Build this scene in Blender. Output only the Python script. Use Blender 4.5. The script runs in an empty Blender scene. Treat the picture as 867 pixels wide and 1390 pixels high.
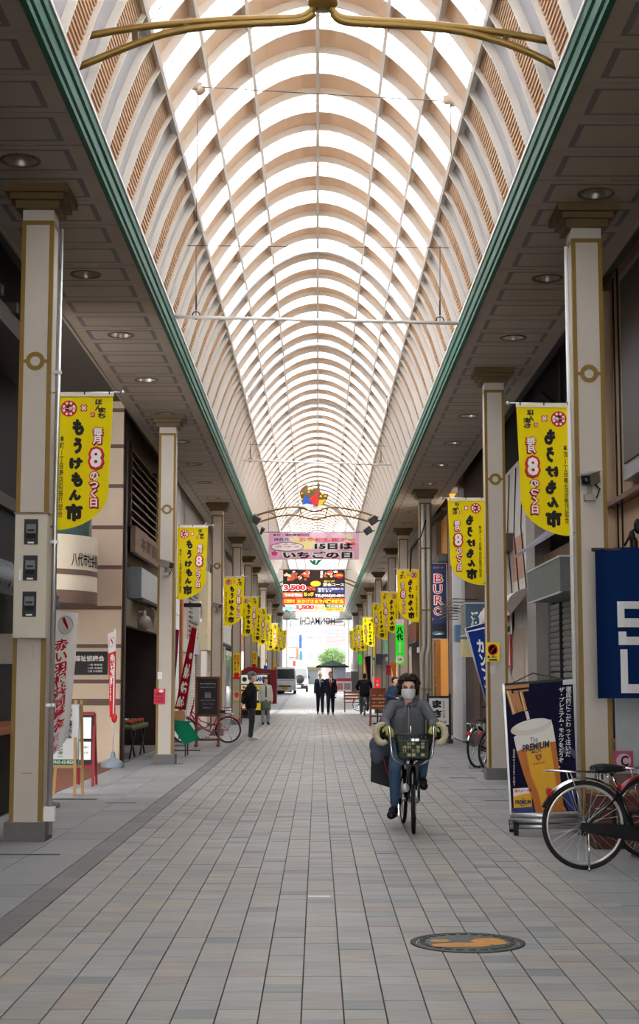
import bpy, bmesh, math, random
from mathutils import Vector, Matrix, Euler
R = random.Random(7)
S = bpy.context.scene
COL = S.collection
PI = math.pi
# ------------------------------------------------------------------ camera
F_PX, IMG_W, CAM_H = 2020.0, 867.0, 1.45
cam_d = bpy.data.cameras.new('camera'); cam = bpy.data.objects.new('camera', cam_d); COL.objects.link(cam)
cam_d.sensor_fit = 'HORIZONTAL'; cam_d.sensor_width = 36.0; cam_d.lens = 36.0 * F_PX / IMG_W
cam_d.clip_start = 0.1; cam_d.clip_end = 600
cam.location = (0, 0, CAM_H)
cam.rotation_euler = (PI / 2 + math.atan(227 / F_PX), 0, -math.atan(2.5 / F_PX))
S.camera = cam
# ------------------------------------------------------------------ overcast sky and exposure
w = bpy.data.worlds.new('overcast'); S.world = w; w.use_nodes = True
wn = w.node_tree.nodes; wl = w.node_tree.links
bg = wn['Background']; bg.inputs['Color'].default_value = (0.97, 0.985, 1.0, 1); bg.inputs['Strength'].default_value = 11.3
S.view_settings.view_transform = 'Standard'; S.view_settings.look = 'None'
S.view_settings.exposure = 0.0; S.view_settings.gamma = 1.0
try: S.view_settings.use_curve_mapping = False
except Exception: pass
S.cycles.max_bounces = 8; S.cycles.diffuse_bounces = 5; S.cycles.transparent_max_bounces = 16
S.cycles.caustics_reflective = False; S.cycles.caustics_refractive = False

# ------------------------------------------------------------------ materials
def lin(c):
    c = c / 255.0
    return c / 12.92 if c <= 0.04045 else ((c + 0.055) / 1.055) ** 2.4
def rgb(t): return (lin(t[0]), lin(t[1]), lin(t[2]), 1)
MATS = {}
def M(name, col, rough=0.65, metal=0.0, var=0.10, scale=6.0, bump=0.0, bscale=60.0, spec=0.35, emit=0.0, grain=None, rnd=0.0):
    """procedural principled material: colour broken up by two noises, optional bump"""
    if name in MATS: return MATS[name]
    m = bpy.data.materials.new(name); m.use_nodes = True
    n, l = m.node_tree.nodes, m.node_tree.links
    b = n['Principled BSDF']; b.inputs['Roughness'].default_value = rough; b.inputs['Metallic'].default_value = metal
    b.inputs['Specular IOR Level'].default_value = spec
    base = rgb(col)
    tc = n.new('ShaderNodeTexCoord')
    src = tc.outputs['Object']
    if grain:
        mp = n.new('ShaderNodeMapping'); mp.inputs['Scale'].default_value = grain; l.new(src, mp.inputs['Vector']); src = mp.outputs['Vector']
    ns = n.new('ShaderNodeTexNoise'); ns.inputs['Scale'].default_value = scale; ns.inputs['Detail'].default_value = 5; ns.inputs['Roughness'].default_value = 0.65
    l.new(src, ns.inputs['Vector'])
    mx = n.new('ShaderNodeMix'); mx.data_type = 'RGBA'
    lo = tuple(max(0, v * (1 - var * 1.6)) for v in base[:3]) + (1,); hi = tuple(min(1, v * (1 + var * 1.2)) for v in base[:3]) + (1,)
    mx.inputs['A'].default_value = lo; mx.inputs['B'].default_value = hi
    l.new(ns.outputs['Fac'], mx.inputs['Factor'])
    out = mx.outputs['Result']
    if rnd > 0:
        oi = n.new('ShaderNodeObjectInfo'); hs = n.new('ShaderNodeHueSaturation')
        mr = n.new('ShaderNodeMapRange'); mr.inputs['To Min'].default_value = 1 - rnd; mr.inputs['To Max'].default_value = 1 + rnd
        l.new(oi.outputs['Random'], mr.inputs['Value']); l.new(mr.outputs['Result'], hs.inputs['Value']); l.new(out, hs.inputs['Color']); out = hs.outputs['Color']
    l.new(out, b.inputs['Base Color'])
    if bump > 0:
        n2 = n.new('ShaderNodeTexNoise'); n2.inputs['Scale'].default_value = bscale; n2.inputs['Detail'].default_value = 3
        l.new(src, n2.inputs['Vector'])
        bp = n.new('ShaderNodeBump'); bp.inputs['Strength'].default_value = bump; bp.inputs['Distance'].default_value = 0.01
        l.new(n2.outputs['Fac'], bp.inputs['Height']); l.new(bp.outputs['Normal'], b.inputs['Normal'])
    if emit > 0:
        b.inputs['Emission Color'].default_value = base; b.inputs['Emission Strength'].default_value = emit
    MATS[name] = m
    return m
def M_cloth(name, col, trans=0.35, var=0.06):
    if name in MATS: return MATS[name]
    m = M(name, col, 0.8, 0, var, 3.0, spec=0.1); n, l = m.node_tree.nodes, m.node_tree.links
    b = n['Principled BSDF']; o = n['Material Output']
    t = n.new('ShaderNodeBsdfTranslucent'); t.inputs['Color'].default_value = rgb(col)
    a = n.new('ShaderNodeMixShader'); a.inputs[0].default_value = trans
    l.new(b.outputs[0], a.inputs[1]); l.new(t.outputs[0], a.inputs[2]); l.new(a.outputs[0], o.inputs['Surface'])
    return m
def M_glazing(name, transp=0.6, col=(0.95, 0.97, 1.0)):
    m = bpy.data.materials.new(name); m.use_nodes = True
    n, l = m.node_tree.nodes, m.node_tree.links
    n.remove(n['Principled BSDF']); o = n['Material Output']
    tc = n.new('ShaderNodeTexCoord'); ns = n.new('ShaderNodeTexNoise'); ns.inputs['Scale'].default_value = 2.5; l.new(tc.outputs['Object'], ns.inputs['Vector'])
    cr = n.new('ShaderNodeMix'); cr.data_type = 'RGBA'; cr.inputs['A'].default_value = (col[0] * .88, col[1] * .88, col[2] * .88, 1); cr.inputs['B'].default_value = (*col, 1); l.new(ns.outputs['Fac'], cr.inputs['Factor'])
    a = n.new('ShaderNodeBsdfTransparent'); l.new(cr.outputs['Result'], a.inputs['Color'])
    b = n.new('ShaderNodeBsdfTranslucent'); l.new(cr.outputs['Result'], b.inputs['Color'])
    mx = n.new('ShaderNodeMixShader'); mx.inputs[0].default_value = 1 - transp
    l.new(a.outputs[0], mx.inputs[1]); l.new(b.outputs[0], mx.inputs[2]); l.new(mx.outputs[0], o.inputs['Surface'])
    MATS[name] = m
    return m
def M_glass(name, tint=(0.6, 0.65, 0.66), refl=0.12):
    m = bpy.data.materials.new(name); m.use_nodes = True
    n, l = m.node_tree.nodes, m.node_tree.links
    n.remove(n['Principled BSDF']); o = n['Material Output']
    a = n.new('ShaderNodeBsdfTransparent'); a.inputs['Color'].default_value = (*tint, 1)
    g = n.new('ShaderNodeBsdfGlossy'); g.inputs['Roughness'].default_value = 0.03
    fr = n.new('ShaderNodeFresnel'); fr.inputs['IOR'].default_value = 1.5
    mx = n.new('ShaderNodeMixShader'); l.new(fr.outputs[0], mx.inputs[0]); l.new(a.outputs[0], mx.inputs[1]); l.new(g.outputs[0], mx.inputs[2]); l.new(mx.outputs[0], o.inputs['Surface'])
    MATS[name] = m
    return m

# ------------------------------------------------------------------ mesh builder
class MB:
    def __init__(s): s.v = []; s.f = []; s.m = []; s.s = []
    def add(s, vs, fs, mat=0, smooth=False):
        o = len(s.v); s.v.extend([tuple(p) for p in vs])
        for f in fs: s.f.append(tuple(i + o for i in f)); s.m.append(mat); s.s.append(smooth)
        return s
    def box(s, x0, x1, y0, y1, z0, z1, mat=0, T=None):
        vs = [Vector((x, y, z)) for z in (z0, z1) for y in (y0, y1) for x in (x0, x1)]
        if T is not None: vs = [T @ p for p in vs]
        return s.add(vs, [(0, 2, 3, 1), (4, 5, 7, 6), (0, 1, 5, 4), (2, 6, 7, 3), (0, 4, 6, 2), (1, 3, 7, 5)], mat)
    def bar(s, a, b, w, h=None, mat=0, up=(0, 0, 1)):
        """rectangular bar from a to b"""
        a = Vector(a); b = Vector(b); h = h or w; d = (b - a).normalized(); u = Vector(up)
        if abs(d.dot(u)) > 0.98: u = Vector((0, 1, 0))
        x = d.cross(u).normalized(); u = x.cross(d)
        vs = []
        for p in (a, b):
            for i, j in ((-1, -1), (1, -1), (1, 1), (-1, 1)): vs.append(p + x * (i * w / 2) + u * (j * h / 2))
        return s.add(vs, [(0, 1, 2, 3), (7, 6, 5, 4), (0, 4, 5, 1), (1, 5, 6, 2), (2, 6, 7, 3), (3, 7, 4, 0)], mat)
    def tube(s, pts, r, n=8, mat=0, closed=False, cap=True, smooth=True):
        P = [Vector(p) for p in pts]; k = len(P)
        rr = r if isinstance(r, (list, tuple)) else [r] * k
        vs = []; fs = []
        prev = None
        for i in range(k):
            if closed: d = P[(i + 1) % k] - P[i - 1]
            else: d = P[min(i + 1, k - 1)] - P[max(i - 1, 0)]
            d = d.normalized() if d.length > 1e-9 else Vector((0, 0, 1))
            if prev is None:
                u = Vector((0, 0, 1)) if abs(d.z) < 0.9 else Vector((1, 0, 0))
                x = d.cross(u).normalized()
            else:
                x = (prev - d * prev.dot(d)); x = x.normalized() if x.length > 1e-6 else d.orthogonal().normalized()
            prev = x; y = d.cross(x)
            for j in range(n):
                a = 2 * PI * j / n
                vs.append(P[i] + (x * math.cos(a) + y * math.sin(a)) * rr[i])
        for i in range(k if closed else k - 1):
            for j in range(n):
                a, b = i * n + j, i * n + (j + 1) % n
                c, d2 = ((i + 1) % k) * n + (j + 1) % n, ((i + 1) % k) * n + j
                fs.append((a, b, c, d2))
        s.add(vs, fs, mat, smooth)
        if cap and not closed:
            o = len(s.v) - len(vs)
            s.f.append(tuple(o + j for j in reversed(range(n)))); s.m.append(mat); s.s.append(False)
            s.f.append(tuple(o + (k - 1) * n + j for j in range(n))); s.m.append(mat); s.s.append(False)
        return s
    def lathe(s, prof, n=16, mat=0, T=None, smooth=True, a0=0, a1=2 * PI):
        full = abs(a1 - a0 - 2 * PI) < 1e-6
        m = n if full else n + 1
        vs = []
        for (r, z) in prof:
            for j in range(m):
                a = a0 + (a1 - a0) * j / n
                p = Vector((r * math.cos(a), r * math.sin(a), z)); vs.append(T @ p if T is not None else p)
        fs = []
        for i in range(len(prof) - 1):
            for j in range(n):
                b = (j + 1) % m
                fs.append((i * m + j, i * m + b, (i + 1) * m + b, (i + 1) * m + j))
        return s.add(vs, fs, mat, smooth)
    def prism(s, poly, t, mat=0, T=None, smooth=False):
        """polygon in XZ (facing -Y) with thickness t along +Y"""
        n = len(poly)
        vs = [Vector((x, 0, z)) for x, z in poly] + [Vector((x, t, z)) for x, z in poly]
        if T is not None: vs = [T @ p for p in vs]
        fs = [tuple(range(n)), tuple(reversed(range(n, 2 * n)))] + [(i, i + n, (i + 1) % n + n, (i + 1) % n) for i in range(n)]
        return s.add(vs, fs, mat, smooth)
    def ball(s, c, r, n=10, mat=0, sc=(1, 1, 1)):
        prof = [(max(1e-4, math.sin(PI * i / (n // 2 + 1))), -math.cos(PI * i / (n // 2 + 1))) for i in range(n // 2 + 2)]
        T = Matrix.Translation(c) @ Matrix.Diagonal((r * sc[0], r * sc[1], r * sc[2], 1))
        return s.lathe(prof, n, mat, T)
    def mesh(s, name, mats):
        me = bpy.data.meshes.new(name); me.from_pydata(s.v, [], s.f)
        for m in mats: me.materials.append(m)
        me.polygons.foreach_set('material_index', s.m); me.polygons.foreach_set('use_smooth', s.s)
        me.update(); return me
    def obj(s, name, mats, parent=None, loc=None, rot=None):
        if not isinstance(mats, (list, tuple)): mats = [mats]
        return link(name, s.mesh(name, mats), parent, loc, rot)
_ch = {}
def link(name, me, parent=None, loc=None, rot=None, scale=None):
    o = bpy.data.objects.new(name, me); COL.objects.link(o)
    if parent is not None: o.parent = parent; _ch.setdefault(parent.name, []).append(o)
    if loc is not None: o.location = loc
    if rot is not None: o.rotation_euler = rot
    if scale is not None: o.scale = scale
    return o
def tag(o, label=None, cat=None, group=None, kind=None):
    if label: o['label'] = label
    if cat: o['category'] = cat
    if group: o['group'] = group
    if kind: o['kind'] = kind
    return o
def thing(name, label, cat, loc=(0, 0, 0), rz=0.0, group=None):
    return tag(link(name, None, None, loc, (0, 0, rz)), label, cat, group)
def box(parent, name, x0, x1, y0, y1, z0, z1, mat):
    return MB().box(x0, x1, y0, y1, z0, z1).obj(name, mat, parent)
def copy_tree(o, parent=None, children=None):
    c = o.copy(); COL.objects.link(c)
    if parent is not None: c.parent = parent; _ch.setdefault(parent.name, []).append(c)
    for ch in KIDS(o): copy_tree(ch, c)
    return c
def KIDS(o): return list(_ch.get(o.name, []))
# ------------------------------------------------------------------ lettering (built-in typeface, turned into mesh)
_tc = {}
def glyphs(s, bold=0.0, vertical=False, res=2, space=1.0):
    key = (s, bold, vertical, res)
    if key in _tc: return _tc[key]
    cu = bpy.data.curves.new('t', 'FONT'); cu.body = '\n'.join(s) if vertical else s
    cu.size = 1; cu.resolution_u = res; cu.offset = bold; cu.align_x = 'CENTER'; cu.space_line = 0.98; cu.space_character = space
    o = bpy.data.objects.new('t', cu); COL.objects.link(o)
    bpy.context.view_layer.update()
    me = bpy.data.meshes.new_from_object(o.evaluated_get(bpy.context.evaluated_depsgraph_get()))
    v = [(p.co.x, p.co.y) for p in me.vertices]; f = [tuple(p.vertices) for p in me.polygons]
    bpy.data.objects.remove(o); bpy.data.curves.remove(cu); bpy.data.meshes.remove(me)
    x0 = min(p[0] for p in v); x1 = max(p[0] for p in v); y0 = min(p[1] for p in v); y1 = max(p[1] for p in v)
    _tc[key] = (v, f, (x0, x1, y0, y1)); return _tc[key]
def put_text(mb, s, cx, cz, wd, ht, mat=0, y=0.0, bold=0.0, vertical=False, T=None, res=2, ref=None):
    """lettering in the XZ plane facing -Y, fitted in a wd x ht box centred at (cx, cz); ref: bold value whose box gives the fit"""
    v, f, bb = glyphs(s, bold, vertical, res)
    if ref is not None: bb = glyphs(s, ref, vertical, res)[2]
    sx = wd / (bb[1] - bb[0]); sz = ht / (bb[3] - bb[2])
    mx = (bb[0] + bb[1]) / 2; mz = (bb[2] + bb[3]) / 2
    vs = [Vector((cx + (a - mx) * sx, y, cz + (b - mz) * sz)) for a, b in v]
    if T is not None: vs = [T @ p for p in vs]
    mb.add(vs, f, mat)
def P(px, py, Y):
    """point in the street at distance Y that the photograph shows at pixel (px, py) (used to place things)"""
    a = (px - 433.5) / F_PX; b = (695 - py) / F_PX; th = math.atan(227 / F_PX); ya = math.atan(2.5 / F_PX)
    fy = math.cos(th) - b * math.sin(th); z = math.sin(th) + b * math.cos(th)
    x = a * math.cos(ya) + fy * math.sin(ya); y = -a * math.sin(ya) + fy * math.cos(ya)
    return Vector((x * Y / y, Y, CAM_H + z * Y / y))
def ground_z(Y): return 0.0 if Y < 72 else min(0.5, (Y - 72) / 32 * 0.5)
# ================================================================== MATERIAL SET
cream = M('cream_paint', (188, 177, 164), 0.45, var=0.07, scale=2.5, bump=0.05, bscale=20)
gold = M('bronze_brown_paint', (128, 98, 28), 0.42, var=0.10, scale=5)
gold_pipe = M('gold_painted_pipe', (134, 104, 44), 0.35, 0.3, var=0.12, scale=8)
capm = M('capital_brown_paint', (92, 70, 32), 0.45, var=0.12, scale=6)
stone = M('grey_plinth_stone', (104, 101, 100), 0.8, var=0.16, scale=25, bump=0.15)
rib_m = M('white_rib_paint', (240, 232, 222), 0.5, var=0.07, scale=2)
tan_m = M_cloth('tan_panel', (234, 208, 180), 0.10, var=0.05)
louvre_m = M('louvre_wood', (222, 184, 146), 0.6, var=0.12, scale=5, grain=(8, 0.6, 8))
louvre_b = M('louvre_back', (150, 108, 76), 0.8)
grey_m = M('grey_wall_panel', (200, 198, 198), 0.6, var=0.08, scale=5)
purl_m = M('purlin_paint', (222, 212, 200), 0.5, var=0.08, scale=3)
glaz = M_glazing('translucent_roof_glazing', 0.66)
green_m = M('green_gutter_paint', (14, 88, 66), 0.55, var=0.14, scale=3, spec=0.2)
soffit_m = M('soffit_panel_paint', (160, 147, 131), 0.5, var=0.05, scale=3, rnd=0.03)
soffit_l = M('soffit_line_paint', (108, 102, 104), 0.5, var=0.05)
joint_m = M('dark_joint', (64, 58, 54), 0.9)
darkbeam = M('dark_beam', (44, 36, 34), 0.7, var=0.2)
roofsheet = M('roof_sheet', (86, 80, 76), 0.7)
chrome = M('chrome', (205, 205, 205), 0.22, 1.0, var=0.05)
alu = M('aluminium', (190, 190, 188), 0.35, 0.8, var=0.06)
blackm = M('black_plastic', (26, 26, 28), 0.5, var=0.1)
black_met = M('black_metal', (30, 28, 28), 0.4, 0.3, var=0.1)
white_m = M('white_paint', (226, 224, 220), 0.5, var=0.05)
red_m = M('red_paint', (196, 28, 36), 0.5, var=0.08)
rubber = M('tyre_rubber', (32, 30, 30), 0.8, var=0.15)
wood_r = M('reddish_wood', (120, 62, 36), 0.55, var=0.25, scale=5, grain=(1, 1, 0.12), bump=0.1)
wood_l = M('light_wood', (190, 150, 96), 0.6, var=0.15, scale=6, grain=(1, 1, 0.15))
wood_d = M('dark_stained_wood', (58, 42, 36), 0.6, var=0.25, scale=6, grain=(1, 1, 0.12))

# ================================================================== FLOOR
tile_m = bpy.data.materials.new('street_tile'); tile_m.use_nodes = True
def _tile():
    n, l = tile_m.node_tree.nodes, tile_m.node_tree.links
    b = n['Principled BSDF']; b.inputs['Roughness'].default_value = 0.55; b.inputs['Specular IOR Level'].default_value = 0.4
    at = n.new('ShaderNodeAttribute'); at.attribute_name = 'shade'
    tc = n.new('ShaderNodeTexCoord')
    mp = n.new('ShaderNodeMapping'); mp.inputs['Scale'].default_value = (3, 26, 3); l.new(tc.outputs['Object'], mp.inputs['Vector'])
    n1 = n.new('ShaderNodeTexNoise'); n1.inputs['Scale'].default_value = 1.6; n1.inputs['Detail'].default_value = 4; l.new(mp.outputs['Vector'], n1.inputs['Vector'])
    n2 = n.new('ShaderNodeTexNoise'); n2.inputs['Scale'].default_value = 0.5; n2.inputs['Detail'].default_value = 4; l.new(tc.outputs['Object'], n2.inputs['Vector'])
    m1 = n.new('ShaderNodeMapRange'); m1.inputs['From Min'].default_value = 0.3; m1.inputs['From Max'].default_value = 0.7; m1.inputs['To Min'].default_value = 0.86; m1.inputs['To Max'].default_value = 1.1; l.new(n1.outputs['Fac'], m1.inputs['Value'])
    m2 = n.new('ShaderNodeMapRange'); m2.inputs['To Min'].default_value = 0.8; m2.inputs['To Max'].default_value = 1.2; l.new(n2.outputs['Fac'], m2.inputs['Value'])
    mu = n.new('ShaderNodeMath'); mu.operation = 'MULTIPLY'; l.new(m1.outputs[0], mu.inputs[0]); l.new(m2.outputs[0], mu.inputs[1])
    hs = n.new('ShaderNodeHueSaturation'); l.new(at.outputs['Color'], hs.inputs['Color']); l.new(mu.outputs[0], hs.inputs['Value']); l.new(hs.outputs['Color'], b.inputs['Base Color'])
    bp = n.new('ShaderNodeBump'); bp.inputs['Strength'].default_value = 0.12; bp.inputs['Distance'].default_value = 0.004; l.new(n1.outputs['Fac'], bp.inputs['Height']); l.new(bp.outputs['Normal'], b.inputs['Normal'])
_tile()
mortar = M('floor_mortar', (72, 68, 66), 0.95, var=0.2, scale=20)
slab_base = M('asphalt_grey', (150, 148, 146), 0.9, var=0.15, scale=3)
Y0, YE = -14.0, 109.0
fl = MB()
ys = [Y0, 72, 104, 109]; zs = [-0.012, -0.012, ground_z(104) - 0.012, ground_z(109) - 0.012]
fl.add([(x, y, z) for y, z in zip(ys, zs) for x in (-9, 9)] + [(x, y, -0.4) for y in ys for x in (-9, 9)],
       [(0, 1, 3, 2), (2, 3, 5, 4), (4, 5, 7, 6)], 0)
floor = tag(fl.obj('floor', mortar), 'grey tiled arcade street floor', None, None, 'structure')
def shade_mesh(name, quads, mat):
    """quads: list of (x0,x1,y0,y1,colour); each a low slab with bevel-less edges, per-piece colour kept in an attribute"""
    vs = []; fs = []; cols = []
    for (x0, x1, y0, y1, c, dz) in quads:
        o = len(vs); z0a, z1a = ground_z(y0) + dz, ground_z(y1) + dz
        vs += [(x0, y0, z0a), (x1, y0, z0a), (x1, y1, z1a), (x0, y1, z1a), (x0, y0, z0a - .012), (x1, y0, z0a - .012), (x1, y1, z1a - .012), (x0, y1, z1a - .012)]
        fs += [(o, o + 1, o + 2, o + 3), (o, o + 4, o + 5, o + 1), (o + 1, o + 5, o + 6, o + 2), (o + 2, o + 6, o + 7, o + 3), (o + 3, o + 7, o + 4, o)]
        cols += [c] * 8
    me = bpy.data.meshes.new(name); me.from_pydata(vs, [], fs); me.materials.append(mat)
    a = me.attributes.new('shade', 'FLOAT_COLOR', 'POINT')
    a.data.foreach_set('color', [v for c in cols for v in c])
    me.update(); return me
def tcol(i):
    r = R.random()
    if r < 0.10: c = (143, 144, 143)
    elif r < 0.155: c = (131, 133, 133)
    elif r < 0.26: c = (156, 149, 138)
    elif r < 0.34: c = (151, 143, 136)
    else: c = (151, 148, 143)
    k = R.uniform(0.96, 1.04)
    return (lin(c[0] * k), lin(c[1] * k), lin(c[2] * k), 1)
PT = 0.185; G_ = 0.007
near = []; far = []
NROW = int((YE - 4.0) / PT)
cols_x = [-0.071 + PT * i for i in range(-9, 11)]
for r in range(NROW):
    y0 = 4.0 + r * PT
    for x in cols_x:
        q = (x + G_ * .5, x + PT - G_ * .5, y0 + .0012, y0 + PT - .0012, tcol(r), R.uniform(-0.0012, 0.0012))
        (near if (6.85 < y0 < 9.65) else far).append(q)
for q in near[:300]: link('floor_tile', shade_mesh('floor_tile', [q], tile_m), floor)
far += near[300:]
tag(link('tile_field', shade_mesh('tile_field', far, tile_m), floor), kind='stuff')
# side slabs, three rows each side, and a darker kerb strip on the left
sl_n = []; sl_f = []
def scol(): 
    k = R.uniform(0.94, 1.05); return (lin(142 * k), lin(142 * k), lin(142 * k), 1)
for sx in (-1, 1):
    edges = [-3.36, -2.88, -2.40, -1.93] if sx < 0 else [1.795, 2.30, 2.81, 3.36]
    for k in range(3):
        y = 5.0 + 0.2 * k
        while y < YE:
            q = (edges[k] + .003, edges[k + 1] - .003, y + .003, y + .597, scol(), R.uniform(-.001, .001))
            (sl_n if 8.5 < y < 24 else sl_f).append(q); y += 0.6
for q in sl_n: link('paving_slab', shade_mesh('paving_slab', [q], tile_m), floor)
tag(link('slab_field', shade_mesh('slab_field', sl_f, tile_m), floor), kind='stuff')
kb = []
y = 4.0
while y < YE:
    k = R.uniform(.9, 1.06); kb.append((-1.925, -1.742, y + .003, y + .597, (lin(118 * k), lin(116 * k), lin(116 * k), 1), 0.0)); y += .6
for q in kb[5:50]: link('kerb_stone', shade_mesh('kerb_stone', [q], tile_m), floor)
tag(link('kerb_strip', shade_mesh('kerb_strip', kb[:5] + kb[50:], tile_m), floor), kind='stuff')
def floor_plate(x, y, wx, wy, mat, name):
    MB().box(x - wx / 2, x + wx / 2, y - wy / 2, y + wy / 2, 0, 0.003).obj(name, mat, floor)
iron = M('dark_cast_iron', (62, 62, 60), 0.6, 0.4, var=0.25, scale=30, bump=0.3, bscale=80)
for px, py, wx, wy in ((433, 1217, .15, .05), (428, 1055, .16, .05), (425, 1006, .16, .05)):
    p = P(px, py, 1); Yg = 1.45 / (1.45 - p.z); g = P(px, py, Yg); floor_plate(g.x, g.y, wx, wy, white_m, 'survey_plate')
for px, py, wx, wy in ((97, 1085, .62, .2), (40, 1160, .5, .06), (675, 1087, .3, .05), (662, 1072, .5, .03), (604, 1042, .2, .05), (628, 1056, .4, .05), (165, 1090, .35, .04), (235, 1037, .35, .12)):
    p = P(px, py, 1); Yg = 1.45 / (1.45 - p.z); g = P(px, py, Yg); floor_plate(g.x, g.y, wx, wy, iron, 'drain_grate')
# manhole cover
mh = thing('manhole_cover', 'round cast iron manhole cover with worn orange and teal decoration in the tiles', 'manhole cover', (0.83, 8.45, 0))
MB().lathe([(0.318, -.01), (0.318, .004), (0.29, .004), (0.285, -.002)], 40).obj('ring_frame', iron, mh)
MB().lathe([(0.284, -.002), (0.27, .005), (0.0001, .0055)], 40).obj('lid', M('worn_teal_iron', (86, 98, 92), 0.6, 0.2, var=0.5, scale=24, bump=0.4, bscale=70), mh)
def blob2(mb, cx, cy, rx, ry, z, n=22, seed=1, amp=.18):
    rr = random.Random(seed); ph = [rr.uniform(0, 6) for _ in range(4)]
    pts = []
    for j in range(n):
        a = 2 * PI * j / n; k = 1 + amp * (math.sin(2 * a + ph[0]) * .5 + math.sin(3 * a + ph[1]) * .4 + math.sin(7 * a + ph[2]) * .25)
        pts.append((cx + rx * k * math.cos(a), cy + ry * k * math.sin(a), z))
    mb.add(pts, [tuple(range(n))])
mo = MB(); blob2(mo, -0.05, -.11, .15, .075, .0085, seed=3); blob2(mo, .12, .0, .10, .10, .0085, seed=5); blob2(mo, -.15, .02, .05, .05, .0085, seed=8)
mo.obj('orange_emblem', M('worn_orange_enamel', (214, 142, 44), 0.5, var=0.4, scale=40), mh)
stud = MB().box(-.014, .014, -.018, .018, -.002, .002).mesh('grip_stud', [iron])
for k in range(24):
    a = 2 * PI * k / 24; link('grip_stud', stud, mh, (.25 * math.cos(a), .25 * math.sin(a), .0065), (0, 0, a))

# ================================================================== VAULT (ceiling)
ZG, ZC, XG, XA = 6.35, 8.61, 1.94, 1.534            # gutter line, crown, half width, side purlin
def pz0(x):
    x = abs(x)
    if x <= XA: return ZC - .517 * x * x
    t = x - XA; return ZC - .517 * XA * XA - 1.586 * t - 2.43 * t * t
def prof(x, off=0.0):
    """vault cross-section: parabolic crown, steeper flanks; off = distance outwards"""
    e = .002; d = (pz0(x + e) - pz0(x - e)) / (2 * e); L = math.hypot(d, 1)
    return (x - d / L * off, pz0(x) + off / L)
ceiling = tag(link('ceiling', None), 'barrel vault of white ribs, tan panels and glazing', None, None, 'structure')
BAY, T1, FT = 1.21, 0.63, 0.024          # bay: fin | tan cell | fin | glazed cell
DU, DL = 0.085, 0.072                     # depth of the fins in the crown and on the flanks
PUR = [-XA, -1.18, -0.736, 0.0, 0.736, 1.18, XA]
def strip_mesh(name, xa, xb, y0, y1, o_in, o_out, n, mat=0):
    mb = MB(); vs = []
    for i in range(n + 1):
        x = xa + (xb - xa) * i / n
        a = prof(x, o_in); b = prof(x, o_out)
        vs += [(a[0], y0, a[1]), (a[0], y1, a[1]), (b[0], y1, b[1]), (b[0], y0, b[1])]
    fs = []
    for i in range(n):
        for j in range(4):
            fs.append((i * 4 + j, i * 4 + (j + 1) % 4, (i + 1) * 4 + (j + 1) % 4, (i + 1) * 4 + j))
    fs += [(3, 2, 1, 0), (n * 4, n * 4 + 1, n * 4 + 2, n * 4 + 3)]
    mb.add(vs, fs, mat); return mb
rib_a = strip_mesh('rib', -XG - .01, XG + .01, 0, FT, 0, .13, 26).mesh('rib', [rib_m])
tan_me = []; gl_me = []
gbar = M('glazing_bar', (150, 148, 150), .5)
for i in range(6):
    tan_me.append(strip_mesh('t', PUR[i], PUR[i + 1], FT, T1, DU, DU + .01, 4).mesh('roof_panel', [tan_m]))
    g_ = strip_mesh('g', PUR[i], PUR[i + 1], T1 + FT, BAY, DU, DU + .006, 4)
    b_ = strip_mesh('g', PUR[i], PUR[i + 1], BAY - .16, BAY - .145, DU - .008, DU, 4, 1); k = len(g_.v)
    g_.v += b_.v; g_.f += [tuple(q + k for q in f) for f in b_.f]; g_.m += b_.m; g_.s += b_.s
    gl_me.append(g_.mesh('glazing_pane', [glaz, gbar]))
def louvre(sgn):
    mb = strip_mesh('b', sgn * XG, sgn * XA, FT, T1, DL - .005, DL + .015, 6, 1)
    NS = 30
    for k in range(NS):
        t = (k + .5) / NS; x = sgn * (XG + (XA - XG) * t)
        a = prof(x, DL - .035); b = prof(x, DL - .004)
        d = (Vector((prof(x + .005)[0] - prof(x - .005)[0], 0, prof(x + .005)[1] - prof(x - .005)[1]))).normalized() * .0095
        vs = []
        for y in (FT, T1): vs += [(a[0] - d.x, y, a[1] - d.z), (a[0] + d.x, y, a[1] + d.z), (b[0] + d.x, y, b[1] + d.z), (b[0] - d.x, y, b[1] - d.z)]
        mb.add(vs, [(0, 1, 5, 4), (1, 2, 6, 5), (3, 0, 4, 7)], 0)
    return mb.mesh('louvre_panel', [louvre_m, louvre_b])
lou = {s: louvre(s) for s in (-1, 1)}
gre = {s: strip_mesh('w', s * XG, s * XA, T1 + FT, BAY, DL, DL + .02, 6).mesh('wall_panel', [grey_m]) for s in (-1, 1)}
stuff = {'rib': MB(), 'tan': MB(), 'glz': MB(), 'lou': MB(), 'gre': MB()}
def append(mb, me, y):
    k = len(mb.v); mb.v.extend([(v.co.x, v.co.y + y, v.co.z) for v in me.vertices])
    for p in me.polygons: mb.f.append(tuple(i + k for i in p.vertices)); mb.m.append(p.material_index); mb.s.append(False)
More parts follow.
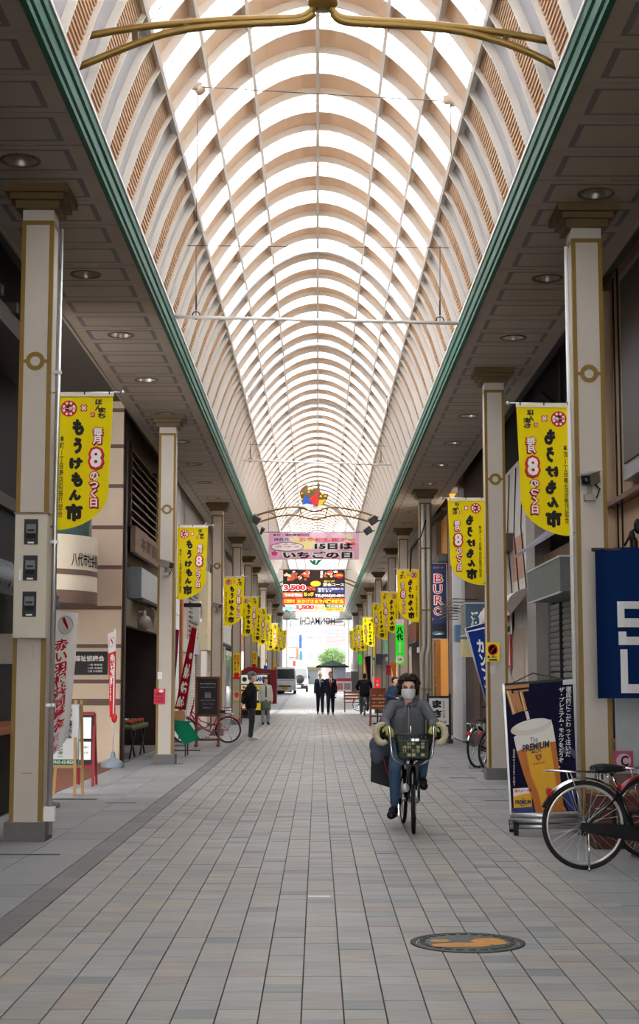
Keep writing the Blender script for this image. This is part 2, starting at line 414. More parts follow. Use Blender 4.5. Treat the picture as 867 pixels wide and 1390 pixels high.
for b in range(-24, 80):
    y = 15.78 + b * BAY
    if y > YE - 1.0: break
    if 9.0 < y < 66.0:
        link('rib', rib_a, ceiling, (0, y, 0)); link('rib', rib_a, ceiling, (0, y + T1, 0))
        for i in range(6):
            link('roof_panel', tan_me[i], ceiling, (0, y, 0)); link('glazing_pane', gl_me[i], ceiling, (0, y, 0))
        for s in (-1, 1):
            link('louvre_panel', lou[s], ceiling, (0, y, 0)); link('wall_panel', gre[s], ceiling, (0, y, 0))
    else:
        append(stuff['rib'], rib_a, y); append(stuff['rib'], rib_a, y + T1)
        for i in range(6): append(stuff['tan'], tan_me[i], y); append(stuff['glz'], gl_me[i], y)
        for s in (-1, 1):
            append(stuff['lou'], lou[s], y); append(stuff['gre'], gre[s], y)
for k, nm, mt in (('rib', 'far_rib', [rib_m]), ('tan', 'far_roof_panel', [tan_m]), ('glz', 'far_glazing_pane', [glaz, gbar]), ('lou', 'far_louvre_panel', [louvre_m, louvre_b]), ('gre', 'far_wall_panel', [grey_m])):
    tag(stuff[k].obj(nm, mt, ceiling), kind='stuff')
for x in PUR:
    big = abs(x) > 1.4
    a = prof(x, -0.012); b = prof(x, .085 if big else .08)
    wdt = .021 if not big else .02
    mb = MB(); t = Vector((prof(x + .01)[0] - prof(x - .01)[0], 0, prof(x + .01)[1] - prof(x - .01)[1])).normalized() * wdt
    vs = []
    for y in (-13, YE): vs += [(a[0] - t.x, y, a[1] - t.z), (a[0] + t.x, y, a[1] + t.z), (b[0] + t.x, y, b[1] + t.z), (b[0] - t.x, y, b[1] - t.z)]
    mb.add(vs, [(0, 1, 5, 4), (1, 2, 6, 5), (2, 3, 7, 6), (3, 0, 4, 7)], 0)
    mb.obj('purlin', purl_m, ceiling)
arch_m = M('pale_tie_arch_pipe', (196, 196, 198), 0.45, 0.2)
for yy in (24.2, 31.2, 38.0, 46.8, 60, 75):
    pts = [Vector((x, yy, prof(x, -.05)[1])) for x in [1.50 * math.sin(-PI / 2 + PI * i / 24) for i in range(25)]]
    MB().tube(pts, .035, 8).obj('tie_arch', arch_m, ceiling)
# end frame of the vault above the far entrance
mb = MB(); vs = []
for i in range(21):
    x = -XG + 2 * XG * i / 20; vs += [(x, YE, prof(x, .1)[1]), (x, YE, 6.6)]
mb.add(vs, [(i * 2, i * 2 + 1, i * 2 + 3, i * 2 + 2) for i in range(20)]); mb.obj('end_screen', M_glazing('end_screen_glazing', .75), ceiling)

# ================================================================== CANOPIES (soffits) AND GUTTERS
ZS = 6.06; XI, XO = 2.03, 3.24
PL = 0.755
def soffit_panel(hole):
    mb = MB(); x0, x1, y0, y1 = XI, XO, .006, PL - .006
    if not hole: mb.box(x0, x1, y0, y1, ZS, ZS + .02, 0)
    else:
        n = 32; cx, cy, rr = 2.655, PL / 2, .15; inner = []; outer = []
        for j in range(n):
            a = 2 * PI * j / n; c, s_ = math.cos(a), math.sin(a)
            inner.append((cx + rr * c, cy + rr * s_, ZS))
            t = min(((x1 - cx) / c if c > 1e-6 else 1e9), ((x0 - cx) / c if c < -1e-6 else 1e9), ((y1 - cy) / s_ if s_ > 1e-6 else 1e9), ((y0 - cy) / s_ if s_ < -1e-6 else 1e9))
            outer.append((cx + t * c, cy + t * s_, ZS))
        for (qx, qy) in ((x0, y0), (x1, y0), (x1, y1), (x0, y1)):
            j = min(range(n), key=lambda i: (outer[i][0] - qx) ** 2 + (outer[i][1] - qy) ** 2); outer[j] = (qx, qy, ZS)
        mb.add(inner + outer, [(j, n + j, n + (j + 1) % n, (j + 1) % n) for j in range(n)], 0)
    a0, a1, b0, b1, t = x0 + .15, x1 - .15, y0 + .10, y1 - .10, .055
    for q in ((a0, a1, b0, b0 + t * .55), (a0, a1, b1 - t * .55, b1), (a0, a0 + t, b0, b1), (a1 - t, a1, b0, b1)):
        mb.box(q[0], q[1], q[2], q[3], ZS - .0025, ZS + .001, 1)
    return mb.mesh('soffit_panel', [soffit_m, soffit_l])
sp = soffit_panel(False); sph = soffit_panel(True)
def canopy(s):
    c = tag(MB().box(min(s * 2.0, s * 4.6), max(s * 2.0, s * 4.6), Y0, YE, 6.36, 6.42).obj('ceiling', roofsheet), 'flat canopy soffit of cream panels over the %s side' % ('left' if s < 0 else 'right'), None, None, 'structure')  # roof sheet extended past the soffit to keep sky light out of the gap
    jb = MB().box(min(s * XI, s * XO), max(s * XI, s * XO), Y0, YE, ZS + .25, ZS + .27)
    MB().box(min(s * XO, s * (XO + .04)), max(s * XO, s * (XO + .04)), Y0, YE, ZS - .01, 6.36).obj('outer_fascia', soffit_m, c)
    tag(jb.obj('soffit_backing', joint_m, c), kind=None)
    return c
can = {s: canopy(s) for s in (-1, 1)}
dl_y = {-1: [12.86, 16.6] + [19.62 + 3.02 * k for k in range(29)], 1: [13.75 + 3.02 * k for k in range(31)]}
lit_cells = {}
offs = {-1: 14.758, 1: 14.157}
for s in (-1, 1):
    cells = set()
    for y in dl_y[s]: cells.add(int(math.floor((y - offs[s]) / PL)))
    lit_cells[s] = cells
    fm = {False: [], True: []}
    st = MB()
    for k in range(int((Y0 - offs[s]) / PL), int((YE - offs[s]) / PL)):
        y = offs[s] + k * PL; me = sph if k in cells else sp
        if 8 < y < 95: link('soffit_panel', me, can[s], (0, y, 0), None, (s, 1, 1))
        else:
            kk = len(st.v); st.v.extend([(v.co.x * s, v.co.y + y, v.co.z) for v in me.vertices])
            for p in me.polygons: st.f.append(tuple(i + kk for i in p.vertices)); st.m.append(p.material_index); st.s.append(False)
    tag(st.obj('soffit_field', [soffit_m, soffit_l], can[s]), kind='stuff')
    # green gutter: stepped fascia profile, run along the street
    pr = [(2.03, 6.04), (1.985, 6.045), (1.985, 6.10), (1.965, 6.115), (1.965, 6.22), (1.945, 6.235), (1.945, 6.33), (1.99, 6.35), (2.04, 6.35)]
    mb = MB(); vs = [(s * x, y, z) for y in (Y0, YE) for x, z in pr]; n = len(pr)
    mb.add(vs, [(i, i + 1, n + i + 1, n + i) for i in range(n - 1)] + [tuple(range(n)), tuple(range(2 * n - 1, n - 1, -1))])
    g = tag(mb.obj('trim_%d' % (1 if s < 0 else 2), green_m), 'green gutter fascia along the %s canopy edge' % ('left' if s < 0 else 'right'), None, None, 'structure')
    MB().box(min(s * 1.93, s * 1.945), max(s * 1.93, s * 1.945), Y0, YE, 6.325, 6.36).obj('flashing', white_m, g)
# ------------------------------------------------------------------ recessed downlights
lamp_in = M('downlight_reflector', (214, 208, 198), 0.3, 0.85)
lamp_b = M('downlight_bulb', (235, 232, 225), 0.3)
def downlight():
    t = thing('downlight', 'x', 'light', (0, 0, 0), 0, 'round recessed lights in the canopy soffits')
    MB().lathe([(.148, ZS + .005), (.150, ZS - .008), (.178, ZS - .010), (.182, ZS - .001)], 28).obj('trim_ring', capm, t)
    MB().lathe([(.149, ZS - .004), (.142, ZS + .10), (.10, ZS + .17), (.0001, ZS + .175)], 28).obj('reflector', lamp_in, t)
    MB().lathe([(.0001, ZS + .075), (.03, ZS + .085), (.045, ZS + .12), (.03, ZS + .165)], 12).obj('bulb', lamp_b, t)
    return t
dl0 = downlight(); first = True
ORD = ['first', 'second', 'third', 'fourth', 'fifth', 'sixth', 'seventh', 'eighth', 'ninth', 'tenth', 'eleventh', 'twelfth', 'thirteenth', 'fourteenth', 'fifteenth', 'sixteenth', 'seventeenth', 'eighteenth', 'nineteenth', 'twentieth']
for s in (-1, 1):
    for i, y in enumerate(dl_y[s]):
        k = int(math.floor((y - offs[s]) / PL)); yy = offs[s] + (k + .5) * PL
        if yy > 80: continue
        o = dl0 if first else copy_tree(dl0); first = False
        o.location = (s * 2.655, yy, 0)
        o['label'] = 'round recessed light in the %s soffit, %s from the front' % ('left' if s < 0 else 'right', ORD[i] if i < 20 else 'far') if i < 12 else 'distant round recessed light in the %s soffit, %s from the front' % ('left' if s < 0 else 'right', (ORD + ['twenty-first', 'twenty-second', 'twenty-third', 'twenty-fourth', 'twenty-fifth'])[i])

# ================================================================== COLUMNS
CL = [13.77, 25.95, 39.0, 48.5, 56.3, 61.8, 72.0, 82.0, 92.0]
CR = [14.33, 22.0, 36.3, 45.7, 52.8, 64.5, 75.5, 82.2, 92.0]
HW = 0.145
def column_proto():
    t = thing('column', 'x', 'column', (0, 0, 0), 0, 'cream columns with brown edging along the arcade')
    MB().box(-HW, HW, -HW, HW, .17, 5.86).obj('shaft', cream, t)
    MB().box(-.185, .185, -.185, .185, 0, .17).obj('plinth', stone, t)
    for sx in (-1, 1):
        for sy in (-1, 1):
            mb = MB(); e = .004
            xa, xb = sorted((sx * (HW + e), sx * (HW - .036))); ya, yb = sorted((sy * (HW + e), sy * (HW - e)))
            mb.box(xa, xb, ya, yb, .175, 5.74)
            xa, xb = sorted((sx * (HW + e), sx * (HW - e))); ya, yb = sorted((sy * (HW - e), sy * (HW - .036)))
            mb.box(xa, xb, ya, yb, .175, 5.74)
            mb.obj('edge_strip', gold, t)
    mb = MB()
    for sy in (-1, 1):
        ya, yb = sorted((sy * (HW + .0045), sy * (HW - .003))); mb.box(-HW, HW, ya, yb, 5.70, 5.742); mb.box(ya, yb, -HW, HW, 5.70, 5.742)
    mb.obj('neck_band', gold, t)
    mb = MB()
    for k, (hw, z0, z1) in enumerate(((.205, 5.845, 5.925), (.25, 5.92, 5.985), (.295, 5.98, 6.058))): mb.box(-hw, hw, -hw, hw, z0, z1)
    mb.obj('capital', capm, t)
    mb = MB(); T = Matrix.Translation((0, -HW - .004, 4.395)) @ Matrix.Rotation(PI / 2, 4, 'X')
    mb.lathe([(.046, -.004), (.046, .003), (.088, .003), (.088, -.004)], 28, 0, T, False)
    mb.box(-HW, -.08, -HW - .006, -HW, 4.378, 4.412); mb.box(.08, HW, -HW - .006, -HW, 4.378, 4.412)
    mb.obj('ring_emblem', gold, t)
    return t
c0 = column_proto(); firstc = True
colm = {}
for s, L in ((-1, CL), (1, CR)):
    for i, y in enumerate(L):
        o = c0 if firstc else copy_tree(c0); firstc = False
        o.location = (s * 2.63, y, 0)
        o['label'] = 'square cream column with brown edging, %s from the front on the %s side' % (ORD[i], 'left' if s < 0 else 'right')
        colm[(s, i)] = o
# round grey end columns at the far entrance
grey_c = M('grey_round_column', (176, 172, 168), 0.5)
for s in (-1, 1):
    for j, (xx, yy, rr) in enumerate(((2.62, 104.0, .2), (2.3, 109.5, .15))):
        t = thing('round_column', 'round grey column with ball capital at the far %s %s' % ('left' if s < 0 else 'right', 'end of the canopy' if j == 0 else 'corner of the entrance'), 'column', (s * xx, yy, ground_z(yy) - .02), 0, 'round columns at the far entrance')
        zz = 5.8 if j == 0 else 5.6
        MB().lathe([(rr, 1.5), (rr, zz - .4)], 16).obj('shaft', grey_c, t); MB().lathe([(rr * 1.7, 1.5), (rr * 1.5, 1.6), (rr, 1.66)], 16).obj('base', grey_c, t); MB().box(-rr * 1.6, rr * 1.6, -rr * 1.6, rr * 1.6, 0, 1.5).obj('pedestal', stone, t)
        MB().lathe([(rr, zz - .45), (rr * 1.7, zz - .2), (rr * 1.9, zz), (.001, zz)], 16).obj('capital', capm if j == 0 else grey_c, t)
# ================================================================== YELLOW MARKET BANNERS
ban_y = M_cloth('yellow_banner_cloth', (255, 228, 26), 0.5)
ink = M('black_print', (34, 26, 24), 0.7, var=0.05)
redp = M('red_print', (206, 24, 38), 0.7, var=0.05)
whitep = M('white_print', (236, 232, 226), 0.7, var=0.03)
creamhem = M('cream_hem_cloth', (228, 216, 190), 0.8)
BW, BH = 0.535, 1.285
def bwave(x, z): return 0.012 * math.sin(x * 11 + 1.0) * min(1, -z * 1.5) + 0.010 * math.sin(-z * 4.2 + x * 3)
def bright_edge(t):
    if t < .72: return BW * (1 - .055 * t / .72)
    q = (t - .72) / .28
    return BW * .945 * math.sqrt(max(0, 1 - q * q * .985))
def banner_meshes():
    mb = MB(); nr, nc = 30, 8
    vs = []
    for i in range(nr + 1):
        t = i / nr; t = t if t < .7 else .7 + .3 * math.sin((t - .7) / .3 * PI / 2)
        for j in range(nc + 1):
            x = bright_edge(t) * j / nc; z = -t * BH; vs.append((x, bwave(x, z), z))
    fs = [(i * (nc + 1) + j, i * (nc + 1) + j + 1, (i + 1) * (nc + 1) + j + 1, (i + 1) * (nc + 1) + j) for i in range(nr) for j in range(nc)]
    mb.add(vs, fs, 0, True)
    cloth = mb.mesh('cloth', [ban_y])
    hem = MB().box(-.005, BW + .004, -.012, .012, -.028, .012).mesh('hem', [creamhem])
    pr = MB(); OU, OV = 90.0, 80.0
    U = lambda px: (px - OU) / 553 * BW
    V = lambda py: -(py - OV) / 1260 * BH
    y1, y2, y3, y4 = -.004, -.006, -.008, -.010
    def disc(px, py, r, y, mat, n=20): pr.add([(U(px) + r * math.cos(2 * PI * k / n), y, V(py) + r * math.sin(2 * PI * k / n)) for k in range(n)], [tuple(range(n))], mat)
    disc(215, 217, .077, y1, 1)
    for k in range(8):
        a = PI / 8 + k * PI / 4; disc(215 + 52 * math.cos(a), 217 + 52 * math.sin(a), .0125, y2, 2, 8)
    disc(215, 200, .02, y2, 0, 6); disc(200, 222, .018, y2, 0, 6); disc(232, 222, .018, y2, 0, 6)
    put_text(pr, '八一朝市', U(215), V(217), .13, .036, 2, y3, .02)
    put_text(pr, '×', U(360), V(213), .072, .076, 1, y1, .10); put_text(pr, '×', U(360), V(213), .046, .05, 2, y2, .035)
    put_text(pr, 'ほん', U(502), V(185), .070, .112, 0, y1, .05, True); put_text(pr, 'まち', U(534), V(258), .080, .105, 0, y1, .05, True)
    pr.box(U(427), U(470), y1, y1 + .001, V(297), V(254), 1); put_text(pr, '本町', U(448), V(275), .032, .03, 2, y2, .01, True)
    for ch, cy, wd, ht in (('も', 393, 115, 155), ('う', 565, 85, 155), ('け', 730, 135, 110), ('も', 880, 115, 140), ('ん', 1022, 125, 105), ('市', 1180, 168, 165)):
        cx = {'も': 310, 'う': 308, 'け': 295, 'ん': 293, '市': 287}[ch]
        for q, (ex, ez) in enumerate(((-8, 0), (8, 0), (0, -7), (0, 7), (5, 5), (-5, -5))): put_text(pr, ch, U(cx + ex), V(cy + ez), (wd - 16) / 553 * BW, (ht - 14) / 1260 * BH, 0, y1 - q * .0002, .035)
    put_text(pr, '本町1丁目商店街振興組合', U(152), V(845), 44 / 553 * BW, 760 / 1260 * BH, 0, y1, .016, True)
    for s_, cx, cy, wd, ht, b in (('毎月', 500, 472, 92, 155, .035), ('8', 488, 680, 112, 176, .035), ('のつく日', 473, 970, 84, 325, .035)):
        vv = len(s_) > 1; ww, hh = wd / 553 * BW, ht / 1260 * BH
        put_text(pr, s_, U(cx + 6), V(cy + 8), ww, hh, 0, y1, .13, vv, ref=b)
        put_text(pr, s_, U(cx), V(cy), ww, hh, 1, y2, .13, vv, ref=b); put_text(pr, s_, U(cx), V(cy), ww, hh, 2, y3, b, vv)
    pr.v = [(x, y + bwave(x, z), z) for x, y, z in pr.v]
    return cloth, hem, pr.mesh('lettering', [ink, redp, whitep])
cl_me, hem_me, let_me = banner_meshes()
rod_me = MB().tube([(-.028, 0, .012), (BW + .075, 0, .012)], .008, 8).ball((BW + .085, 0, .012), .02, 10).mesh('rod', [alu])
clip = MB()
clip.box(-.006, .006, -.014, .014, -.01, .024)
clip_me = clip.mesh('rod_tie', [blackm])
rod2_me = MB().tube([(-.028, 0, 0), (.02, 0, 0)], .006, 6).mesh('lower_tie', [blackm])
for s, L in ((-1, CL), (1, CR)):
    for i, y in enumerate(L):
        if i > 8: continue
        yb = y - 0.0
        t = thing('market_banner', 'yellow market banner with %s lettering, hanging from the %s column on the %s' % ('Japanese' if s < 0 else 'mirror-image Japanese', ORD[i], 'left' if s < 0 else 'right'), 'banner', (s * 2.455 if s < 0 else 2.472, yb, 4.12 + ground_z(y) + R.uniform(-.008, .008)), R.uniform(-.05, .05), 'yellow market banners on the columns')
        sc = (1, 1, 1) if s < 0 else (-1, 1, 1)
        link('rod', rod_me, t, None, None, sc)
        c = link('cloth', cl_me, t, None, None, sc); link('hem', hem_me, c); link('lettering', let_me, c)
        [link('rod_tie', clip_me, t, (sc[0] * x, 0, 0)) for x in (.03, BW * .5, BW - .035)]; link('lower_tie', rod2_me, t, (0, 0, -BH + .03), None, sc)

# ================================================================== ARCHES ACROSS THE STREET
def pix_tube(pts, Y, r, dy=0.0, n=10):
    return MB().tube([P(x, y, Y) + Vector((0, dy, 0)) for x, y in pts], r, n)
def smooth_path(pts, k=3):
    out = []
    n = len(pts)
    for i in range(n - 1):
        p0 = pts[max(0, i - 1)]; p1 = pts[i]; p2 = pts[i + 1]; p3 = pts[min(n - 1, i + 2)]
        for j in range(k):
            t = j / k
            out.append(tuple(.5 * ((2 * p1[q]) + (-p0[q] + p2[q]) * t + (2 * p0[q] - 5 * p1[q] + 4 * p2[q] - p3[q]) * t * t + (-p0[q] + 3 * p1[q] - 3 * p2[q] + p3[q]) * t ** 3) for q in range(len(p1))))
    out.append(pts[-1]); return out
YA = 11.8
ar = thing('street_arch', 'gold tubular double-pipe arch nearest the viewer, spanning the gutters at the top', 'arch', (0, YA, 6.3), 0, 'gold tubular arches across the street')
inv = Matrix.Translation((0, -YA, -6.3))
def arch_part(name, mb, mat, a=None, i=None):
    m = (i or inv); mb.v = [tuple(m @ Vector(p)) for p in mb.v]; return mb.obj(name, mat, a or ar)
up_l = [(86, 56), (150, 43), (217, 34), (290, 28), (360, 25), (402, 24), (418, 18), (428, 9)]
lo_l = [(99, 94), (140, 77), (180, 61), (220, 47), (265, 38), (325, 33), (385, 30), (412, 27), (426, 18)]
up_r = [(789, 65), (740, 55), (690, 46), (640, 39), (570, 32), (510, 28), (468, 25), (453, 17), (447, 6)]
lo_r = [(774, 102), (740, 82), (700, 64), (660, 51), (615, 41), (550, 35), (490, 32), (462, 28), (452, 18)]
for pts in (up_l, lo_l, up_r, lo_r): arch_part('pipe', pix_tube(smooth_path(pts), YA, .031), gold_pipe)
for a, b in (((183, 38), (184, 60)), ((253, 31), (254, 41)), ((322, 27), (322, 34)), ((391, 25), (391, 31)), ((688, 46), (684, 58)), ((618, 36), (618, 42)), ((552, 31), (552, 36)), ((482, 27), (482, 32))):
    arch_part('spacer', MB().bar(P(*a, YA), P(*b, YA), .05, .05), M('arch_spacer_brown', (88, 66, 38), 0.4, 0.3))
mb = MB(); ck = P(438, 4, YA); mb.lathe([(.001, -.05), (.10, -.045), (.13, -.01), (.13, .03), (.05, .05), (.001, .05)], 20, 0, Matrix.Translation(ck)); arch_part('crown_knob', mb, gold_pipe)
YB = 45.0; invB = Matrix.Translation((0, -YB, -6.3))
ar2 = thing('street_arch', 'gold double-pipe arch carrying the colourful fan emblem above the pink banner', 'arch', (0, YB, 6.3), 0, 'gold tubular arches across the street')
cv = lambda pts: [(330 + x * .2307, 640 + y * .2307) for x, y in pts]
up2 = cv([(48, 268), (150, 236), (250, 213), (330, 210), (420, 236), (500, 213), (590, 216), (700, 240), (795, 272)])
lo2 = cv([(85, 300), (200, 266), (290, 255), (350, 267), (420, 282), (480, 270), (550, 256), (650, 270), (755, 300)])
for pts in (up2, lo2): arch_part('pipe', pix_tube(smooth_path(pts, 4), YB, .03), gold_pipe, ar2, invB)
for i in (1, 3, 5, 7): arch_part('spacer', MB().bar(P(*up2[i], YB), P(*lo2[i], YB), .035), gold_pipe, ar2, invB)
YC = 75.5; invC = Matrix.Translation((0, -YC, -6.3))
ar3 = thing('street_arch', 'gold double-pipe arch mostly hidden behind the black restaurant banner', 'arch', (0, YC, 6.3), 0, 'gold tubular arches across the street')
for q in (0, .22):
    pts = [(1.97 * math.sin(a), YC, 6.3 + .45 * math.cos(a) ** 2 - q * (.6 + .4 * abs(math.sin(a)))) for a in [(-PI / 2 + PI * k / 20) for k in range(21)]]
    arch_part('pipe', MB().tube(pts, .035, 8), gold_pipe, ar3, invC)
# green leaf finial seen between the two hanging banners
fin = MB(); 
for pts in ([(425, 540), (400, 520), (385, 522), (412, 550)], [(418, 552), (410, 520), (428, 520), (424, 552)], [(424, 548), (440, 520), (466, 518), (432, 552)]):
    fin.prism([(P(*cv([p])[0], 75.3).x, P(*cv([p])[0], 75.3).z) for p in pts][::-1], .04, 0, Matrix.Translation((0, 75.3, 0)))
fin.v = [(x, y - YC, z - 6.3) for x, y, z in fin.v]; fin.obj('leaf_finial', green_m, ar3)
# emblem on the second arch
em = thing('fan_emblem', 'fan-shaped emblem in blue, red and yellow on the gold arch', 'emblem', P(424, 692, YB - .06))
eo = em.location.copy()
def flat_poly(parent, name, pts, Y, th, mat, off=0.0):
    w_ = [P(x, y, Y) for x, y in pts]
    a = sum(w_[i].x * w_[(i + 1) % len(w_)].z - w_[(i + 1) % len(w_)].x * w_[i].z for i in range(len(w_)))
    if a < 0: w_.reverse()
    l = parent.location
    return MB().prism([(p.x - l.x, p.z - l.z) for p in w_], th, 0, Matrix.Translation((0, Y - l.y + off, 0))).obj(name, mat, parent)
YE2 = YB - .06
flat_poly(em, 'brown_fan', cv([(332, 125), (342, 100), (362, 82), (380, 76), (381, 108), (405, 98), (436, 96), (436, 66), (449, 64), (452, 120), (478, 132), (502, 130), (497, 155), (484, 180), (462, 200), (436, 208), (400, 200), (352, 198), (340, 170)]), YE2, .05, M('emblem_brown', (112, 88, 48), 0.5))
flat_poly(em, 'blue_petal', cv([(364, 136), (345, 195), (404, 194), (385, 160)]), YE2, .03, M('emblem_blue', (24, 84, 190), 0.4), -.02)
flat_poly(em, 'red_petal', cv([(392, 162), (440, 118), (441, 200), (412, 203), (400, 180)]), YE2, .03, M('emblem_red', (222, 32, 40), 0.4), -.02)
flat_poly(em, 'yellow_petal', cv([(446, 168), (482, 166), (466, 196), (440, 206)]), YE2, .03, M('emblem_yellow', (238, 190, 30), 0.4), -.02)
flat_poly(em, 'white_base', cv([(340, 198), (372, 190), (408, 196), (432, 204), (470, 200), (446, 222), (420, 236), (384, 226)]), YE2, .04, white_m, -.03)
for x, y in ((346, 130), (344, 165), (386, 122), (404, 106), (456, 148), (466, 134), (482, 148), (478, 172)):
    mb = MB(); c = P(*cv([(x, y)])[0], YE2) - eo; mb.lathe([(.0001, .03), (.035, .03), (.035, 0)], 10, 0, Matrix.Translation(c + Vector((0, 0, 0))) @ Matrix.Rotation(PI / 2, 4, 'X')); mb.obj('dot', MATS['emblem_yellow'], em)
mb = MB(); c = P(*cv([(424, 208)])[0], YE2 - .04) - eo; mb.tube([c + Vector((.05 * math.cos(a), 0, .05 * math.sin(a))) for a in [PI * k / 8 for k in range(9)]], .012, 6); mb.obj('ring', ink, em)

# ================================================================== HANGING BARS, WIRES AND PULLEYS
wire_m = M('wire_grey', (70, 64, 60), 0.5, 0.3)
bar_m = M('pale_pole', (240, 234, 226), 0.4, 0.1)
def hang_bar(label, a, b, Y, hooks, topy, r):
    A, B = P(*a, Y), P(*b, Y); o = (A + B) / 2
    t = thing('hanging_bar', label, 'bar', o, 0, 'pale bars hung on wires across the street')
    MB().tube([A - o, B - o], r, 10).obj('pole', bar_m, t)
    for hx, hy in hooks:
        p = P(hx, hy, Y); q = P(hx, topy, Y)
        MB().tube([p - o, q - o], .005, 5).obj('wire', wire_m, t)
        mb = MB(); mb.tube([p - o + Vector((.05 * math.cos(a_), 0, .03 + .05 * math.sin(a_))) for a_ in [2 * PI * k / 12 for k in range(12)]], .008, 5, closed=True)
        mb.tube([p - o + Vector((0, 0, .1)), p - o + Vector((0, 0, .3))], .012, 6); mb.obj('turnbuckle', wire_m, t)
    return t
hang_bar('pale pole hung on two wires across the vault, the nearer one', (237, 430), (624, 439), 19.0, ((266, 431), (597, 438)), 334, .022)
hang_bar('pale pole hung on two wires across the vault, the farther one above the fan emblem', (327, 625), (531, 631), 36.0, ((339.5, 626), (517, 630)), 560, .022)
def span_wire(label, a, b, Y, sag=0.0, r=.005):
    A, B = P(*a, Y), P(*b, Y); pts = [A.lerp(B, k / 8) - Vector((0, 0, sag * 4 * (k / 8) * (1 - k / 8))) for k in range(9)]
    o = pts[4].copy(); return tag(MB().tube([p - o for p in pts], r, 5).obj('span_wire', wire_m, None, o), label, 'wire', 'thin wires stretched under the vault')
span_wire('thin dark wire stretched between the two pulley brackets under the near vault', (270, 118), (612, 138), 15.5)
span_wire('thin dark wire stretched across the vault above the nearer pale pole', (200, 333), (672, 337), 19.0)
span_wire('thin dark wire stretched across the vault above the farther pale pole', (300, 603), (560, 606), 36.0)
for lab, px, py, Y, drop in (('left pulley bracket hanging under the near vault', 266, 118, 15.5, 300), ('right pulley bracket hanging under the near vault', 609, 136, 15.5, 210), ('left pulley bracket on the vault above the farther pole', 340, 486, 31, 560), ('right pulley bracket on the vault above the farther pole', 524, 496, 31, 560)):
    p = P(px, py, Y); t = thing('pulley_bracket', 'pale metal ' + lab, 'pulley', p, 0.5 if px < 433 else -.5, 'pulley brackets under the vault')
    k = 1.0
    MB().box(-.05, .05, -.03, .03, -.03, .05).obj('bracket', M('bracket_beige', (150, 128, 106), .5), t)
    T = Matrix.Rotation(PI / 2, 4, 'X') @ Matrix.Translation((.05, -.03, -.04)); MB().lathe([(.001, 0), (.042, 0), (.045, .02), (.034, .04), (.045, .06), (.042, .08), (.001, .08)], 16, 0, T).obj('wheel', M('bracket_beige', (196, 178, 158)), t)
    ln = (P(px, py, Y) - P(px, drop, Y)).z
    MB().tube([(.02, 0, 0), (.02, 0, -ln)], .0045, 5).obj('cord', wire_m, t)
    zt = prof(p.x, .0)[1] - p.z
    MB().tube([(0, 0, .04), (0, 0, max(.06, zt))], .012, 6).obj('hanger', M('bracket_beige', (196, 178, 158)), t)

# ================================================================== HANGING ADVERTISING BANNERS
pink_c = M_cloth('pink_banner_cloth', (236, 176, 200), 0.3)
def sheet(parent, w_, h_, mat, amp=.015, nx=16, nz=6):
    mb = MB(); vs = []
    for i in range(nz + 1):
        for j in range(nx + 1):
            x = -w_ / 2 + w_ * j / nx; z = -h_ * i / nz; vs.append((x, amp * math.sin(x * 3.1 + z * 2), z))
    mb.add(vs, [(i * (nx + 1) + j, (i + 1) * (nx + 1) + j, (i + 1) * (nx + 1) + j + 1, i * (nx + 1) + j + 1) for i in range(nz) for j in range(nx)], 0, True)
    return mb.obj('cloth', mat, parent)
YP = 50.0
A, B = P(364.5, 723, YP), P(487, 759.5, YP); o = Vector(((A.x + B.x) / 2, YP, A.z)); W_, H_ = B.x - A.x, A.z - B.z
pk = thing('hanging_banner', 'wide pink banner with black and orange Japanese lettering hung across the street', 'banner', o)
cl = sheet(pk, W_, H_, pink_c)
pr = MB(); PU = lambda x: (x - 134) / 664 * W_ - W_ / 2
PV = lambda y: -(y - 125) / 203 * H_
def pbox(mb, fu, fv, x0, x1, y0, y1, mat, y=-.02): mb.box(fu(x0), fu(x1), y, y + .001, fv(y1), fv(y0), mat)
def pell(mb, fu, fv, cx, cy, rx, ry, mat, y=-.02, n=18, wob=0.0):
    mb.add([(fu(cx + rx * (1 + wob * math.sin(5 * 2 * PI * k / n)) * math.cos(2 * PI * k / n)), y, fv(cy - ry * (1 + wob * math.sin(5 * 2 * PI * k / n)) * math.sin(2 * PI * k / n))) for k in range(n)], [tuple(range(n))], mat)
def ptxt(mb, fu, fv, s_, x0, x1, y0, y1, mat, bold=.02, y=-.03, out=None, ob=.09):
    cx, cz = (fu(x0) + fu(x1)) / 2, (fv(y0) + fv(y1)) / 2; ww, hh = fu(x1) - fu(x0), fv(y0) - fv(y1)
    if out is not None: put_text(mb, s_, cx, cz, ww, hh, out, y + .003, bold + ob, ref=bold)
    put_text(mb, s_, cx, cz, ww, hh, mat, y, bold)
for cx, cy, rx, ry, m_ in ((180, 290, 40, 34, 4), (300, 165, 50, 40, 4), (500, 150, 60, 30, 4), (640, 150, 45, 26, 4), (420, 210, 60, 45, 5), (330, 180, 40, 22, 5), (700, 220, 60, 40, 4), (580, 250, 70, 36, 4), (720, 160, 40, 24, 6), (280, 180, 40, 20, 6)): (pell(pr, PU, PV, cx, cy, rx, ry, m_, -.0165 - .0004 * (cx % 9), 20, .12))
pell(pr, PU, PV, 270, 232, 122, 35, 0, -.020, 24); pell(pr, PU, PV, 270, 232, 117, 31, 2, -.023, 24)
ptxt(pr, PU, PV, '本町・通町商店街内', 164, 430, 134, 152, 0, .02)
ptxt(pr, PU, PV, '偶数月', 172, 280, 165, 190, 3, .015)
ptxt(pr, PU, PV, 'お客様感謝デー', 358, 768, 163, 192, 7, .02)
ptxt(pr, PU, PV, '15日は', 472, 752, 205, 252, 0, .05, out=2)
ptxt(pr, PU, PV, 'いちごの日', 240, 750, 268, 320, 0, .05, out=2)
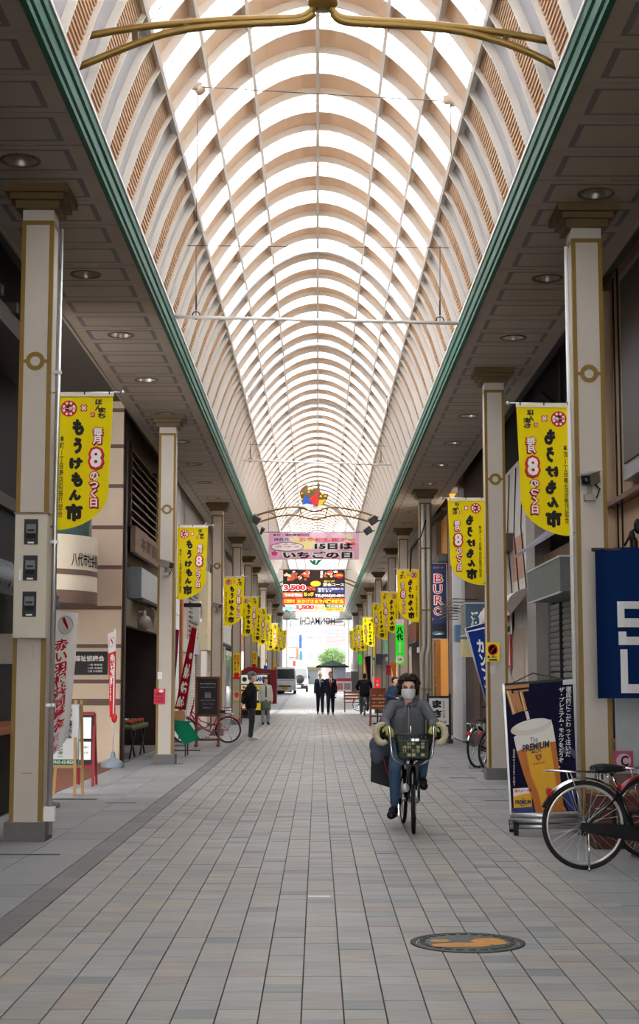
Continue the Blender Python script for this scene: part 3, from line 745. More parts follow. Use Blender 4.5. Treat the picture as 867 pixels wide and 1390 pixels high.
ptxt(pr, PU, PV, '4月・6月・8月', 180, 335, 206, 220, 1, .02); ptxt(pr, PU, PV, '10月・12月・2月', 185, 355, 224, 240, 1, .02)
for cx in (718, 752): pell(pr, PU, PV, cx, 210, 20, 13, 7, -.03)
pell(pr, PU, PV, 178, 282, 22, 18, 1, -.024, 20, .2)
pr.obj('lettering', [ink, M('pink_print', (226, 60, 130), .7), whitep, M('blue_print', (60, 70, 170), .7), M('pale_pink_print', (240, 196, 214), .7), M('pale_yellow_print', (244, 226, 160), .7), M('pale_green_print', (214, 220, 180), .7), M('orange_print', (238, 92, 40), .7)], cl)
MB().tube([(-W_ / 2 - .45, 0, .02), (W_ / 2 + .45, 0, .02)], .012, 6).obj('rod', wire_m, pk)
for sx in (-1, 1): MB().tube([(sx * W_ / 2, 0, 0), (sx * W_ / 2, 0, prof(W_ / 2)[1] - o.z)], .006, 5).obj('wire', wire_m, pk)
YK = 71.0
A, B = P(384, 773.5, YK), P(468, 829.5, YK); o = Vector(((A.x + B.x) / 2, YK, A.z)); W_, H_ = B.x - A.x, A.z - B.z
bk = thing('hanging_banner', 'black restaurant banner with food pictures and red and white prices hung across the street', 'banner', o)
cl = sheet(bk, W_, H_, M_cloth('black_banner_cloth', (52, 40, 38), 0.12), .02)
pr = MB(); KU = lambda x: (x - 240) / 455 * W_ - W_ / 2
KV = lambda y: -(y - 398) / 302 * H_
rr = random.Random(5)
for k in range(60):
    cx, cy = (rr.uniform(255, 430), rr.uniform(408, 470)) if k < 42 else (rr.uniform(520, 640), rr.uniform(408, 450)); pell(pr, KU, KV, cx, cy, rr.uniform(6, 17), rr.uniform(5, 12), rr.choice([4, 5, 6, 7, 2]), -.022 - k * .0002, 9, .15)
pbox(pr, KU, KV, 240, 386, 564, 600, 7, -.02); ptxt(pr, KU, KV, '飲み放題付', 250, 376, 570, 594, 2, .02)
ptxt(pr, KU, KV, '3,500', 246, 405, 508, 556, 1, .05, out=2); ptxt(pr, KU, KV, '円税込', 410, 480, 520, 550, 7, .03)
ptxt(pr, KU, KV, '宴会コース', 535, 690, 495, 518, 2, .03); ptxt(pr, KU, KV, '居酒屋', 540, 620, 476, 490, 8, .02)
pbox(pr, KU, KV, 490, 690, 525, 566, 9, -.02); ptxt(pr, KU, KV, '宴会は二名様から', 498, 684, 530, 545, 2, .01); ptxt(pr, KU, KV, '承ります', 498, 600, 548, 562, 2, .01)
ptxt(pr, KU, KV, 'はっぴ', 395, 465, 562, 592, 8, .04); ptxt(pr, KU, KV, 'TEL(0965)33-8841', 476, 690, 576, 602, 2, .04)
pell(pr, KU, KV, 480, 500, 38, 20, 8, -.03); pell(pr, KU, KV, 655, 440, 30, 20, 1, -.03); ptxt(pr, KU, KV, '100g', 634, 680, 430, 450, 8, .03, -.036)
pbox(pr, KU, KV, 240, 335, 606, 650, 1, -.02); ptxt(pr, KU, KV, '期間限定', 248, 328, 614, 642, 8, .03)
pbox(pr, KU, KV, 335, 694, 606, 650, 7, -.019); ptxt(pr, KU, KV, 'おかげさまで10周年記念', 346, 688, 614, 644, 8, .04, out=10)
pbox(pr, KU, KV, 240, 694, 652, 698, 5, -.019); ptxt(pr, KU, KV, '3,500', 330, 470, 654, 696, 1, .05, out=2); ptxt(pr, KU, KV, '円コース', 474, 540, 664, 692, 7, .02)
pbox(pr, KU, KV, 548, 690, 654, 674, 11, -.024); ptxt(pr, KU, KV, '飲み放題', 560, 680, 657, 671, 2, .02); pbox(pr, KU, KV, 548, 690, 676, 696, 8, -.024); ptxt(pr, KU, KV, '90分700円', 560, 680, 679, 694, 1, .03)
pell(pr, KU, KV, 285, 680, 40, 14, 12, -.024)
for k in range(3): pell(pr, KU, KV, 340 + 17 * k, 588, 8, 6, 12, -.03)
pr.obj('lettering', [ink, redp, whitep, MATS['blue_print'], M('food_brown', (150, 92, 50), .6), M('food_pale', (232, 200, 160), .6), M('food_red', (190, 70, 50), .6), MATS['orange_print'], M('yellow_print', (240, 200, 40), .7), M('navy_print', (50, 50, 110), .7), M('brown_print', (90, 40, 20), .7), M('green_print', (30, 110, 70), .7), M('cyan_print', (120, 200, 220), .7)], cl)
MB().tube([(-W_ / 2 - .3, 0, .02), (W_ / 2 + .3, 0, .02)], .015, 6).obj('rod', wire_m, bk)
for sx in (-1, 1): MB().tube([(sx * W_ / 2, 0, 0), (sx * W_ / 2, 0, prof(W_ / 2)[1] - o.z)], .007, 5).obj('wire', wire_m, bk)
# spotlights at the gutters beside arch and pink banner
lens_m = M('spotlight_lens', (96, 98, 102), .15, .2)
def spot(px, py, Y, label, s):
    p = P(px, py, Y); t = thing('spotlight', label, 'spotlight', p, 0, 'small spotlights on the gutters')
    T = Matrix.Rotation(-s * .6, 4, 'Y') @ Matrix.Rotation(.3, 4, 'X')
    MB().box(-.13, .13, -.09, .09, -.11, .11, 0, T).obj('housing', black_met, t)
    MB().box(-.11, .11, -.1, -.088, -.09, .09, 0, T).obj('lens', lens_m, t)
    MB().bar((0, 0, 0), (s * .30, .05, -.02), .03).obj('bracket', black_met, t)
spot(347, 705, 44.6, 'black spotlight at the left end of the fan emblem arch', -1); spot(506, 706, 44.6, 'black spotlight at the right end of the fan emblem arch', 1)
spot(353, 719, 49.8, 'grey spotlight on the left gutter beside the pink banner', -1); spot(499, 720, 49.8, 'grey spotlight on the right gutter beside the pink banner', 1)
# ================================================================== SHOP BUILDINGS
wallc = M('cream_wall', (212, 190, 166), 0.75, var=0.08, scale=1.5, bump=0.05)
brownline = M('brown_band_tile', (112, 88, 76), 0.7, var=0.2, scale=30)
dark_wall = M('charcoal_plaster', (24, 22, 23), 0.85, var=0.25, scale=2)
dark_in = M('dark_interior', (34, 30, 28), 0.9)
brown_wall = M('dark_brown_panel', (48, 32, 31), 0.5, var=0.15, scale=3)
greybox = M('grey_metal_box', (98, 104, 104), 0.5, 0.1, var=0.18, scale=4)
greybox_l = M('light_grey_sheet', (186, 190, 192), 0.5, 0.1, var=0.1, scale=4)
weath = M('weathered_white_wall', (188, 180, 172), 0.8, var=0.22, scale=2.5, bump=0.1)
shut_m = M('grey_shutter', (124, 122, 116), 0.5, 0.2, var=0.16, scale=5)
shut_w = M('white_shutter', (214, 212, 206), 0.5, 0.1, var=0.1, scale=5)
redtile = M('red_brown_paving', (122, 72, 54), 0.7, var=0.15, scale=12)
glass = M_glass('window_glass')
dglass = M('dark_window_glass', (44, 48, 52), 0.08, 0.0, var=0.2, spec=0.7)
ZT = 9.0
def XB(s, a, b): return (min(s * a, s * b), max(s * a, s * b))
def sbox(par, s, name, xa, xb, y0, y1, z0, z1, mat):
    x0, x1 = XB(s, xa, xb); return box(par, name, x0, x1, y0, y1, z0, z1, mat)
def slats(par, s, name, x, y0, y1, z0, z1, pitch, depth, mat, tilt=.5, stuff=False):
    """horizontal slats, each its own part (or one joined part when they are too fine)"""
    n = int((z1 - z0) / pitch); me = None; mb = MB()
    for k in range(n):
        z = z0 + (k + .5) * pitch
        q = MB() if not stuff else mb
        a = s * (x - depth); b = s * x
        q.add([(b, y0, z + pitch * .42), (a, y0, z - pitch * .42), (a, y0, z - pitch * .42 - .012), (b, y0, z + pitch * .42 - .012), (b, y1, z + pitch * .42), (a, y1, z - pitch * .42), (a, y1, z - pitch * .42 - .012), (b, y1, z + pitch * .42 - .012)],
              [(0, 1, 5, 4), (1, 2, 6, 5), (2, 3, 7, 6), (3, 0, 4, 7), (0, 3, 2, 1), (4, 5, 6, 7)])
        if not stuff: q.obj(name, mat, par)
    if stuff: tag(mb.obj(name, mat, par), kind='stuff')
def shutter(par, s, x, y0, y1, z0, z1, mat, pitch=.075):
    mb = MB(); n = int((z1 - z0) / pitch)
    for k in range(n):
        za = z0 + k * pitch; zb = za + pitch
        X = lambda d: s * (x - d)
        pr = [(0, za), (.018, za + pitch * .18), (.022, za + pitch * .5), (.018, za + pitch * .82), (0, zb)]
        mb.add([(X(d), y, z) for y in (y0, y1) for d, z in pr], [(i, i + 1, i + 6, i + 5) for i in range(4)])
    tag(mb.obj('shutter_curtain', mat, par), kind='stuff')
    for y in (y0, y1): sbox(par, s, 'shutter_rail', x - .04, x + .02, y - .04, y + .04, z0, z1 + .05, greybox)

# ---- left 1: old dark wooden shop beside the first column
b1 = thing('shop_building', 'old dark timber shop front at the left edge behind the first column', 'building', (-3.6, 4, 0))
def rel(o, mb): l = o.location; mb.v = [(x - l.x, y - l.y, z - l.z) for x, y, z in mb.v]; return mb
def part(o, name, x0, x1, y0, y1, z0, z1, mat): return rel(o, MB().box(x0, x1, y0, y1, z0, z1)).obj(name, mat, o)
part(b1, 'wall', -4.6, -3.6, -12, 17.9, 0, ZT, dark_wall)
part(b1, 'counter_plank', -3.6, -3.12, 10, 17.3, .90, .97, M('orange_brown_wood', (150, 82, 44), .5, var=.2, grain=(1, .1, 1)))
part(b1, 'dado', -3.6, -3.4, 10, 17.3, 0, .9, dark_wall)
pr_ = MB(); pr_.add([(-3.6, 9, 2.75), (-3.02, 9, 2.35), (-3.02, 9, 2.27), (-3.6, 9, 2.6), (-3.6, 17.5, 2.75), (-3.02, 17.5, 2.35), (-3.02, 17.5, 2.27), (-3.6, 17.5, 2.6)], [(0, 1, 5, 4), (1, 2, 6, 5), (2, 3, 7, 6), (3, 0, 4, 7), (3, 2, 1, 0), (4, 5, 6, 7)])
rel(b1, pr_).obj('pent_roof', M('roof_base_grey', (74, 74, 76), .8), b1)
tile_g = M('roof_tile_grey', (120, 122, 124), 0.5, var=.15)
for k in range(26):
    y = 12.2 + k * .2; rel(b1, MB().tube([(-3.58, y, 2.77), (-3.0, y, 2.37)], .045, 6)).obj('roof_tile', tile_g, b1)
part(b1, 'eave_beam', -3.6, -3.1, 8, 17.6, 4.95, 5.15, wood_d)
for k in range(12): part(b1, 'rafter', -3.6, -3.05, 9 + k * .72, 9.1 + k * .72, 5.15, 5.25, wood_d)
part(b1, 'upper_band', -3.66, -3.55, 8, 17.8, 3.4, 3.55, wood_d)
jb = thing('meter_housing', 'small beige utility box on the dark shop front left of the first column', 'box', (-3.35, 16.6, 1.62))
MB().box(-.17, .13, -.1, .1, 0, .30).obj('case', M('beige_box', (196, 186, 172), .5), jb); MB().box(-.19, .15, -.12, .12, .30, .33).obj('lid', M('beige_box', (196, 186, 172)), jb); MB().box(-.25, -.17, -.04, .04, .1, .2).obj('bracket', black_met, jb)

# ---- left 2: welfare council building with recessed forecourt and drum balcony
b2 = thing('office_building', 'cream office building with brown bands and curved balcony on the left', 'building', (-5, 26.1, 0))
part(b2, 'forecourt_paving', -7.5, -3.37, 17.9, 26.1, -.03, .002, redtile)
part(b2, 'core_wall', -7.6, -3.46, 26.12, 26.22, 0, ZT, wallc)
part(b2, 'side_wall', -7.8, -7.5, 17.9, 26.2, 0, ZT, wallc)
zl = [0.0] + [P(160, y, 26.1).z for y in (953, 925, 877, 825, 770, 716, 660, 606)] + [6.2, 7.0]
for k in range(len(zl) - 1):
    part(b2, 'wall_panel', -7.5, -3.44, 26.08, 26.2, zl[k] + .03, zl[k + 1] - .03, wallc)
for k, z in enumerate(zl[1:-1]):
    th = .055 if k == 0 else .033
    part(b2, 'brown_band', -7.5, -3.435, 26.07, 26.2, z - th, z + th, brownline)
part(b2, 'roof_slab', -7.8, -3.5, 17.95, 26.2, 6.6, 6.7, dark_in)
DB = Matrix.Translation((-4.47, 23.2, 0)); zz = lambda py: P(110, py, 22.9).z
mb = MB(); mb.lathe([(1.02, zz(803)), (1.02, zz(729))], 48, 0, DB); rel(b2, mb).obj('balcony_drum', M('drum_cream', (216, 200, 176), .7, var=.05), b2)
for a, b_, r in ((782, 775, 1.028), (820, 803, 1.03)): rel(b2, MB().lathe([(r, zz(a)), (r, zz(b_))], 48, 0, DB)).obj('drum_band', brownline, b2)
rel(b2, MB().lathe([(.001, zz(820)), (1.03, zz(820))], 48, 0, DB)).obj('drum_underside', brownline, b2)
rel(b2, MB().lathe([(.001, zz(729)), (1.02, zz(729))], 48, 0, DB)).obj('drum_top', brownline, b2)
rel(b2, MB().lathe([(.93, zz(729)), (.93, zz(700))], 48, 0, DB)).obj('glass_rail', M('teal_glass', (70, 96, 92), .1, spec=.7), b2)
# lettering wrapped round the drum
lt = MB(); v, f, bb = glyphs('八代市社会福祉', .02)
vs = []
for a, b_ in v:
    u = (a - bb[0]) / (bb[1] - bb[0]); q = (b_ - bb[2]) / (bb[3] - bb[2])
    ang = -.76 + u * .82; rr_ = 1.026; vs.append((-4.47 + rr_ * math.cos(ang), 23.2 + rr_ * math.sin(ang), zz(771) + q * (zz(752) - zz(771))))
lt.add(vs, f); rel(b2, lt).obj('lettering', ink, b2)
# plaque
pl = tag(MB().box(-.30, .31, -.02, .02, -.20, .20).obj('wall_plaque', M('plaque_dark', (30, 22, 20), .6), None, (P(121, 900, 26.0).x, 26.04, P(121, 900, 26.0).z)), 'dark wall plaque with white Japanese characters on the cream office wall', 'sign')
tb = MB(); put_text(tb, '福祉協議会', 0, .08, .52, .10, 0, -.024, .02)
for k, s_ in enumerate(('一階 事務室', '二階 会議室', '三階 大会議室')): put_text(tb, s_, .1, -.03 - k * .055, .26, .035, 0, -.024, .005)
tb.obj('lettering', whitep, pl)

# ---- left 3: dark shop with louvred window and engraved board
b3 = thing('shop_building', 'dark brown shop with louvred upper window and grey awning box behind the second left column', 'building', (-3.45, 26.3, 0))
part(b3, 'corner_post', -3.62, -3.40, 26.25, 26.5, 0, 6.0, wood_d)
part(b3, 'upper_wall', -4.6, -3.56, 26.5, 34.5, 3.6, ZT, brown_wall)
part(b3, 'inner_wall', -4.9, -4.7, 26.5, 34.5, 0, 3.6, M('brown_grey_render', (110, 100, 92), .8))
part(b3, 'inner_floor', -4.7, -3.37, 26.3, 34.5, -.03, .004, M('entry_floor', (120, 116, 112), .8))
part(b3, 'far_jamb', -4.7, -3.45, 33.2, 34.5, 0, 3.6, brown_wall)
part(b3, 'near_jamb', -4.7, -3.46, 26.5, 26.6, 0, 3.6, dark_wall)
zt_, zb_ = P(172, 602, 27.2).z, P(172, 716, 27.2).z
for a, b_ in ((26.95, 27.05), (31.2, 31.35), (34.2, 34.4)): part(b3, 'louvre_frame', -3.6, -3.40, a, b_, zb_, zt_, wood_d)
o3 = b3.location
for (ya, yb) in ((27.05, 31.2), (31.35, 34.2)):
    for k in range(10):
        z = zb_ + (k + .5) * (zt_ - zb_) / 10; q = MB(); q.add([(-3.56, ya, z + .07), (-3.40, ya, z - .05), (-3.40, ya, z - .075), (-3.56, ya, z + .045), (-3.56, yb, z + .07), (-3.40, yb, z - .05), (-3.40, yb, z - .075), (-3.56, yb, z + .045)], [(0, 1, 5, 4), (1, 2, 6, 5), (2, 3, 7, 6), (3, 0, 4, 7), (0, 3, 2, 1), (4, 5, 6, 7)])
        rel(b3, q).obj('louvre_slat', M('louvre_slat_brown', (150, 128, 108), .5, var=.15), b3)
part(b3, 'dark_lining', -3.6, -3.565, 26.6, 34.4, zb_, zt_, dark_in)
eb = thing('wooden_signboard', 'weathered wooden signboard with engraved characters under the louvres on the left', 'sign', (-3.36, 29.6, 4.0)); 
MB().box(-.05, .04, -2.6, 2.6, -.24, .24).obj('board', M('weathered_sign_wood', (132, 106, 90), .7, var=.25, grain=(1, .2, 2)), eb)
tb = MB(); T = Matrix.Rotation(PI / 2, 4, 'Z'); put_text(tb, '本町商店', 0, 0, 3.6, .30, 0, -.044, .03, T=T); tb.obj('lettering', M('engraved_brown', (84, 64, 54), .8), eb)
ab = thing('awning_box', 'grey metal awning box on the dark shop left of the second column', 'awning', (-3.4, 29.4, 2.95)); MB().box(-.2, .14, -1.9, 2.1, 0, .56).obj('case', greybox_l, ab); MB().box(-.2, .145, -1.92, -1.9, -.01, .57).obj('end_plate', M('grey_plate', (120, 126, 130), .5), ab); MB().box(.05, .17, -1.9, 2.1, -.06, 0).obj('front_rail', wood_d, ab)
part(b3, 'stone_lintel', -3.58, -3.44, 26.6, 33.2, 2.42, 2.9, M('mossy_stone', (128, 116, 98), .9, var=.3, scale=14, bump=.3))
part(b3, 'lintel_back', -4.7, -3.58, 26.5, 34.4, 2.9, 3.6, dark_wall)
gl = thing('globe_lamp', 'frosted round globe lamp under the awning box on the left', 'lamp', (-3.33, 28.6, 2.52)); MB().ball((0, 0, 0), .15, 16).obj('globe', M('frosted_glass', (140, 132, 120), .35, spec=.5), gl); MB().lathe([(.04, .14), (.05, .2), (.03, .24)], 10).obj('cap', alu, gl); MB().bar((0, 0, .22), (-.12, 0, .22), .025).obj('arm', alu, gl)
# folding table with green cover and goods
tv = thing('folding_table', 'low folding table with green top standing in the dark shop entrance on the left', 'table', (-3.72, 28.4, 0))
MB().box(-.35, .35, -1.1, 1.5, .56, .60).obj('tabletop', M('green_table_top', (96, 120, 64), .6), tv); MB().box(-.36, .36, -1.11, 1.51, .52, .56).obj('rim', wood_d, tv)
for x in (-.3, .3):
    for y0, y1 in ((-1.0, -.2), (-.2, -1.0), (.6, 1.35), (1.35, .6)): MB().bar((x, y0, 0), (x, y1, .54), .03).obj('leg', black_met, tv)
gm = [M('pot_white', (220, 216, 206), .4), M('pot_brown', (130, 84, 60), .5), M('pot_red', (176, 70, 60), .5)]
gw = ['white', 'brown', 'reddish']
for k in range(12):
    c = k % 3; y = 27.5 + k * .19; x = -3.6 + .12 * ((k * 7) % 3 - 1)
    tag(MB().lathe([(.001, 0), (.035, 0), (.06, .05), (.05, .09), (.04, .085), (.001, .03)], 10, 0).obj('pottery_bowl', gm[c], None, (x, y, .60)), 'small %s bowl on the green folding table, %s from the near end' % (gw[c], ORD[k]), 'bowl', 'small bowls on the green table')
# ---- left 4: pale shop with white shutter and slanted pink flags
b4 = thing('shop_building', 'pale shop with white roller shutter and louvred window between second and third left columns', 'building', (-3.5, 34.5, 0))
part(b4, 'upper_wall', -4.6, -3.52, 34.5, 46.2, 4.6, ZT, M('grey_white_panel', (206, 202, 198), .7, var=.1))
part(b4, 'white_pilaster', -4.6, -3.42, 34.6, 36.9, 0, 6.2, M('white_sheet_panel', (222, 220, 218), .6, var=.08))
for k in range(5): part(b4, 'panel_joint', -3.43, -3.412, 34.6, 36.9, 1.2 + k * .9, 1.21 + k * .9, greybox)
part(b4, 'brown_post', -3.6, -3.36, 37.0, 37.35, 0, 4.3, M('orange_brown_post', (166, 104, 66), .6, var=.15))
part(b4, 'pink_panel', -3.6, -3.45, 37.4, 39.4, 2.4, 4.6, M('pinkish_panel', (206, 180, 168), .7))
part(b4, 'window_frame', -3.6, -3.42, 39.4, 42.2, 2.5, 4.6, greybox_l)
for k in range(16): part(b4, 'window_slat', -3.42, -3.36, 39.5, 42.1, 2.58 + k * .125, 2.63 + k * .125, shut_m)
part(b4, 'awning_bar', -3.45, -3.0, 38.4, 38.6, 3.3, 3.4, black_met)
part(b4, 'sign_fin', -3.55, -3.2, 43.4, 45.4, 2.3, 4.6, M('cream_fin', (226, 214, 180), .6))
part(b4, 'shutter_box', -3.6, -3.4, 37.4, 43.0, 2.15, 2.5, greybox_l)
shutter(b4, -1, 0.02, 3.0, 8.4, .02, 2.15, shut_w)
part(b4, 'back_wall', -4.6, -3.6, 36.9, 46.2, 0, 4.6, weath)
ac = thing('air_conditioner', 'white air conditioner unit under the louvred window on the left', 'air conditioner', (-3.3, 40.6, 3.0)); MB().box(-.15, .12, -.4, .4, 0, .55).obj('case', white_m, ac); MB().lathe([(.2, 0), (.2, .02), (.001, .02)], 16, 0, Matrix.Translation((.115, 0, .28)) @ Matrix.Rotation(PI / 2, 4, 'Y')).obj('fan_grille', greybox, ac)

# ---- generic far shopfronts
def shopfront(s, y0, y1, label, wall, sign, door='glass', name='shop_building', z_sign=2.7, zt=ZT, lit=None):
    t = thing(name, label, 'building', (s * 3.5, y0, 0)); g = ground_z((y0 + y1) / 2)
    q = lambda nm, xa, xb, a, b, z0, z1, m: rel(t, MB().box(*XB(s, xa, xb), a, b, z0, z1)).obj(nm, m, t)
    q('upper_wall', 3.5, 4.6, y0, y1, 3.4, zt, wall)
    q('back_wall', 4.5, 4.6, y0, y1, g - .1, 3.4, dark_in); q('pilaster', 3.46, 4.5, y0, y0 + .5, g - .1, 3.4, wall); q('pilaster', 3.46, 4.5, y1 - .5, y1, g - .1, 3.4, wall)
    q('signboard', 3.2, 3.55, y0 + .4, y1 - .4, z_sign, z_sign + .65, sign); q('sign_trim', 3.18, 3.56, y0 + .35, y1 - .35, z_sign - .05, z_sign, greybox)
    n = max(2, int((y1 - y0) / 2.4))
    for k in range(n):
        a = y0 + .8 + k * (y1 - y0 - 1.6) / n; b = a + (y1 - y0 - 1.6) / n * .8
        wf = q('window', 3.44, 3.52, a, b, 3.75, 5.2, greybox_l); 
        x0, x1 = XB(s, 3.43, 3.45); mb = MB().box(x0, x1, a + .08, (a + b) / 2 - .03, 3.83, 5.12); rel(t, mb).obj('pane', dglass, wf); mb = MB().box(x0, x1, (a + b) / 2 + .03, b - .08, 3.83, 5.12); rel(t, mb).obj('pane', dglass, wf)
        if door == 'glass':
            f = q('door', 3.62, 3.68, a - .1, b + .2, g, z_sign - .1, alu); mb = MB().box(*XB(s, 3.61, 3.63), a + .02, b + .08, g + .25, z_sign - .3); rel(t, mb).obj('pane', glass, f)
        else:
            mb = MB(); nn = int((z_sign - g) / .09)
            for i in range(nn):
                za = g + i * .09; mb.add([(s * d, yy, z) for yy in (a - .15, b + .25) for d, z in ((3.62, za), (3.595, za + .045), (3.62, za + .09))], [(0, 1, 4, 3), (1, 2, 5, 4)])
            tag(rel(t, mb).obj('shutter_curtain', shut_m if door == 'shutter' else shut_w, t), kind='stuff')
    return t
def wm(nm, c): return M(nm, c, .75, var=.1, scale=2)
shopfront(-1, 46.6, 55.6, 'white shopfront with a picture panel between the third and fourth left columns', wm('wall_white_a', (218, 212, 206)), wm('sign_white_a', (226, 224, 220)), 'shutter_w')
shopfront(-1, 55.9, 65.4, 'beige tiled shopfront behind the fifth left column', wm('wall_beige_b', (190, 176, 160)), wm('sign_brown_b', (120, 84, 62)))
shopfront(-1, 70.0, 79.5, 'grey shopfront beyond the left side street', wm('wall_grey_c', (170, 168, 166)), wm('sign_cream_c', (220, 210, 190)))
shopfront(-1, 79.8, 91.0, 'brownish shopfront with dark windows far along on the left', wm('wall_brown_d', (156, 138, 122)), wm('sign_white_d', (226, 222, 214)), 'shutter')
shopfront(-1, 91.3, 107.5, 'pale shopfront at the far left end of the arcade', wm('wall_pale_e', (204, 196, 186)), wm('sign_grey_e', (196, 196, 196)))
# ---- right 1: beige building with grey framed window above the blue curtain
r1 = thing('shop_building', 'beige building with dark window in a grey frame at the right edge', 'building', (3.6, 4, 0))
beige = M('beige_render', (160, 134, 104), .8, var=.12, scale=2)
part(r1, 'wall', 3.6, 4.6, -12, 18.6, 0, ZT, beige)
part(r1, 'lower_wall', 3.52, 3.62, 6, 18.6, 0, 1.9, dark_wall)
part(r1, 'pilaster', 3.40, 3.62, 17.9, 18.6, 0, 6.2, M('tan_pilaster', (176, 152, 128), .8, var=.12))
wf = part(r1, 'window_frame', 3.5, 3.62, 10.5, 16.9, P(848, 655, 17).z, 6.1, M('grey_window_frame', (150, 148, 148), .5)); part(r1, 'pane', 3.48, 3.51, 10.7, 16.75, P(848, 655, 17).z + .18, 6.0, M('brown_grey_glass', (66, 56, 50), .45, spec=.2))
part(r1, 'brown_band', 3.47, 3.62, 8, 18, P(848, 672, 17).z - .06, P(848, 672, 17).z, brownline)
part(r1, 'ledge', 3.3, 3.62, 8, 18, 2.72, 2.8, M('tan_pilaster', (176, 152, 128)))
part(r1, 'inner_post', 3.30, 3.5, 15.2, 15.5, 0, 2.7, wood_d); part(r1, 'grey_panel', 3.04, 3.28, 15.3, 15.36, .5, 2.6, greybox_l)
part(r1, 'brick_base', 3.3, 3.52, 12, 18.6, 0, .75, M('brown_dado', (104, 74, 60), .8, var=.2, scale=20))
for y, x in ((16.9, 3.48), (17.35, 3.52)): rel(r1, MB().tube([(x, y, 2.7), (x, y, 6.2)], .012, 6)).obj('conduit', black_met, r1)
orn = thing('metal_ornament', 'dark wrought metal ornament on the ledge above the blue curtain', 'ornament', (3.18, 14.9, 2.78))
for k, (x, z) in enumerate(((-.02, .10), (.04, .2), (.10, .30), (.0, .02), (.14, .12), (.2, .24))): MB().ball((x, 0, z), .05 + .012 * (k % 2), 8, 0, (.7, .5, 1.3)).obj('leaf', black_met, orn)
MB().tube([(-.1, 0, .0), (-.03, 0, .12), (.05, 0, .24), (.12, 0, .34)], .014, 6).obj('stem', black_met, orn)
# ---- right 2: weathered shop with grey awning box and shutter
r2 = thing('shop_building', 'weathered white shop with grey roller shutter between the two nearest right columns', 'building', (3.5, 18.8, 0))
part(r2, 'upper_wall', 3.62, 4.6, 18.7, 29.8, 2.6, ZT, dark_wall)
part(r2, 'white_wall', 3.46, 3.7, 24.2, 28.6, 2.7, 5.2, weath); part(r2, 'lower_white_wall', 3.5, 3.7, 24.0, 29.8, 0, 2.7, weath)
part(r2, 'door_recess', 3.47, 3.52, 25.2, 26.6, .05, 2.3, M('beige_door', (178, 160, 142), .6))
part(r2, 'stone_pillar', 3.36, 3.6, 22.95, 23.9, 0, 4.6, M('speckled_stone', (140, 132, 126), .9, var=.4, scale=40, bump=.3))
part(r2, 'steel_jamb', 3.40, 3.56, 23.9, 24.2, 0, 5.2, greybox)
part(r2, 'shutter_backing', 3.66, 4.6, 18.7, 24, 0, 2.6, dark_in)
shutter(r2, 1, 0.08, .2, 4.1, .02, 2.6, shut_m, .085)
for y in (20.3, 21.7): part(r2, 'shutter_post', 3.52, 3.58, y, y + .06, 0, 2.6, blackm)
part(r2, 'side_wall', 3.4, 3.6, 18.65, 18.95, 0, ZT, M('tan_pilaster', (176, 152, 128)))
mb = MB(); n = 8; pr_ = [(3.46 - .42 * math.cos(a), 2.62 + .30 * math.sin(a)) for a in [-.5 + k * (PI / 2 + .5) / n for k in range(n + 1)]]
mb.add([(x, y, z) for y in (23.95, 27.8) for x, z in pr_], [(i, i + 1, n + 2 + i, n + 1 + i) for i in range(n)] + [tuple(range(n + 1)), tuple(range(2 * n + 1, n, -1))], 0, True); rel(r2, mb).obj('rolled_awning', M('white_canvas', (222, 214, 202), .8, var=.08), r2)
part(r2, 'rust_stain_panel', 3.452, 3.462, 24.9, 26.3, 3.15, 3.9, M('rust_stained_plaster', (172, 134, 112), .8, var=.35, scale=9))
for y, z, hgt in ((26.2, 3.72, .3), (27.8, 3.5, .25)): part(r2, 'steel_bracket', 3.0, 3.62, y, y + 1.2, z, z + hgt, M('rusty_steel', (78, 64, 56), .6, .2, var=.3))
for (a, b_) in (((3.6, 19.2, 6.0), (3.6, 24.0, 4.4)), ((3.6, 19.2, 4.5), (3.6, 23.5, 6.0)), ((3.6, 21.6, 4.2), (3.6, 21.6, 6.2)), ((3.6, 19, 4.3), (3.6, 25, 4.3))): rel(r2, MB().bar(a, b_, .07)).obj('steel_brace', black_met, r2)
mb = MB(); mb.add([(3.55, 19.0, 3.75), (3.05, 19.0, 3.35), (3.05, 19.0, 3.31), (3.55, 19.0, 3.7), (3.55, 23.0, 3.75), (3.05, 23.0, 3.35), (3.05, 23.0, 3.31), (3.55, 23.0, 3.7)], [(0, 1, 5, 4), (1, 2, 6, 5), (2, 3, 7, 6), (3, 0, 4, 7), (3, 2, 1, 0), (4, 5, 6, 7)]); rel(r2, mb).obj('slanted_canopy', M('blue_grey_sheet', (126, 124, 136), .6), r2)
part(r2, 'tan_band', 3.5, 3.64, 18.9, 23, 2.95, 3.35, M('tan_pilaster', (176, 152, 128)))
aw = thing('awning_box', 'boxy grey sheet metal awning housing above the roller shutter on the right', 'awning', (3.1, 19.0, 2.57)); MB().box(0, .5, 0, 2.95, 0, .44).obj('housing', greybox, aw); MB().box(-.01, .52, -.012, 2.96, .44, .46).obj('top_flashing', greybox_l, aw); MB().box(-.008, .02, 0, 2.95, -.02, 0).obj('drip_edge', greybox_l, aw)
for k in range(3):
    rel(r2, MB().tube([(3.44, 24.5 + k * .9, 2.9), (3.43, 25 + k * .9, 4.0), (3.44, 24.7 + k * .9, 5.1)], .012, 5)).obj('cable', blackm, r2)
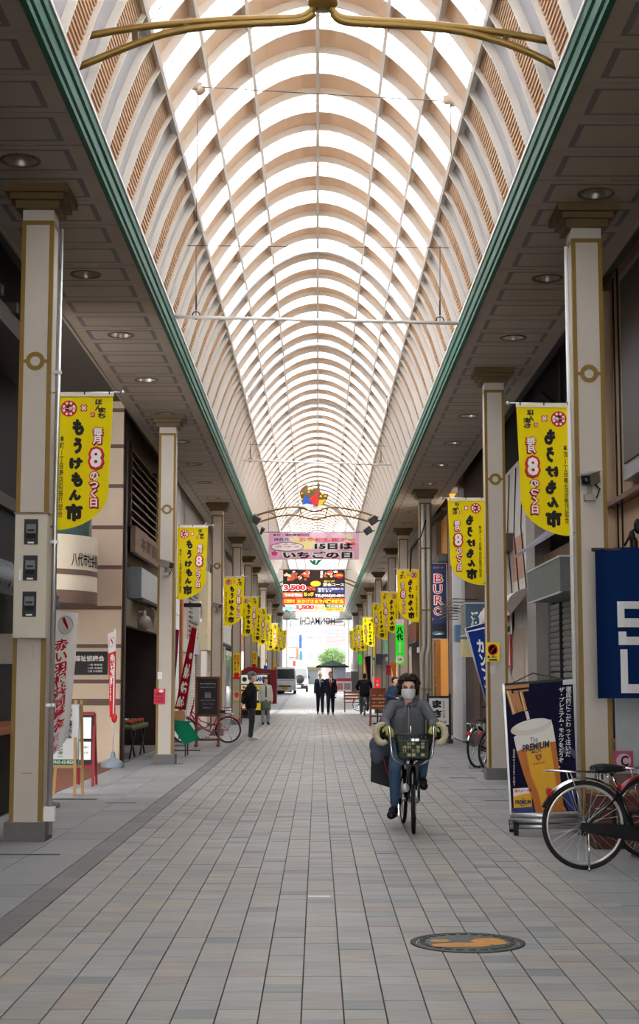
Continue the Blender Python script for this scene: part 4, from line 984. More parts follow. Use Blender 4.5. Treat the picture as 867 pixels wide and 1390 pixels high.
# ---- right 3: dark brown shop, white pillar, narrow alley
r3 = thing('shop_building', 'dark brown shop with a pale grey pillar right of the slatted lantern sign', 'building', (3.5, 30, 0))
part(r3, 'wall', 3.5, 4.6, 29.9, 35.4, 0, ZT, brown_wall); part(r3, 'white_pillar', 3.42, 4.4, 35.4, 37.9, 0, 6.0, M('pale_grey_render', (206, 206, 208), .7, var=.08, bump=.1)); part(r3, 'upper_wall', 3.6, 4.6, 35.4, 38.0, 6.0, ZT, brown_wall)
part(r3, 'door_frame', 3.46, 3.52, 32.0, 33.2, 0, 2.1, M('brown_frame', (84, 58, 54), .5)); part(r3, 'switch_plate', 3.47, 3.5, 31.2, 31.35, 1.15, 1.3, greybox)
for k in range(5): rel(r3, MB().tube([(3.5, 32.5, 2.9 + k * .07), (2.95, 32.2, 2.9 + k * .07), (2.95, 36.0, 2.9 + k * .07), (3.45, 36.3, 2.9 + k * .07)], .012, 5)).obj('railing_bar', black_met, r3)
# ---- right 4: orange lit shop
lit_o = M('orange_lit_wall', (246, 176, 74), .6, var=.05)  # warm lamplight on the wall is put into its base colour
r4 = thing('shop_building', 'shop with glowing orange walls behind the slatted lantern sign on the right', 'building', (3.5, 39, 0))
part(r4, 'orange_wall', 3.5, 4.6, 39.3, 45.5, 0, ZT, lit_o); part(r4, 'dark_beam', 3.2, 3.52, 39.2, 46.5, 4.55, 4.75, blackm); part(r4, 'upper_beam', 3.3, 3.52, 39.2, 46.5, 5.9, 5.98, blackm)
part(r4, 'dark_corner_post', 3.44, 3.56, 39.15, 39.4, 0, 6, wood_d)
part(r4, 'timber_panel', 3.40, 3.55, 42.6, 44.0, 0, 3.2, M('carved_timber', (176, 120, 66), .6, var=.2, scale=4, grain=(1, 1, .2))); part(r4, 'grey_panel', 3.36, 3.55, 44.4, 47.2, 0, 3.0, greybox_l); part(r4, 'grey_blind', 3.36, 3.5, 42.0, 45.3, 4.8, 6.3, M('grey_brown_blind', (120, 108, 98), .6))
tb = MB(); T = Matrix.Translation((3.395, 43.3, 1.9)) @ Matrix.Rotation(-PI / 2, 4, 'Z'); put_text(tb, 'やきとりの店', 0, 0, .5, 1.9, 0, 0, .03, True, T); rel(r4, tb).obj('lettering', ink, r4)
part(r4, 'dark_end', 3.5, 4.6, 45.5, 47.8, 0, ZT, brown_wall)
# the shop's own warm wall-washer lamps under its beam
for k, y in enumerate((40.6, 42.2)):
    ld = bpy.data.lights.new('wall_lamp', 'SPOT'); ld.energy = 60; ld.color = (1, .72, .36); ld.spot_size = 2.2; ld.shadow_soft_size = .1
    wl_ = thing('wall_washer_lamp', 'small warm lamp under the beam of the orange shop, %s one' % ('nearer' if k == 0 else 'farther'), 'lamp', (3.12, y, 4.5)); MB().lathe([(.001, .04), (.04, .04), (.05, -.04)], 10).obj('shade', blackm, wl_)
    lo = bpy.data.objects.new('light', ld); COL.objects.link(lo); lo.parent = wl_; lo.location = (0, 0, -.05); lo.rotation_euler = (0, .35, 0)
    MB().bar((0, 0, .04), (.12, 0, .12), .02).obj('arm', blackm, wl_)
shopfront(1, 48.1, 55.5, 'timber-fronted shop behind the fifth right column', wm('wall_tan_f', (186, 168, 150)), wm('sign_wood_f', (134, 82, 50)))
shopfront(1, 55.8, 65.4, 'cream shopfront beside the red boards on the right', wm('wall_cream_g', (208, 196, 180)), wm('sign_red_g', (150, 50, 44)))
shopfront(1, 70.0, 80.5, 'grey-beige shopfront beyond the right side street', wm('wall_gb_h', (182, 176, 168)), wm('sign_green_h', (70, 110, 84)))
shopfront(1, 80.8, 92.5, 'light shopfront with yellow sign far along on the right', wm('wall_light_i', (210, 204, 196)), wm('sign_yellow_i', (226, 196, 60)), 'shutter')
shopfront(1, 92.8, 107.5, 'pale shopfront at the far right end of the arcade', wm('wall_pale_j', (200, 196, 190)), wm('sign_white_j', (222, 222, 222)))
# ================================================================== COLUMN FITTINGS
def col_front(i, s): L = CL if s < 0 else CR; return L[i] - HW - .006
# meter box on the first left column
yF = 13.77 - HW
p0, p1_ = P(21, 698, yF - .16), P(61, 866, yF - .16)
mbx = thing('meter_cabinet', 'cream steel cabinet with three electricity meters on the nearest left column', 'cabinet', ((p0.x + p1_.x) / 2, yF - .08, p1_.z))
mw, mh_ = p1_.x - p0.x, p0.z - p1_.z
cab = M('cabinet_cream', (196, 186, 168), .45, var=.06)
MB().box(-mw / 2, mw / 2, -.08, .07, 0, mh_).obj('case', cab, mbx); MB().box(-mw / 2 - .01, mw / 2 + .01, -.09, .08, mh_, mh_ + .02).obj('rain_cap', M('cap_brown', (120, 104, 92), .5), mbx)
MB().box(-mw / 2 + .01, mw / 2 - .01, -.084, -.08, .01, mh_ - .01).obj('door_panel', cab, mbx)
met = M('meter_face', (104, 106, 106), .4)
for k, (ya, yb, xa, xb) in enumerate(((705, 739, 33.5, 51.5), (754, 788, 32, 50.5), (803, 837, 31, 49))):
    a, b_ = P(xa, ya, yF - .16), P(xb, yb, yF - .16); l = mbx.location
    wf = MB().box(a.x - l.x, b_.x - l.x, -.092, -.084, b_.z - l.z, a.z - l.z).obj('meter_window', blackm, mbx)
    cx = (a.x + b_.x) / 2 - l.x; h = a.z - b_.z; zb = b_.z - l.z
    MB().box(cx - .042, cx + .042, -.10, -.092, zb + h * .45, zb + h * .80).obj('meter_face', met, wf); MB().box(cx - .03, cx + .03, -.103, -.10, zb + h * .52, zb + h * .60).obj('dial_slot', ink, wf)
    MB().box(cx - .04, cx + .04, -.098, -.092, zb + h * .25, zb + h * .42).obj('terminal_cover', dark_wall, wf); MB().box(cx - .028, cx + .028, -.097, -.092, zb + h * .04, zb + h * .10).obj('label_plate', white_m, wf)
a = P(27, 780, yF - .17) - mbx.location; MB().box(a.x - .012, a.x + .012, -.096, -.084, a.z - .05, a.z + .05).obj('handle', alu, mbx)
c1 = colm[(-1, 0)]
MB().box(-.04, .04, -HW - .02, -HW, 0, .13).obj('cover_plate', cream, c1, (-.005, 0, P(39, 895, yF).z))
mb = MB(); zq = P(39, 1050, yF).z; mb.box(-.05, .05, -HW - .0015, -HW, zq, zq + .006); mb.obj('rust_scratch', M('rust_mark', (150, 100, 50), .8), c1)
MB().tube([(HW + .05, -.02, .05), (HW + .05, -.02, 5.7)], .022, 8).obj('conduit', alu, c1)
for z in (1.2, 2.7, 4.3): MB().box(HW, HW + .08, -.04, 0, z, z + .03).obj('conduit_clip', alu, c1)
MB().box(HW + .0, HW + .1, -.06, .02, .17, .30).obj('junction_box', white_m, c1)
for (s, i) in ((1, 0),): MB().tube([(-HW - .03, 0, .2), (-HW - .03, 0, 5.7)], .02, 8).obj('conduit', white_m, colm[(s, i)])
# two pipes on the third right column, with an offset low down
c3 = colm[(1, 2)]
for dx in (-.055, .065): MB().tube([(dx, -HW - .06, 5.7), (dx, -HW - .06, 2.3), (dx - .06, -HW - .06, 2.0), (dx - .06, -HW - .06, .05)], .05, 10).obj('drain_pipe', M('beige_drain_pipe', (188, 178, 164), .5), c3)
for z in (4.6, 3.1, 1.2): MB().box(-HW, HW, -HW - .115, -HW, z, z + .03).obj('pipe_strap', gold, c3)
mb = MB(); mb.tube([(.0, -HW - .12, 5.3), (-.12, -HW - .2, 4.9), (-.35, -HW - .1, 4.6), (-.38, -HW, 4.05)], .02, 6); mb.obj('hanging_cable', blackm, c3)
# posters and stickers on columns
def on_col(i, s, x0, x1, y0, y1, name, label, cat, mat, th=.006, group=None):
    Y = col_front(i, s); a, b_ = P(x0, y0, Y), P(x1, y1, Y); o = ((a.x + b_.x) / 2, Y - .008, b_.z)
    t = tag(MB().box(-(b_.x - a.x) / 2, (b_.x - a.x) / 2, 0, th, 0, a.z - b_.z).obj(name, mat, None, o), label, cat, group); return t, b_.x - a.x, a.z - b_.z
def letter(parent, items, mats, y=-.003):
    mb = MB()
    for it in items:
        if it[0] == 't': _, s_, cx, cz, w_, h_, m_, bold, vert = it; put_text(mb, s_, cx, cz, w_, h_, m_, y - .002, bold, vert)
        elif it[0] == 'b': _, x0, x1, z0, z1, m_ = it; mb.box(x0, x1, y, y + .001, z0, z1, m_)
        elif it[0] == 'e':
            _, cx, cz, rx, rz, m_ = it; n = 20; mb.add([(cx + rx * math.cos(2 * PI * k / n), y - .001, cz + rz * math.sin(2 * PI * k / n)) for k in range(n)], [tuple(range(n))], m_)
        elif it[0] == 'p': _, pts, m_, dy = it; mb.add([(x, y - dy, z) for x, z in pts], [tuple(range(len(pts)))], m_)
    return mb.obj('lettering', mats, parent)
yel = M('yellow_print', (240, 200, 40), .7); ys = M('sign_yellow', (238, 212, 30), .5); pinkr = M('magenta_red_paper', (206, 36, 70), .6)
t, w_, h_ = on_col(1, -1, 209, 224, 935, 956, 'poster', 'small red notice with black characters on the second left column', 'poster', pinkr)
letter(t, [('t', 'お知らせ', 0, h_ * .66, w_ * .7, h_ * .18, 0, .02, False), ('t', '歳末大売出し', 0, h_ * .4, w_ * .8, h_ * .12, 0, .01, False), ('t', '本町商店街', 0, h_ * .2, w_ * .7, h_ * .1, 0, .01, False), ('e', w_ * .15, h_ * .86, w_ * .2, h_ * .1, 1)], [ink, whitep])
t, w_, h_ = on_col(1, -1, 214, 220, 912, 922, 'switch_plate', 'small pale cover plate on the second left column above the red notice', 'plate', white_m, .02)
for i, (x0, x1, y0, y1) in ((3, (316.5, 326, 886, 922)), (5, (340.5, 348.5, 884, 907)), (8, (371.5, 375, 896, 909))):
    t, w_, h_ = on_col(i, -1, x0, x1, y0, y1, 'vertical_sign', 'narrow yellow vertical sign with Japanese characters on the %s left column' % ORD[i], 'sign', ys, group='yellow strips on the left columns')
    letter(t, [('t', '歩行者優先', -w_ * .2, h_ * .62, w_ * .3, h_ * .62, 0, .02, True), ('t', '自転車押し', w_ * .22, h_ * .62, w_ * .34, h_ * .62, 1, .03, True), ('b', -w_ / 2, w_ / 2, 0, h_ * .1, 1), ('e', 0, h_ * .17, w_ * .4, h_ * .09, 1)], [ink, redp])
t, w_, h_ = on_col(3, -1, 317, 325, 938, 951, 'poster', 'pale yellow and pink sticker low on the fourth left column', 'poster', M('pale_yellow_paper', (226, 214, 120), .7)); letter(t, [('e', 0, h_ * .6, w_ * .38, h_ * .3, 0)], [M('pink_print', (226, 60, 130))])
t, w_, h_ = on_col(1, 1, 659, 678, 872, 898, 'poster', 'small yellow no-entry notice with red ring on the second right column', 'poster', ys)
letter(t, [('e', 0, h_ * .62, w_ * .36, h_ * .30, 1), ('e', 0, h_ * .62, w_ * .29, h_ * .24, 2), ('p', [(-w_ * .25, h_ * .45), (-w_ * .2, h_ * .42), (w_ * .25, h_ * .8), (w_ * .2, h_ * .84)], 1, .003), ('b', -w_ * .3, w_ * .3, h_ * .05, h_ * .12, 0), ('e', -w_ * .3, h_ * .24, w_ * .1, h_ * .08, 3), ('t', '禁止', w_ * .1, h_ * .24, w_ * .4, h_ * .14, 0, .02, False)], [ink, redp, M('pink_paper', (230, 190, 170), .7), MATS['blue_print']])
on_col(1, 1, 665, 672, 904, 914, 'switch_plate', 'small grey cover plate on the second right column below the yellow notice', 'plate', M('pale_plate', (196, 192, 188), .5), .02)
t, w_, h_ = on_col(4, 1, 524, 530, 903, 916, 'poster', 'small dark red notice on the fifth right column', 'poster', pinkr)
# green vertical lit sign on the fourth right column
gs_m = M('bright_green_sign', (30, 220, 40), .4, emit=.35)
t, w_, h_ = on_col(3, 1, 536.5, 548.5, 848, 902, 'vertical_sign', 'bright green vertical sign with black characters on the fourth right column', 'sign', gs_m, .05)
letter(t, [('b', -w_ / 2, w_ / 2, h_ * .999, h_ * 1.14, 1), ('t', '八代', 0, h_ * .77, w_ * .8, h_ * .34, 0, .06, True), ('t', '商店街', 0, h_ * .42, w_ * .32, h_ * .26, 1, .03, True), ('e', 0, h_ * .13, w_ * .42, h_ * .10, 1), ('t', '会員', 0, h_ * .13, w_ * .5, h_ * .06, 0, .02, False)], [ink, whitep])
# CCTV cameras
cctv_m = M('camera_housing', (150, 146, 140), .4, .2, var=.08)
def cctv(label, x, y, z, aim):
    t = thing('security_camera', label, 'camera', (x, y, z), 0, 'security cameras on the columns')
    T = Matrix.Translation((0, -.12, .03)) @ Matrix.Rotation(aim, 4, 'Z') @ Matrix.Rotation(.22, 4, 'X')
    h = MB().box(-.05, .05, -.14, .14, -.05, .05, 0, T).obj('housing', cctv_m, t)
    MB().box(-.058, .058, -.18, .15, .05, .062, 0, T).obj('sun_shield', cctv_m, t); MB().box(-.045, .045, -.145, -.139, -.045, .045, 0, T).obj('front_plate', blackm, t)
    MB().lathe([(.028, 0), (.028, .02), (.001, .018)], 12, 0, T @ Matrix.Translation((0, -.142, 0)) @ Matrix.Rotation(PI / 2, 4, 'X')).obj('lens', M('lens_glass', (30, 50, 52), .1, spec=.8), t)
    MB().bar((0, -.1, -.03), (0, -.06, -.12), .04).obj('arm', cctv_m, t); MB().box(-.05, .05, -.09, 0, -.17, -.11).obj('wall_bracket', cctv_m, t)
    MB().tube([(.045, -.04, .0), (.10, -.06, -.06), (.07, -.05, -.14), (.02, -.03, -.15)], .008, 5).obj('cable', blackm, t)
cctv('grey security camera on the nearest right column', 2.60, col_front(0, 1) + .002, P(812, 655, 14.1).z, -.5)
cctv('small security camera on the second left column', -2.63, col_front(1, -1) + .002, P(222, 768, 25.7).z, .9)
cctv('small security camera on the third left column', -2.63, col_front(2, -1) + .002, P(290, 823, 38.8).z, .9)

# ================================================================== LEFT SIDE: FLAGS AND BOARDS
white_c = M_cloth('white_flag_cloth', (248, 246, 242), .45); red_c = M_cloth('red_flag_cloth', (190, 26, 36), .25); mag_c = M_cloth('magenta_flag_cloth', (140, 30, 84), .25); dred_c = M_cloth('dark_red_flag_cloth', (164, 20, 30), .25)
def flag_mesh(quad, nu=8, nv=24, amp=.03, seed=0):
    """cloth between four corners (top-left, top-right, bottom-right, bottom-left), rippled"""
    tl, tr, br, bl = [Vector(q) for q in quad]; mb = MB(); vs = []
    for i in range(nv + 1):
        for j in range(nu + 1):
            u, v = j / nu, i / nv; p = (tl * (1 - u) + tr * u) * (1 - v) + (bl * (1 - u) + br * u) * v
            p = p + Vector((0, amp * math.sin(u * 5 + v * 4 + seed) * (.3 + u), 0)); vs.append(p)
    mb.add(vs, [(i * (nu + 1) + j, (i + 1) * (nu + 1) + j, (i + 1) * (nu + 1) + j + 1, i * (nu + 1) + j + 1) for i in range(nv) for j in range(nu)], 0, True); return mb
def flag_map(quad, amp, seed):
    tl, tr, br, bl = [Vector(q) for q in quad]
    def f(u, v, off=.006):
        p = (tl * (1 - u) + tr * u) * (1 - v) + (bl * (1 - u) + br * u) * v
        return p + Vector((0, amp * math.sin(u * 5 + v * 4 + seed) * (.3 + u) - off, 0))
    return f
def map_text(mb, f, s_, u0, u1, v0, v1, mat, bold=.02, vert=True, off=.006):
    v, fa, bb = glyphs(s_, bold, vert)
    mb.add([f(u0 + (a - bb[0]) / (bb[1] - bb[0]) * (u1 - u0), v1 - (b - bb[2]) / (bb[3] - bb[2]) * (v1 - v0), off) for a, b in v], fa, mat)
def nobori(label, quad, pole, mat, texts, mats, amp=.03, seed=0, base=None, extra=None, group='tall banner flags on poles'):
    o = Vector(pole[0]); t = thing('banner_flag', label, 'flag', o, 0, group)
    q = [Vector(v) - o for v in quad]; c = flag_mesh(q, 8, 24, amp, seed).obj('cloth', mat, t)
    MB().tube([Vector(p) - o for p in pole], .012, 8).obj('pole', white_m, t)
    mb = MB(); f = flag_map(q, amp, seed)
    for tx in texts: map_text(mb, f, *tx)
    if extra: extra(mb, f)
    mb.obj('lettering', mats, c)
    if base: base(t)
    return t
def grid_patch(mb, f, u0, u1, v0, v1, mat, off=.004, n=6):
    k = len(mb.v); vs = [f(u0 + (u1 - u0) * j / n, v0 + (v1 - v0) * i / n, off) for i in range(n + 1) for j in range(n + 1)]
    mb.add(vs, [(i * (n + 1) + j, (i + 1) * (n + 1) + j, (i + 1) * (n + 1) + j + 1, i * (n + 1) + j + 1) for i in range(n) for j in range(n)], mat)
def feather(u, v, ru, rv):
    def ex(mb, f):
        n = 14
        for (du, dv, k, m_) in ((0, 0, 1.0, 2), (0, 0, .86, 3)):
            mb.add([f(u + ru * k * math.cos(2 * PI * j / 24), v + rv * k * math.sin(2 * PI * j / 24), .005 + .001 * m_) for j in range(24)], [tuple(range(24))], m_)
        mb.add([f(u + a * ru, v + b * rv, .010) for a, b in ((-.45, -.75), (-.15, -.8), (.25, -.1), (.45, .55), (.15, .3), (-.3, -.3))], [tuple(range(6))], 0)
    return ex
Yw = 17.2
wq = [P(70, 828, Yw), P(107, 832, Yw - .1), P(93, 1000, Yw - .05), P(66, 1034, Yw)]
nobori('tall white banner flag with red brush characters and feather leaning behind the nearest left column', wq, [(wq[0].x - .02, Yw, .02), (wq[0].x - .02, Yw, wq[0].z + .06)], white_c,
       [('赤い羽根共同募金', .14, .72, .20, .86, 0, .03), ('お願いします', .1, .5, .87, .985, 0, .02)], [redp, ink, M('pale_grey_print', (200, 196, 190), .7), whitep], .025, 1.0, lambda t: MB().lathe([(.16, 0), (.16, .05), (.04, .08)], 14, 0, Matrix.Translation((0, 0, -.02))).obj('base', greybox, t), feather(.55, .10, .30, .07))
Yn = 24.9
nq = [P(146, 860, Yn), P(157.5, 856, Yn), P(156.5, 972, Yn), P(149, 974, Yn)]
def nb(t):
    MB().lathe([(.19, 0), (.2, .05), (.14, .11), (.05, .15), (.03, .26), (.001, .26)], 20, 0, Matrix.Translation((0, 0, -.26))).obj('water_base', M('blue_grey_plastic', (128, 138, 150), .5), t)
    MB().ball((.02, -.03, .55), .05, 8, 0, (1, .6, 1.6)).obj('tie_cord', red_m, t)
def nex(mb, f): grid_patch(mb, f, 0, 1, .24, 1.0, 0); feather(.5, .12, .42, .06)(mb, f)
nobori('narrow red and white banner flag on a grey water base by the cream office wall', nq, [(P(153, 1030, Yn).x, Yn, .26), (P(153, 1030, Yn).x, Yn, nq[1].z + .03)], white_c, [('赤い羽根', .25, .8, .26, .62, 1, .05, True, .012), ('共同募金', .1, .35, .5, .8, 1, .0, True, .012)], [redp, whitep, M('pale_grey_print', (200, 196, 190)), whitep], .015, .5, nb, nex)
# white notice board on a wooden easel
Ye = 18.9
a, b_ = P(69, 957, Ye), P(106, 1038, Ye); ez = thing('notice_board', 'white notice board with green and black writing on a pale wooden easel', 'sign', ((a.x + b_.x) / 2, Ye, 0))
w_, h0, h1 = b_.x - a.x, b_.z, a.z
bd = MB().box(-w_ / 2, w_ / 2, -.02, .02, h0, h1).obj('board', white_m, ez); MB().box(-w_ / 2 - .01, w_ / 2 + .01, -.015, .025, h0 - .01, h1 + .01).obj('frame', greybox_l, bd)
letter(bd, [('t', '八代市社会福祉協議会', w_ * .18, h0 + (h1 - h0) * .70, w_ * .2, (h1 - h0) * .52, 0, .03, True), ('t', 'ボランティアセンター', -w_ * .12, h0 + (h1 - h0) * .43, w_ * .2, (h1 - h0) * .60, 1, .03, True), ('b', -w_ / 2, w_ / 2, h0, h0 + (h1 - h0) * .09, 1), ('t', '0965-62-8228', 0, h0 + (h1 - h0) * .045, w_ * .8, (h1 - h0) * .055, 2, .02, False)], [ink, MATS['green_print'], whitep], -.022)
for x in (w_ * .42, w_ * .62): MB().bar((x, -.06 if x < .2 else .12, 0), (x - .02, .03, h1 + .06), .035, .03).obj('easel_leg', wood_l, ez)
MB().bar((-w_ * .45, .22, 0), (-w_ * .2, .05, h1), .035, .03).obj('easel_leg', wood_l, ez); MB().bar((-w_ / 2, -.01, h0 - .025), (w_ * .65, -.01, h0 - .025), .03).obj('ledge', wood_l, ez)
# red framed black board behind it
Yr = 20.6
a, b_ = P(104, 968, Yr), P(127, 1040, Yr); rb = thing('menu_board', 'black board in a red frame with white papers in front of the cream office', 'sign', ((a.x + b_.x) / 2, Yr, 0)); w_ = b_.x - a.x; h1, h0 = a.z, b_.z
for x in (-w_ / 2, w_ / 2): MB().bar((x, -.05, 0), (x, .02, h1), .035).obj('frame_post', M('dark_red_frame', (134, 28, 34), .45), rb); MB().bar((x, .3, 0), (x, .03, h1 - .05), .03).obj('rear_leg', MATS['dark_red_frame'], rb)
bd = MB().box(-w_ / 2, w_ / 2, -.01, .01, h0 + .02, h1 - .02).obj('board', blackm, rb); MB().bar((-w_ / 2, .02, h1), (w_ / 2, .02, h1), .035).obj('frame_rail', MATS['dark_red_frame'], rb); MB().bar((-w_ / 2, -.03, h0), (w_ / 2, -.03, h0), .035).obj('frame_rail', MATS['dark_red_frame'], rb)
for z0, z1 in ((.52, .92), (.12, .46)): 
    pp = MB().box(-w_ * .38, w_ * .34, -.018, -.012, h0 + (h1 - h0) * z0, h0 + (h1 - h0) * z1).obj('paper', white_m, bd)
tb = MB(); put_text(tb, '八代市協議会', -w_ * .2, h0 + (h1 - h0) * .72, w_ * .1, (h1 - h0) * .34, 0, -.02, .02, True); put_text(tb, 'ご自由に', 0, h0 + (h1 - h0) * .36, w_ * .5, .03, 0, -.02, .01); put_text(tb, 'どうぞ', 0, h0 + (h1 - h0) * .25, w_ * .4, .03, 0, -.02, .01); tb.obj('lettering', ink, bd)

# ================================================================== LEFT MIDDLE: FLAGS, TABLE, BLACKBOARD
Yf = 29.5
q = [P(232, 853, Yf), P(243, 855, Yf), P(238, 925, Yf), P(234, 925, Yf)]
nobori('folded magenta banner flag beside the second left column', q, [(q[0].x - .03, Yf, .0), (q[0].x - .03, Yf, q[0].z + .1)], mag_c, [], [ink], .03, 2)
Yf = 31.0
q = [P(260, 851, Yf), P(267, 854, Yf), P(252, 964, Yf), P(237, 962, Yf)]
nobori('leaning dark red banner flag with white characters left of the blackboard', q, [(P(246, 1010, Yf).x, Yf + .02, .0), (P(268, 850, Yf).x, Yf + .02, P(268, 850, Yf).z)], dred_c, [('奉', .45, .9, .30, .38, 0, .05), ('納', .2, .9, .44, .62, 0, .05), ('結', .15, .8, .66, .80, 0, .05), ('納', .1, .8, .84, .97, 0, .05)], [whitep], .02, 1)
gt = thing('display_stand', 'small black stand with a green cloth and wooden box beside the second left column', 'stand', (P(240, 1020, 29).x, 28.6, 0))
gcl = M_cloth('green_cloth', (18, 120, 84), .15)
for x in (-.32, .22):
    for y in (-.22, .25): MB().bar((x, y, 0), (x, y, .62), .025).obj('leg', black_met, gt)
for z in (.2, .28, .62): MB().box(-.34, .24, -.24, .27, z - .012, z + .012).obj('shelf', black_met, gt) if z > .5 else MB().bar((-.32, -.22, z), (.22, -.22, z), .018).obj('rail', black_met, gt)
MB().bar((-.32, -.24, .12), (.5, -.24, .12), .02).obj('rail', black_met, gt)
flag_mesh([(-.12, -.26, .70), (.26, -.26, .66), (.5, -.30, .34), (.2, -.28, .22)], 8, 8, .03, 2).obj('draped_cloth', gcl, gt); MB().box(-.14, .3, -.26, .26, .632, .65).obj('table_cover', gcl, gt)
tag(MB().box(-.17, .17, -.14, .14, 0, .2).obj('wooden_box', M('pale_brown_box', (176, 128, 80), .6, var=.15), None, (gt.location.x + .0, 28.6, .65)), 'pale brown wooden box on the green covered stand', 'box')
# blackboard sign
Yb = 32.3
a, b_ = P(266, 920, Yb), P(298, 971, Yb); bb = thing('blackboard_sign', 'tall blackboard in a brown wooden frame on the left pavement', 'sign', ((a.x + b_.x) / 2, Yb, 0)); w_ = b_.x - a.x; h1, h0 = a.z, b_.z
for x in (-w_ / 2 + .02, w_ / 2 - .02): MB().box(x - .025, x + .025, -.03, .03, .06, h1).obj('frame_post', wood_r, bb); MB().box(x - .03, x + .03, -.22, .22, .02, .07).obj('foot', wood_r, bb)
bd = MB().box(-w_ / 2, w_ / 2, -.015, .015, h0, h1 - .02).obj('board', M('blackboard', (46, 46, 50), .7, var=.2), bb)
for z in (h1, h0, .16): MB().box(-w_ / 2, w_ / 2, -.03, .03, z - .025, z + .025).obj('frame_rail', wood_r, bb)
H_ = h1 - h0
letter(bd, [('t', 'Flower&Gift Shop', 0, h0 + H_ * .84, w_ * .66, H_ * .05, 0, .02, False), ('t', 'Seasonal flowers', 0, h0 + H_ * .75, w_ * .62, H_ * .035, 0, .0, False), ('b', -w_ * .13, w_ * .13, h0 + H_ * .46, h0 + H_ * .6, 2), ('b', -w_ * .13, w_ * .13, h0 + H_ * .57, h0 + H_ * .61, 1), ('t', '本日のおすすめ', 0, h0 + H_ * .40, w_ * .6, H_ * .04, 0, .0, False), ('t', '季節の花束', 0, h0 + H_ * .3, w_ * .5, H_ * .04, 1, .0, False), ('t', '500円より', 0, h0 + H_ * .2, w_ * .4, H_ * .04, 0, .0, False)], [M('chalk_white', (186, 186, 184), .9), M('chalk_pink', (190, 110, 130), .9), M('chalk_grey', (140, 134, 140), .9)], -.017)
# lit sign cabinet with a red pitched canopy
Ym = 55.2
a, b_ = P(323.5, 915, Ym), P(366, 966, Ym); kk = thing('sign_cabinet', 'black cabinet of lit yellow and white panels under a dark red pitched frame', 'sign', ((a.x + b_.x) / 2, Ym, 0)); w_ = b_.x - a.x; h1, h0 = a.z, .14; H_ = h1 - h0
dr = M('deep_red_panel', (134, 20, 34), .5)
MB().box(-w_ / 2, w_ / 2, -.06, .06, h0, h1).obj('cabinet', blackm, kk); 
rf = MB(); rf.prism([(-w_ / 2 - .02, h1), (w_ / 2 + .25, h1 + .02), (w_ / 2 + .25, h1 + .14), (-.22, h1 + .27), (-w_ / 2 - .02, h1 + .05)], .35, 0, Matrix.Translation((0, -.05, 0))); rf.obj('red_canopy', dr, kk)
MB().box(w_ / 2, w_ / 2 + .25, -.05, .3, .55, h1 + .02).obj('red_side', dr, kk)
for x in (-w_ / 2 + .06, w_ / 2 - .06): MB().lathe([(.001, -.02), (.06, -.02), (.06, .02), (.001, .02)], 12, 0, Matrix.Translation((x, 0, .06)) @ Matrix.Rotation(PI / 2, 4, 'Y')).obj('castor', blackm, kk); MB().box(x - .02, x + .02, -.03, .03, .1, .16).obj('castor_fork', blackm, kk)
lit_w = M('lit_white_panel', (240, 236, 214), .4, emit=.35); lit_y = M('lit_yellow_panel', (238, 206, 30), .4, emit=.25)
pn = MB().box(-w_ * .46, w_ * .42, -.07, -.06, h0 + H_ * .76, h0 + H_ * .98).obj('top_panel', lit_w, kk)
letter(pn, [('e', -w_ * .30, h0 + H_ * .87, .09, .09, 0), ('e', -w_ * .30, h0 + H_ * .87, .065, .065, 1), ('t', 'Ka', -w_ * .30, h0 + H_ * .87, .07, .05, 0, .02, False), ('t', 'KAGAND', w_ * .12, h0 + H_ * .88, w_ * .5, H_ * .12, 2, .06, False)], [M('teal_print', (40, 120, 150), .6), whitep, M('strong_blue_print', (20, 70, 200), .6)], -.072)
for (x0, x1, z0, z1, m_) in ((-.44, -.2, .62, .73, lit_w), (-.15, .42, .62, .73, lit_y), (-.44, -.12, .36, .58, lit_y), (-.06, .42, .36, .58, lit_w), (-.44, -.12, .12, .30, lit_w), (-.06, .42, .12, .3, lit_y)):
    q = MB().box(w_ * x0, w_ * x1, -.068, -.06, h0 + H_ * z0, h0 + H_ * z1).obj('lit_panel', m_, kk)
letter(kk, [('b', -w_ * .38, -w_ * .18, h0 + H_ * .42, h0 + H_ * .54, 0), ('t', '日替', -w_ * .28, h0 + H_ * .48, w_ * .16, H_ * .09, 1, .03, False), ('b', -w_ * .44, -w_ * .12, h0 + H_ * .12, h0 + H_ * .17, 2), ('t', '定食', w_ * .12, h0 + H_ * .67, w_ * .3, H_ * .07, 0, .03, False), ('e', -w_ * .32, h0 + H_ * .675, .06, .05, 2)], [M('navy_print', (50, 50, 110)), whitep, MATS['orange_print']], -.070)
tag(MB().box(-.07, .07, -.07, .07, 0, .17).obj('blue_beacon', M('blue_plastic', (30, 110, 220), .4), None, (kk.location.x + .42, Ym + .1, h1 + .14)), 'small bright blue box on the dark red sign cabinet', 'box')
# dark wire basket rack beside fourth left column
cr_ = thing('wire_rack', 'dark wire crate rack beside the fourth left column', 'rack', (P(308, 972, 49).x, 49.6, 0))
for k in range(5): MB().box(-.35, .45, -.2, .2, .15 + k * .09, .165 + k * .09).obj('wire_tier', black_met, cr_)
for x in (-.34, .44):
    for y in (-.19, .19): MB().bar((x, y, 0), (x, y, .56), .02).obj('post', black_met, cr_)

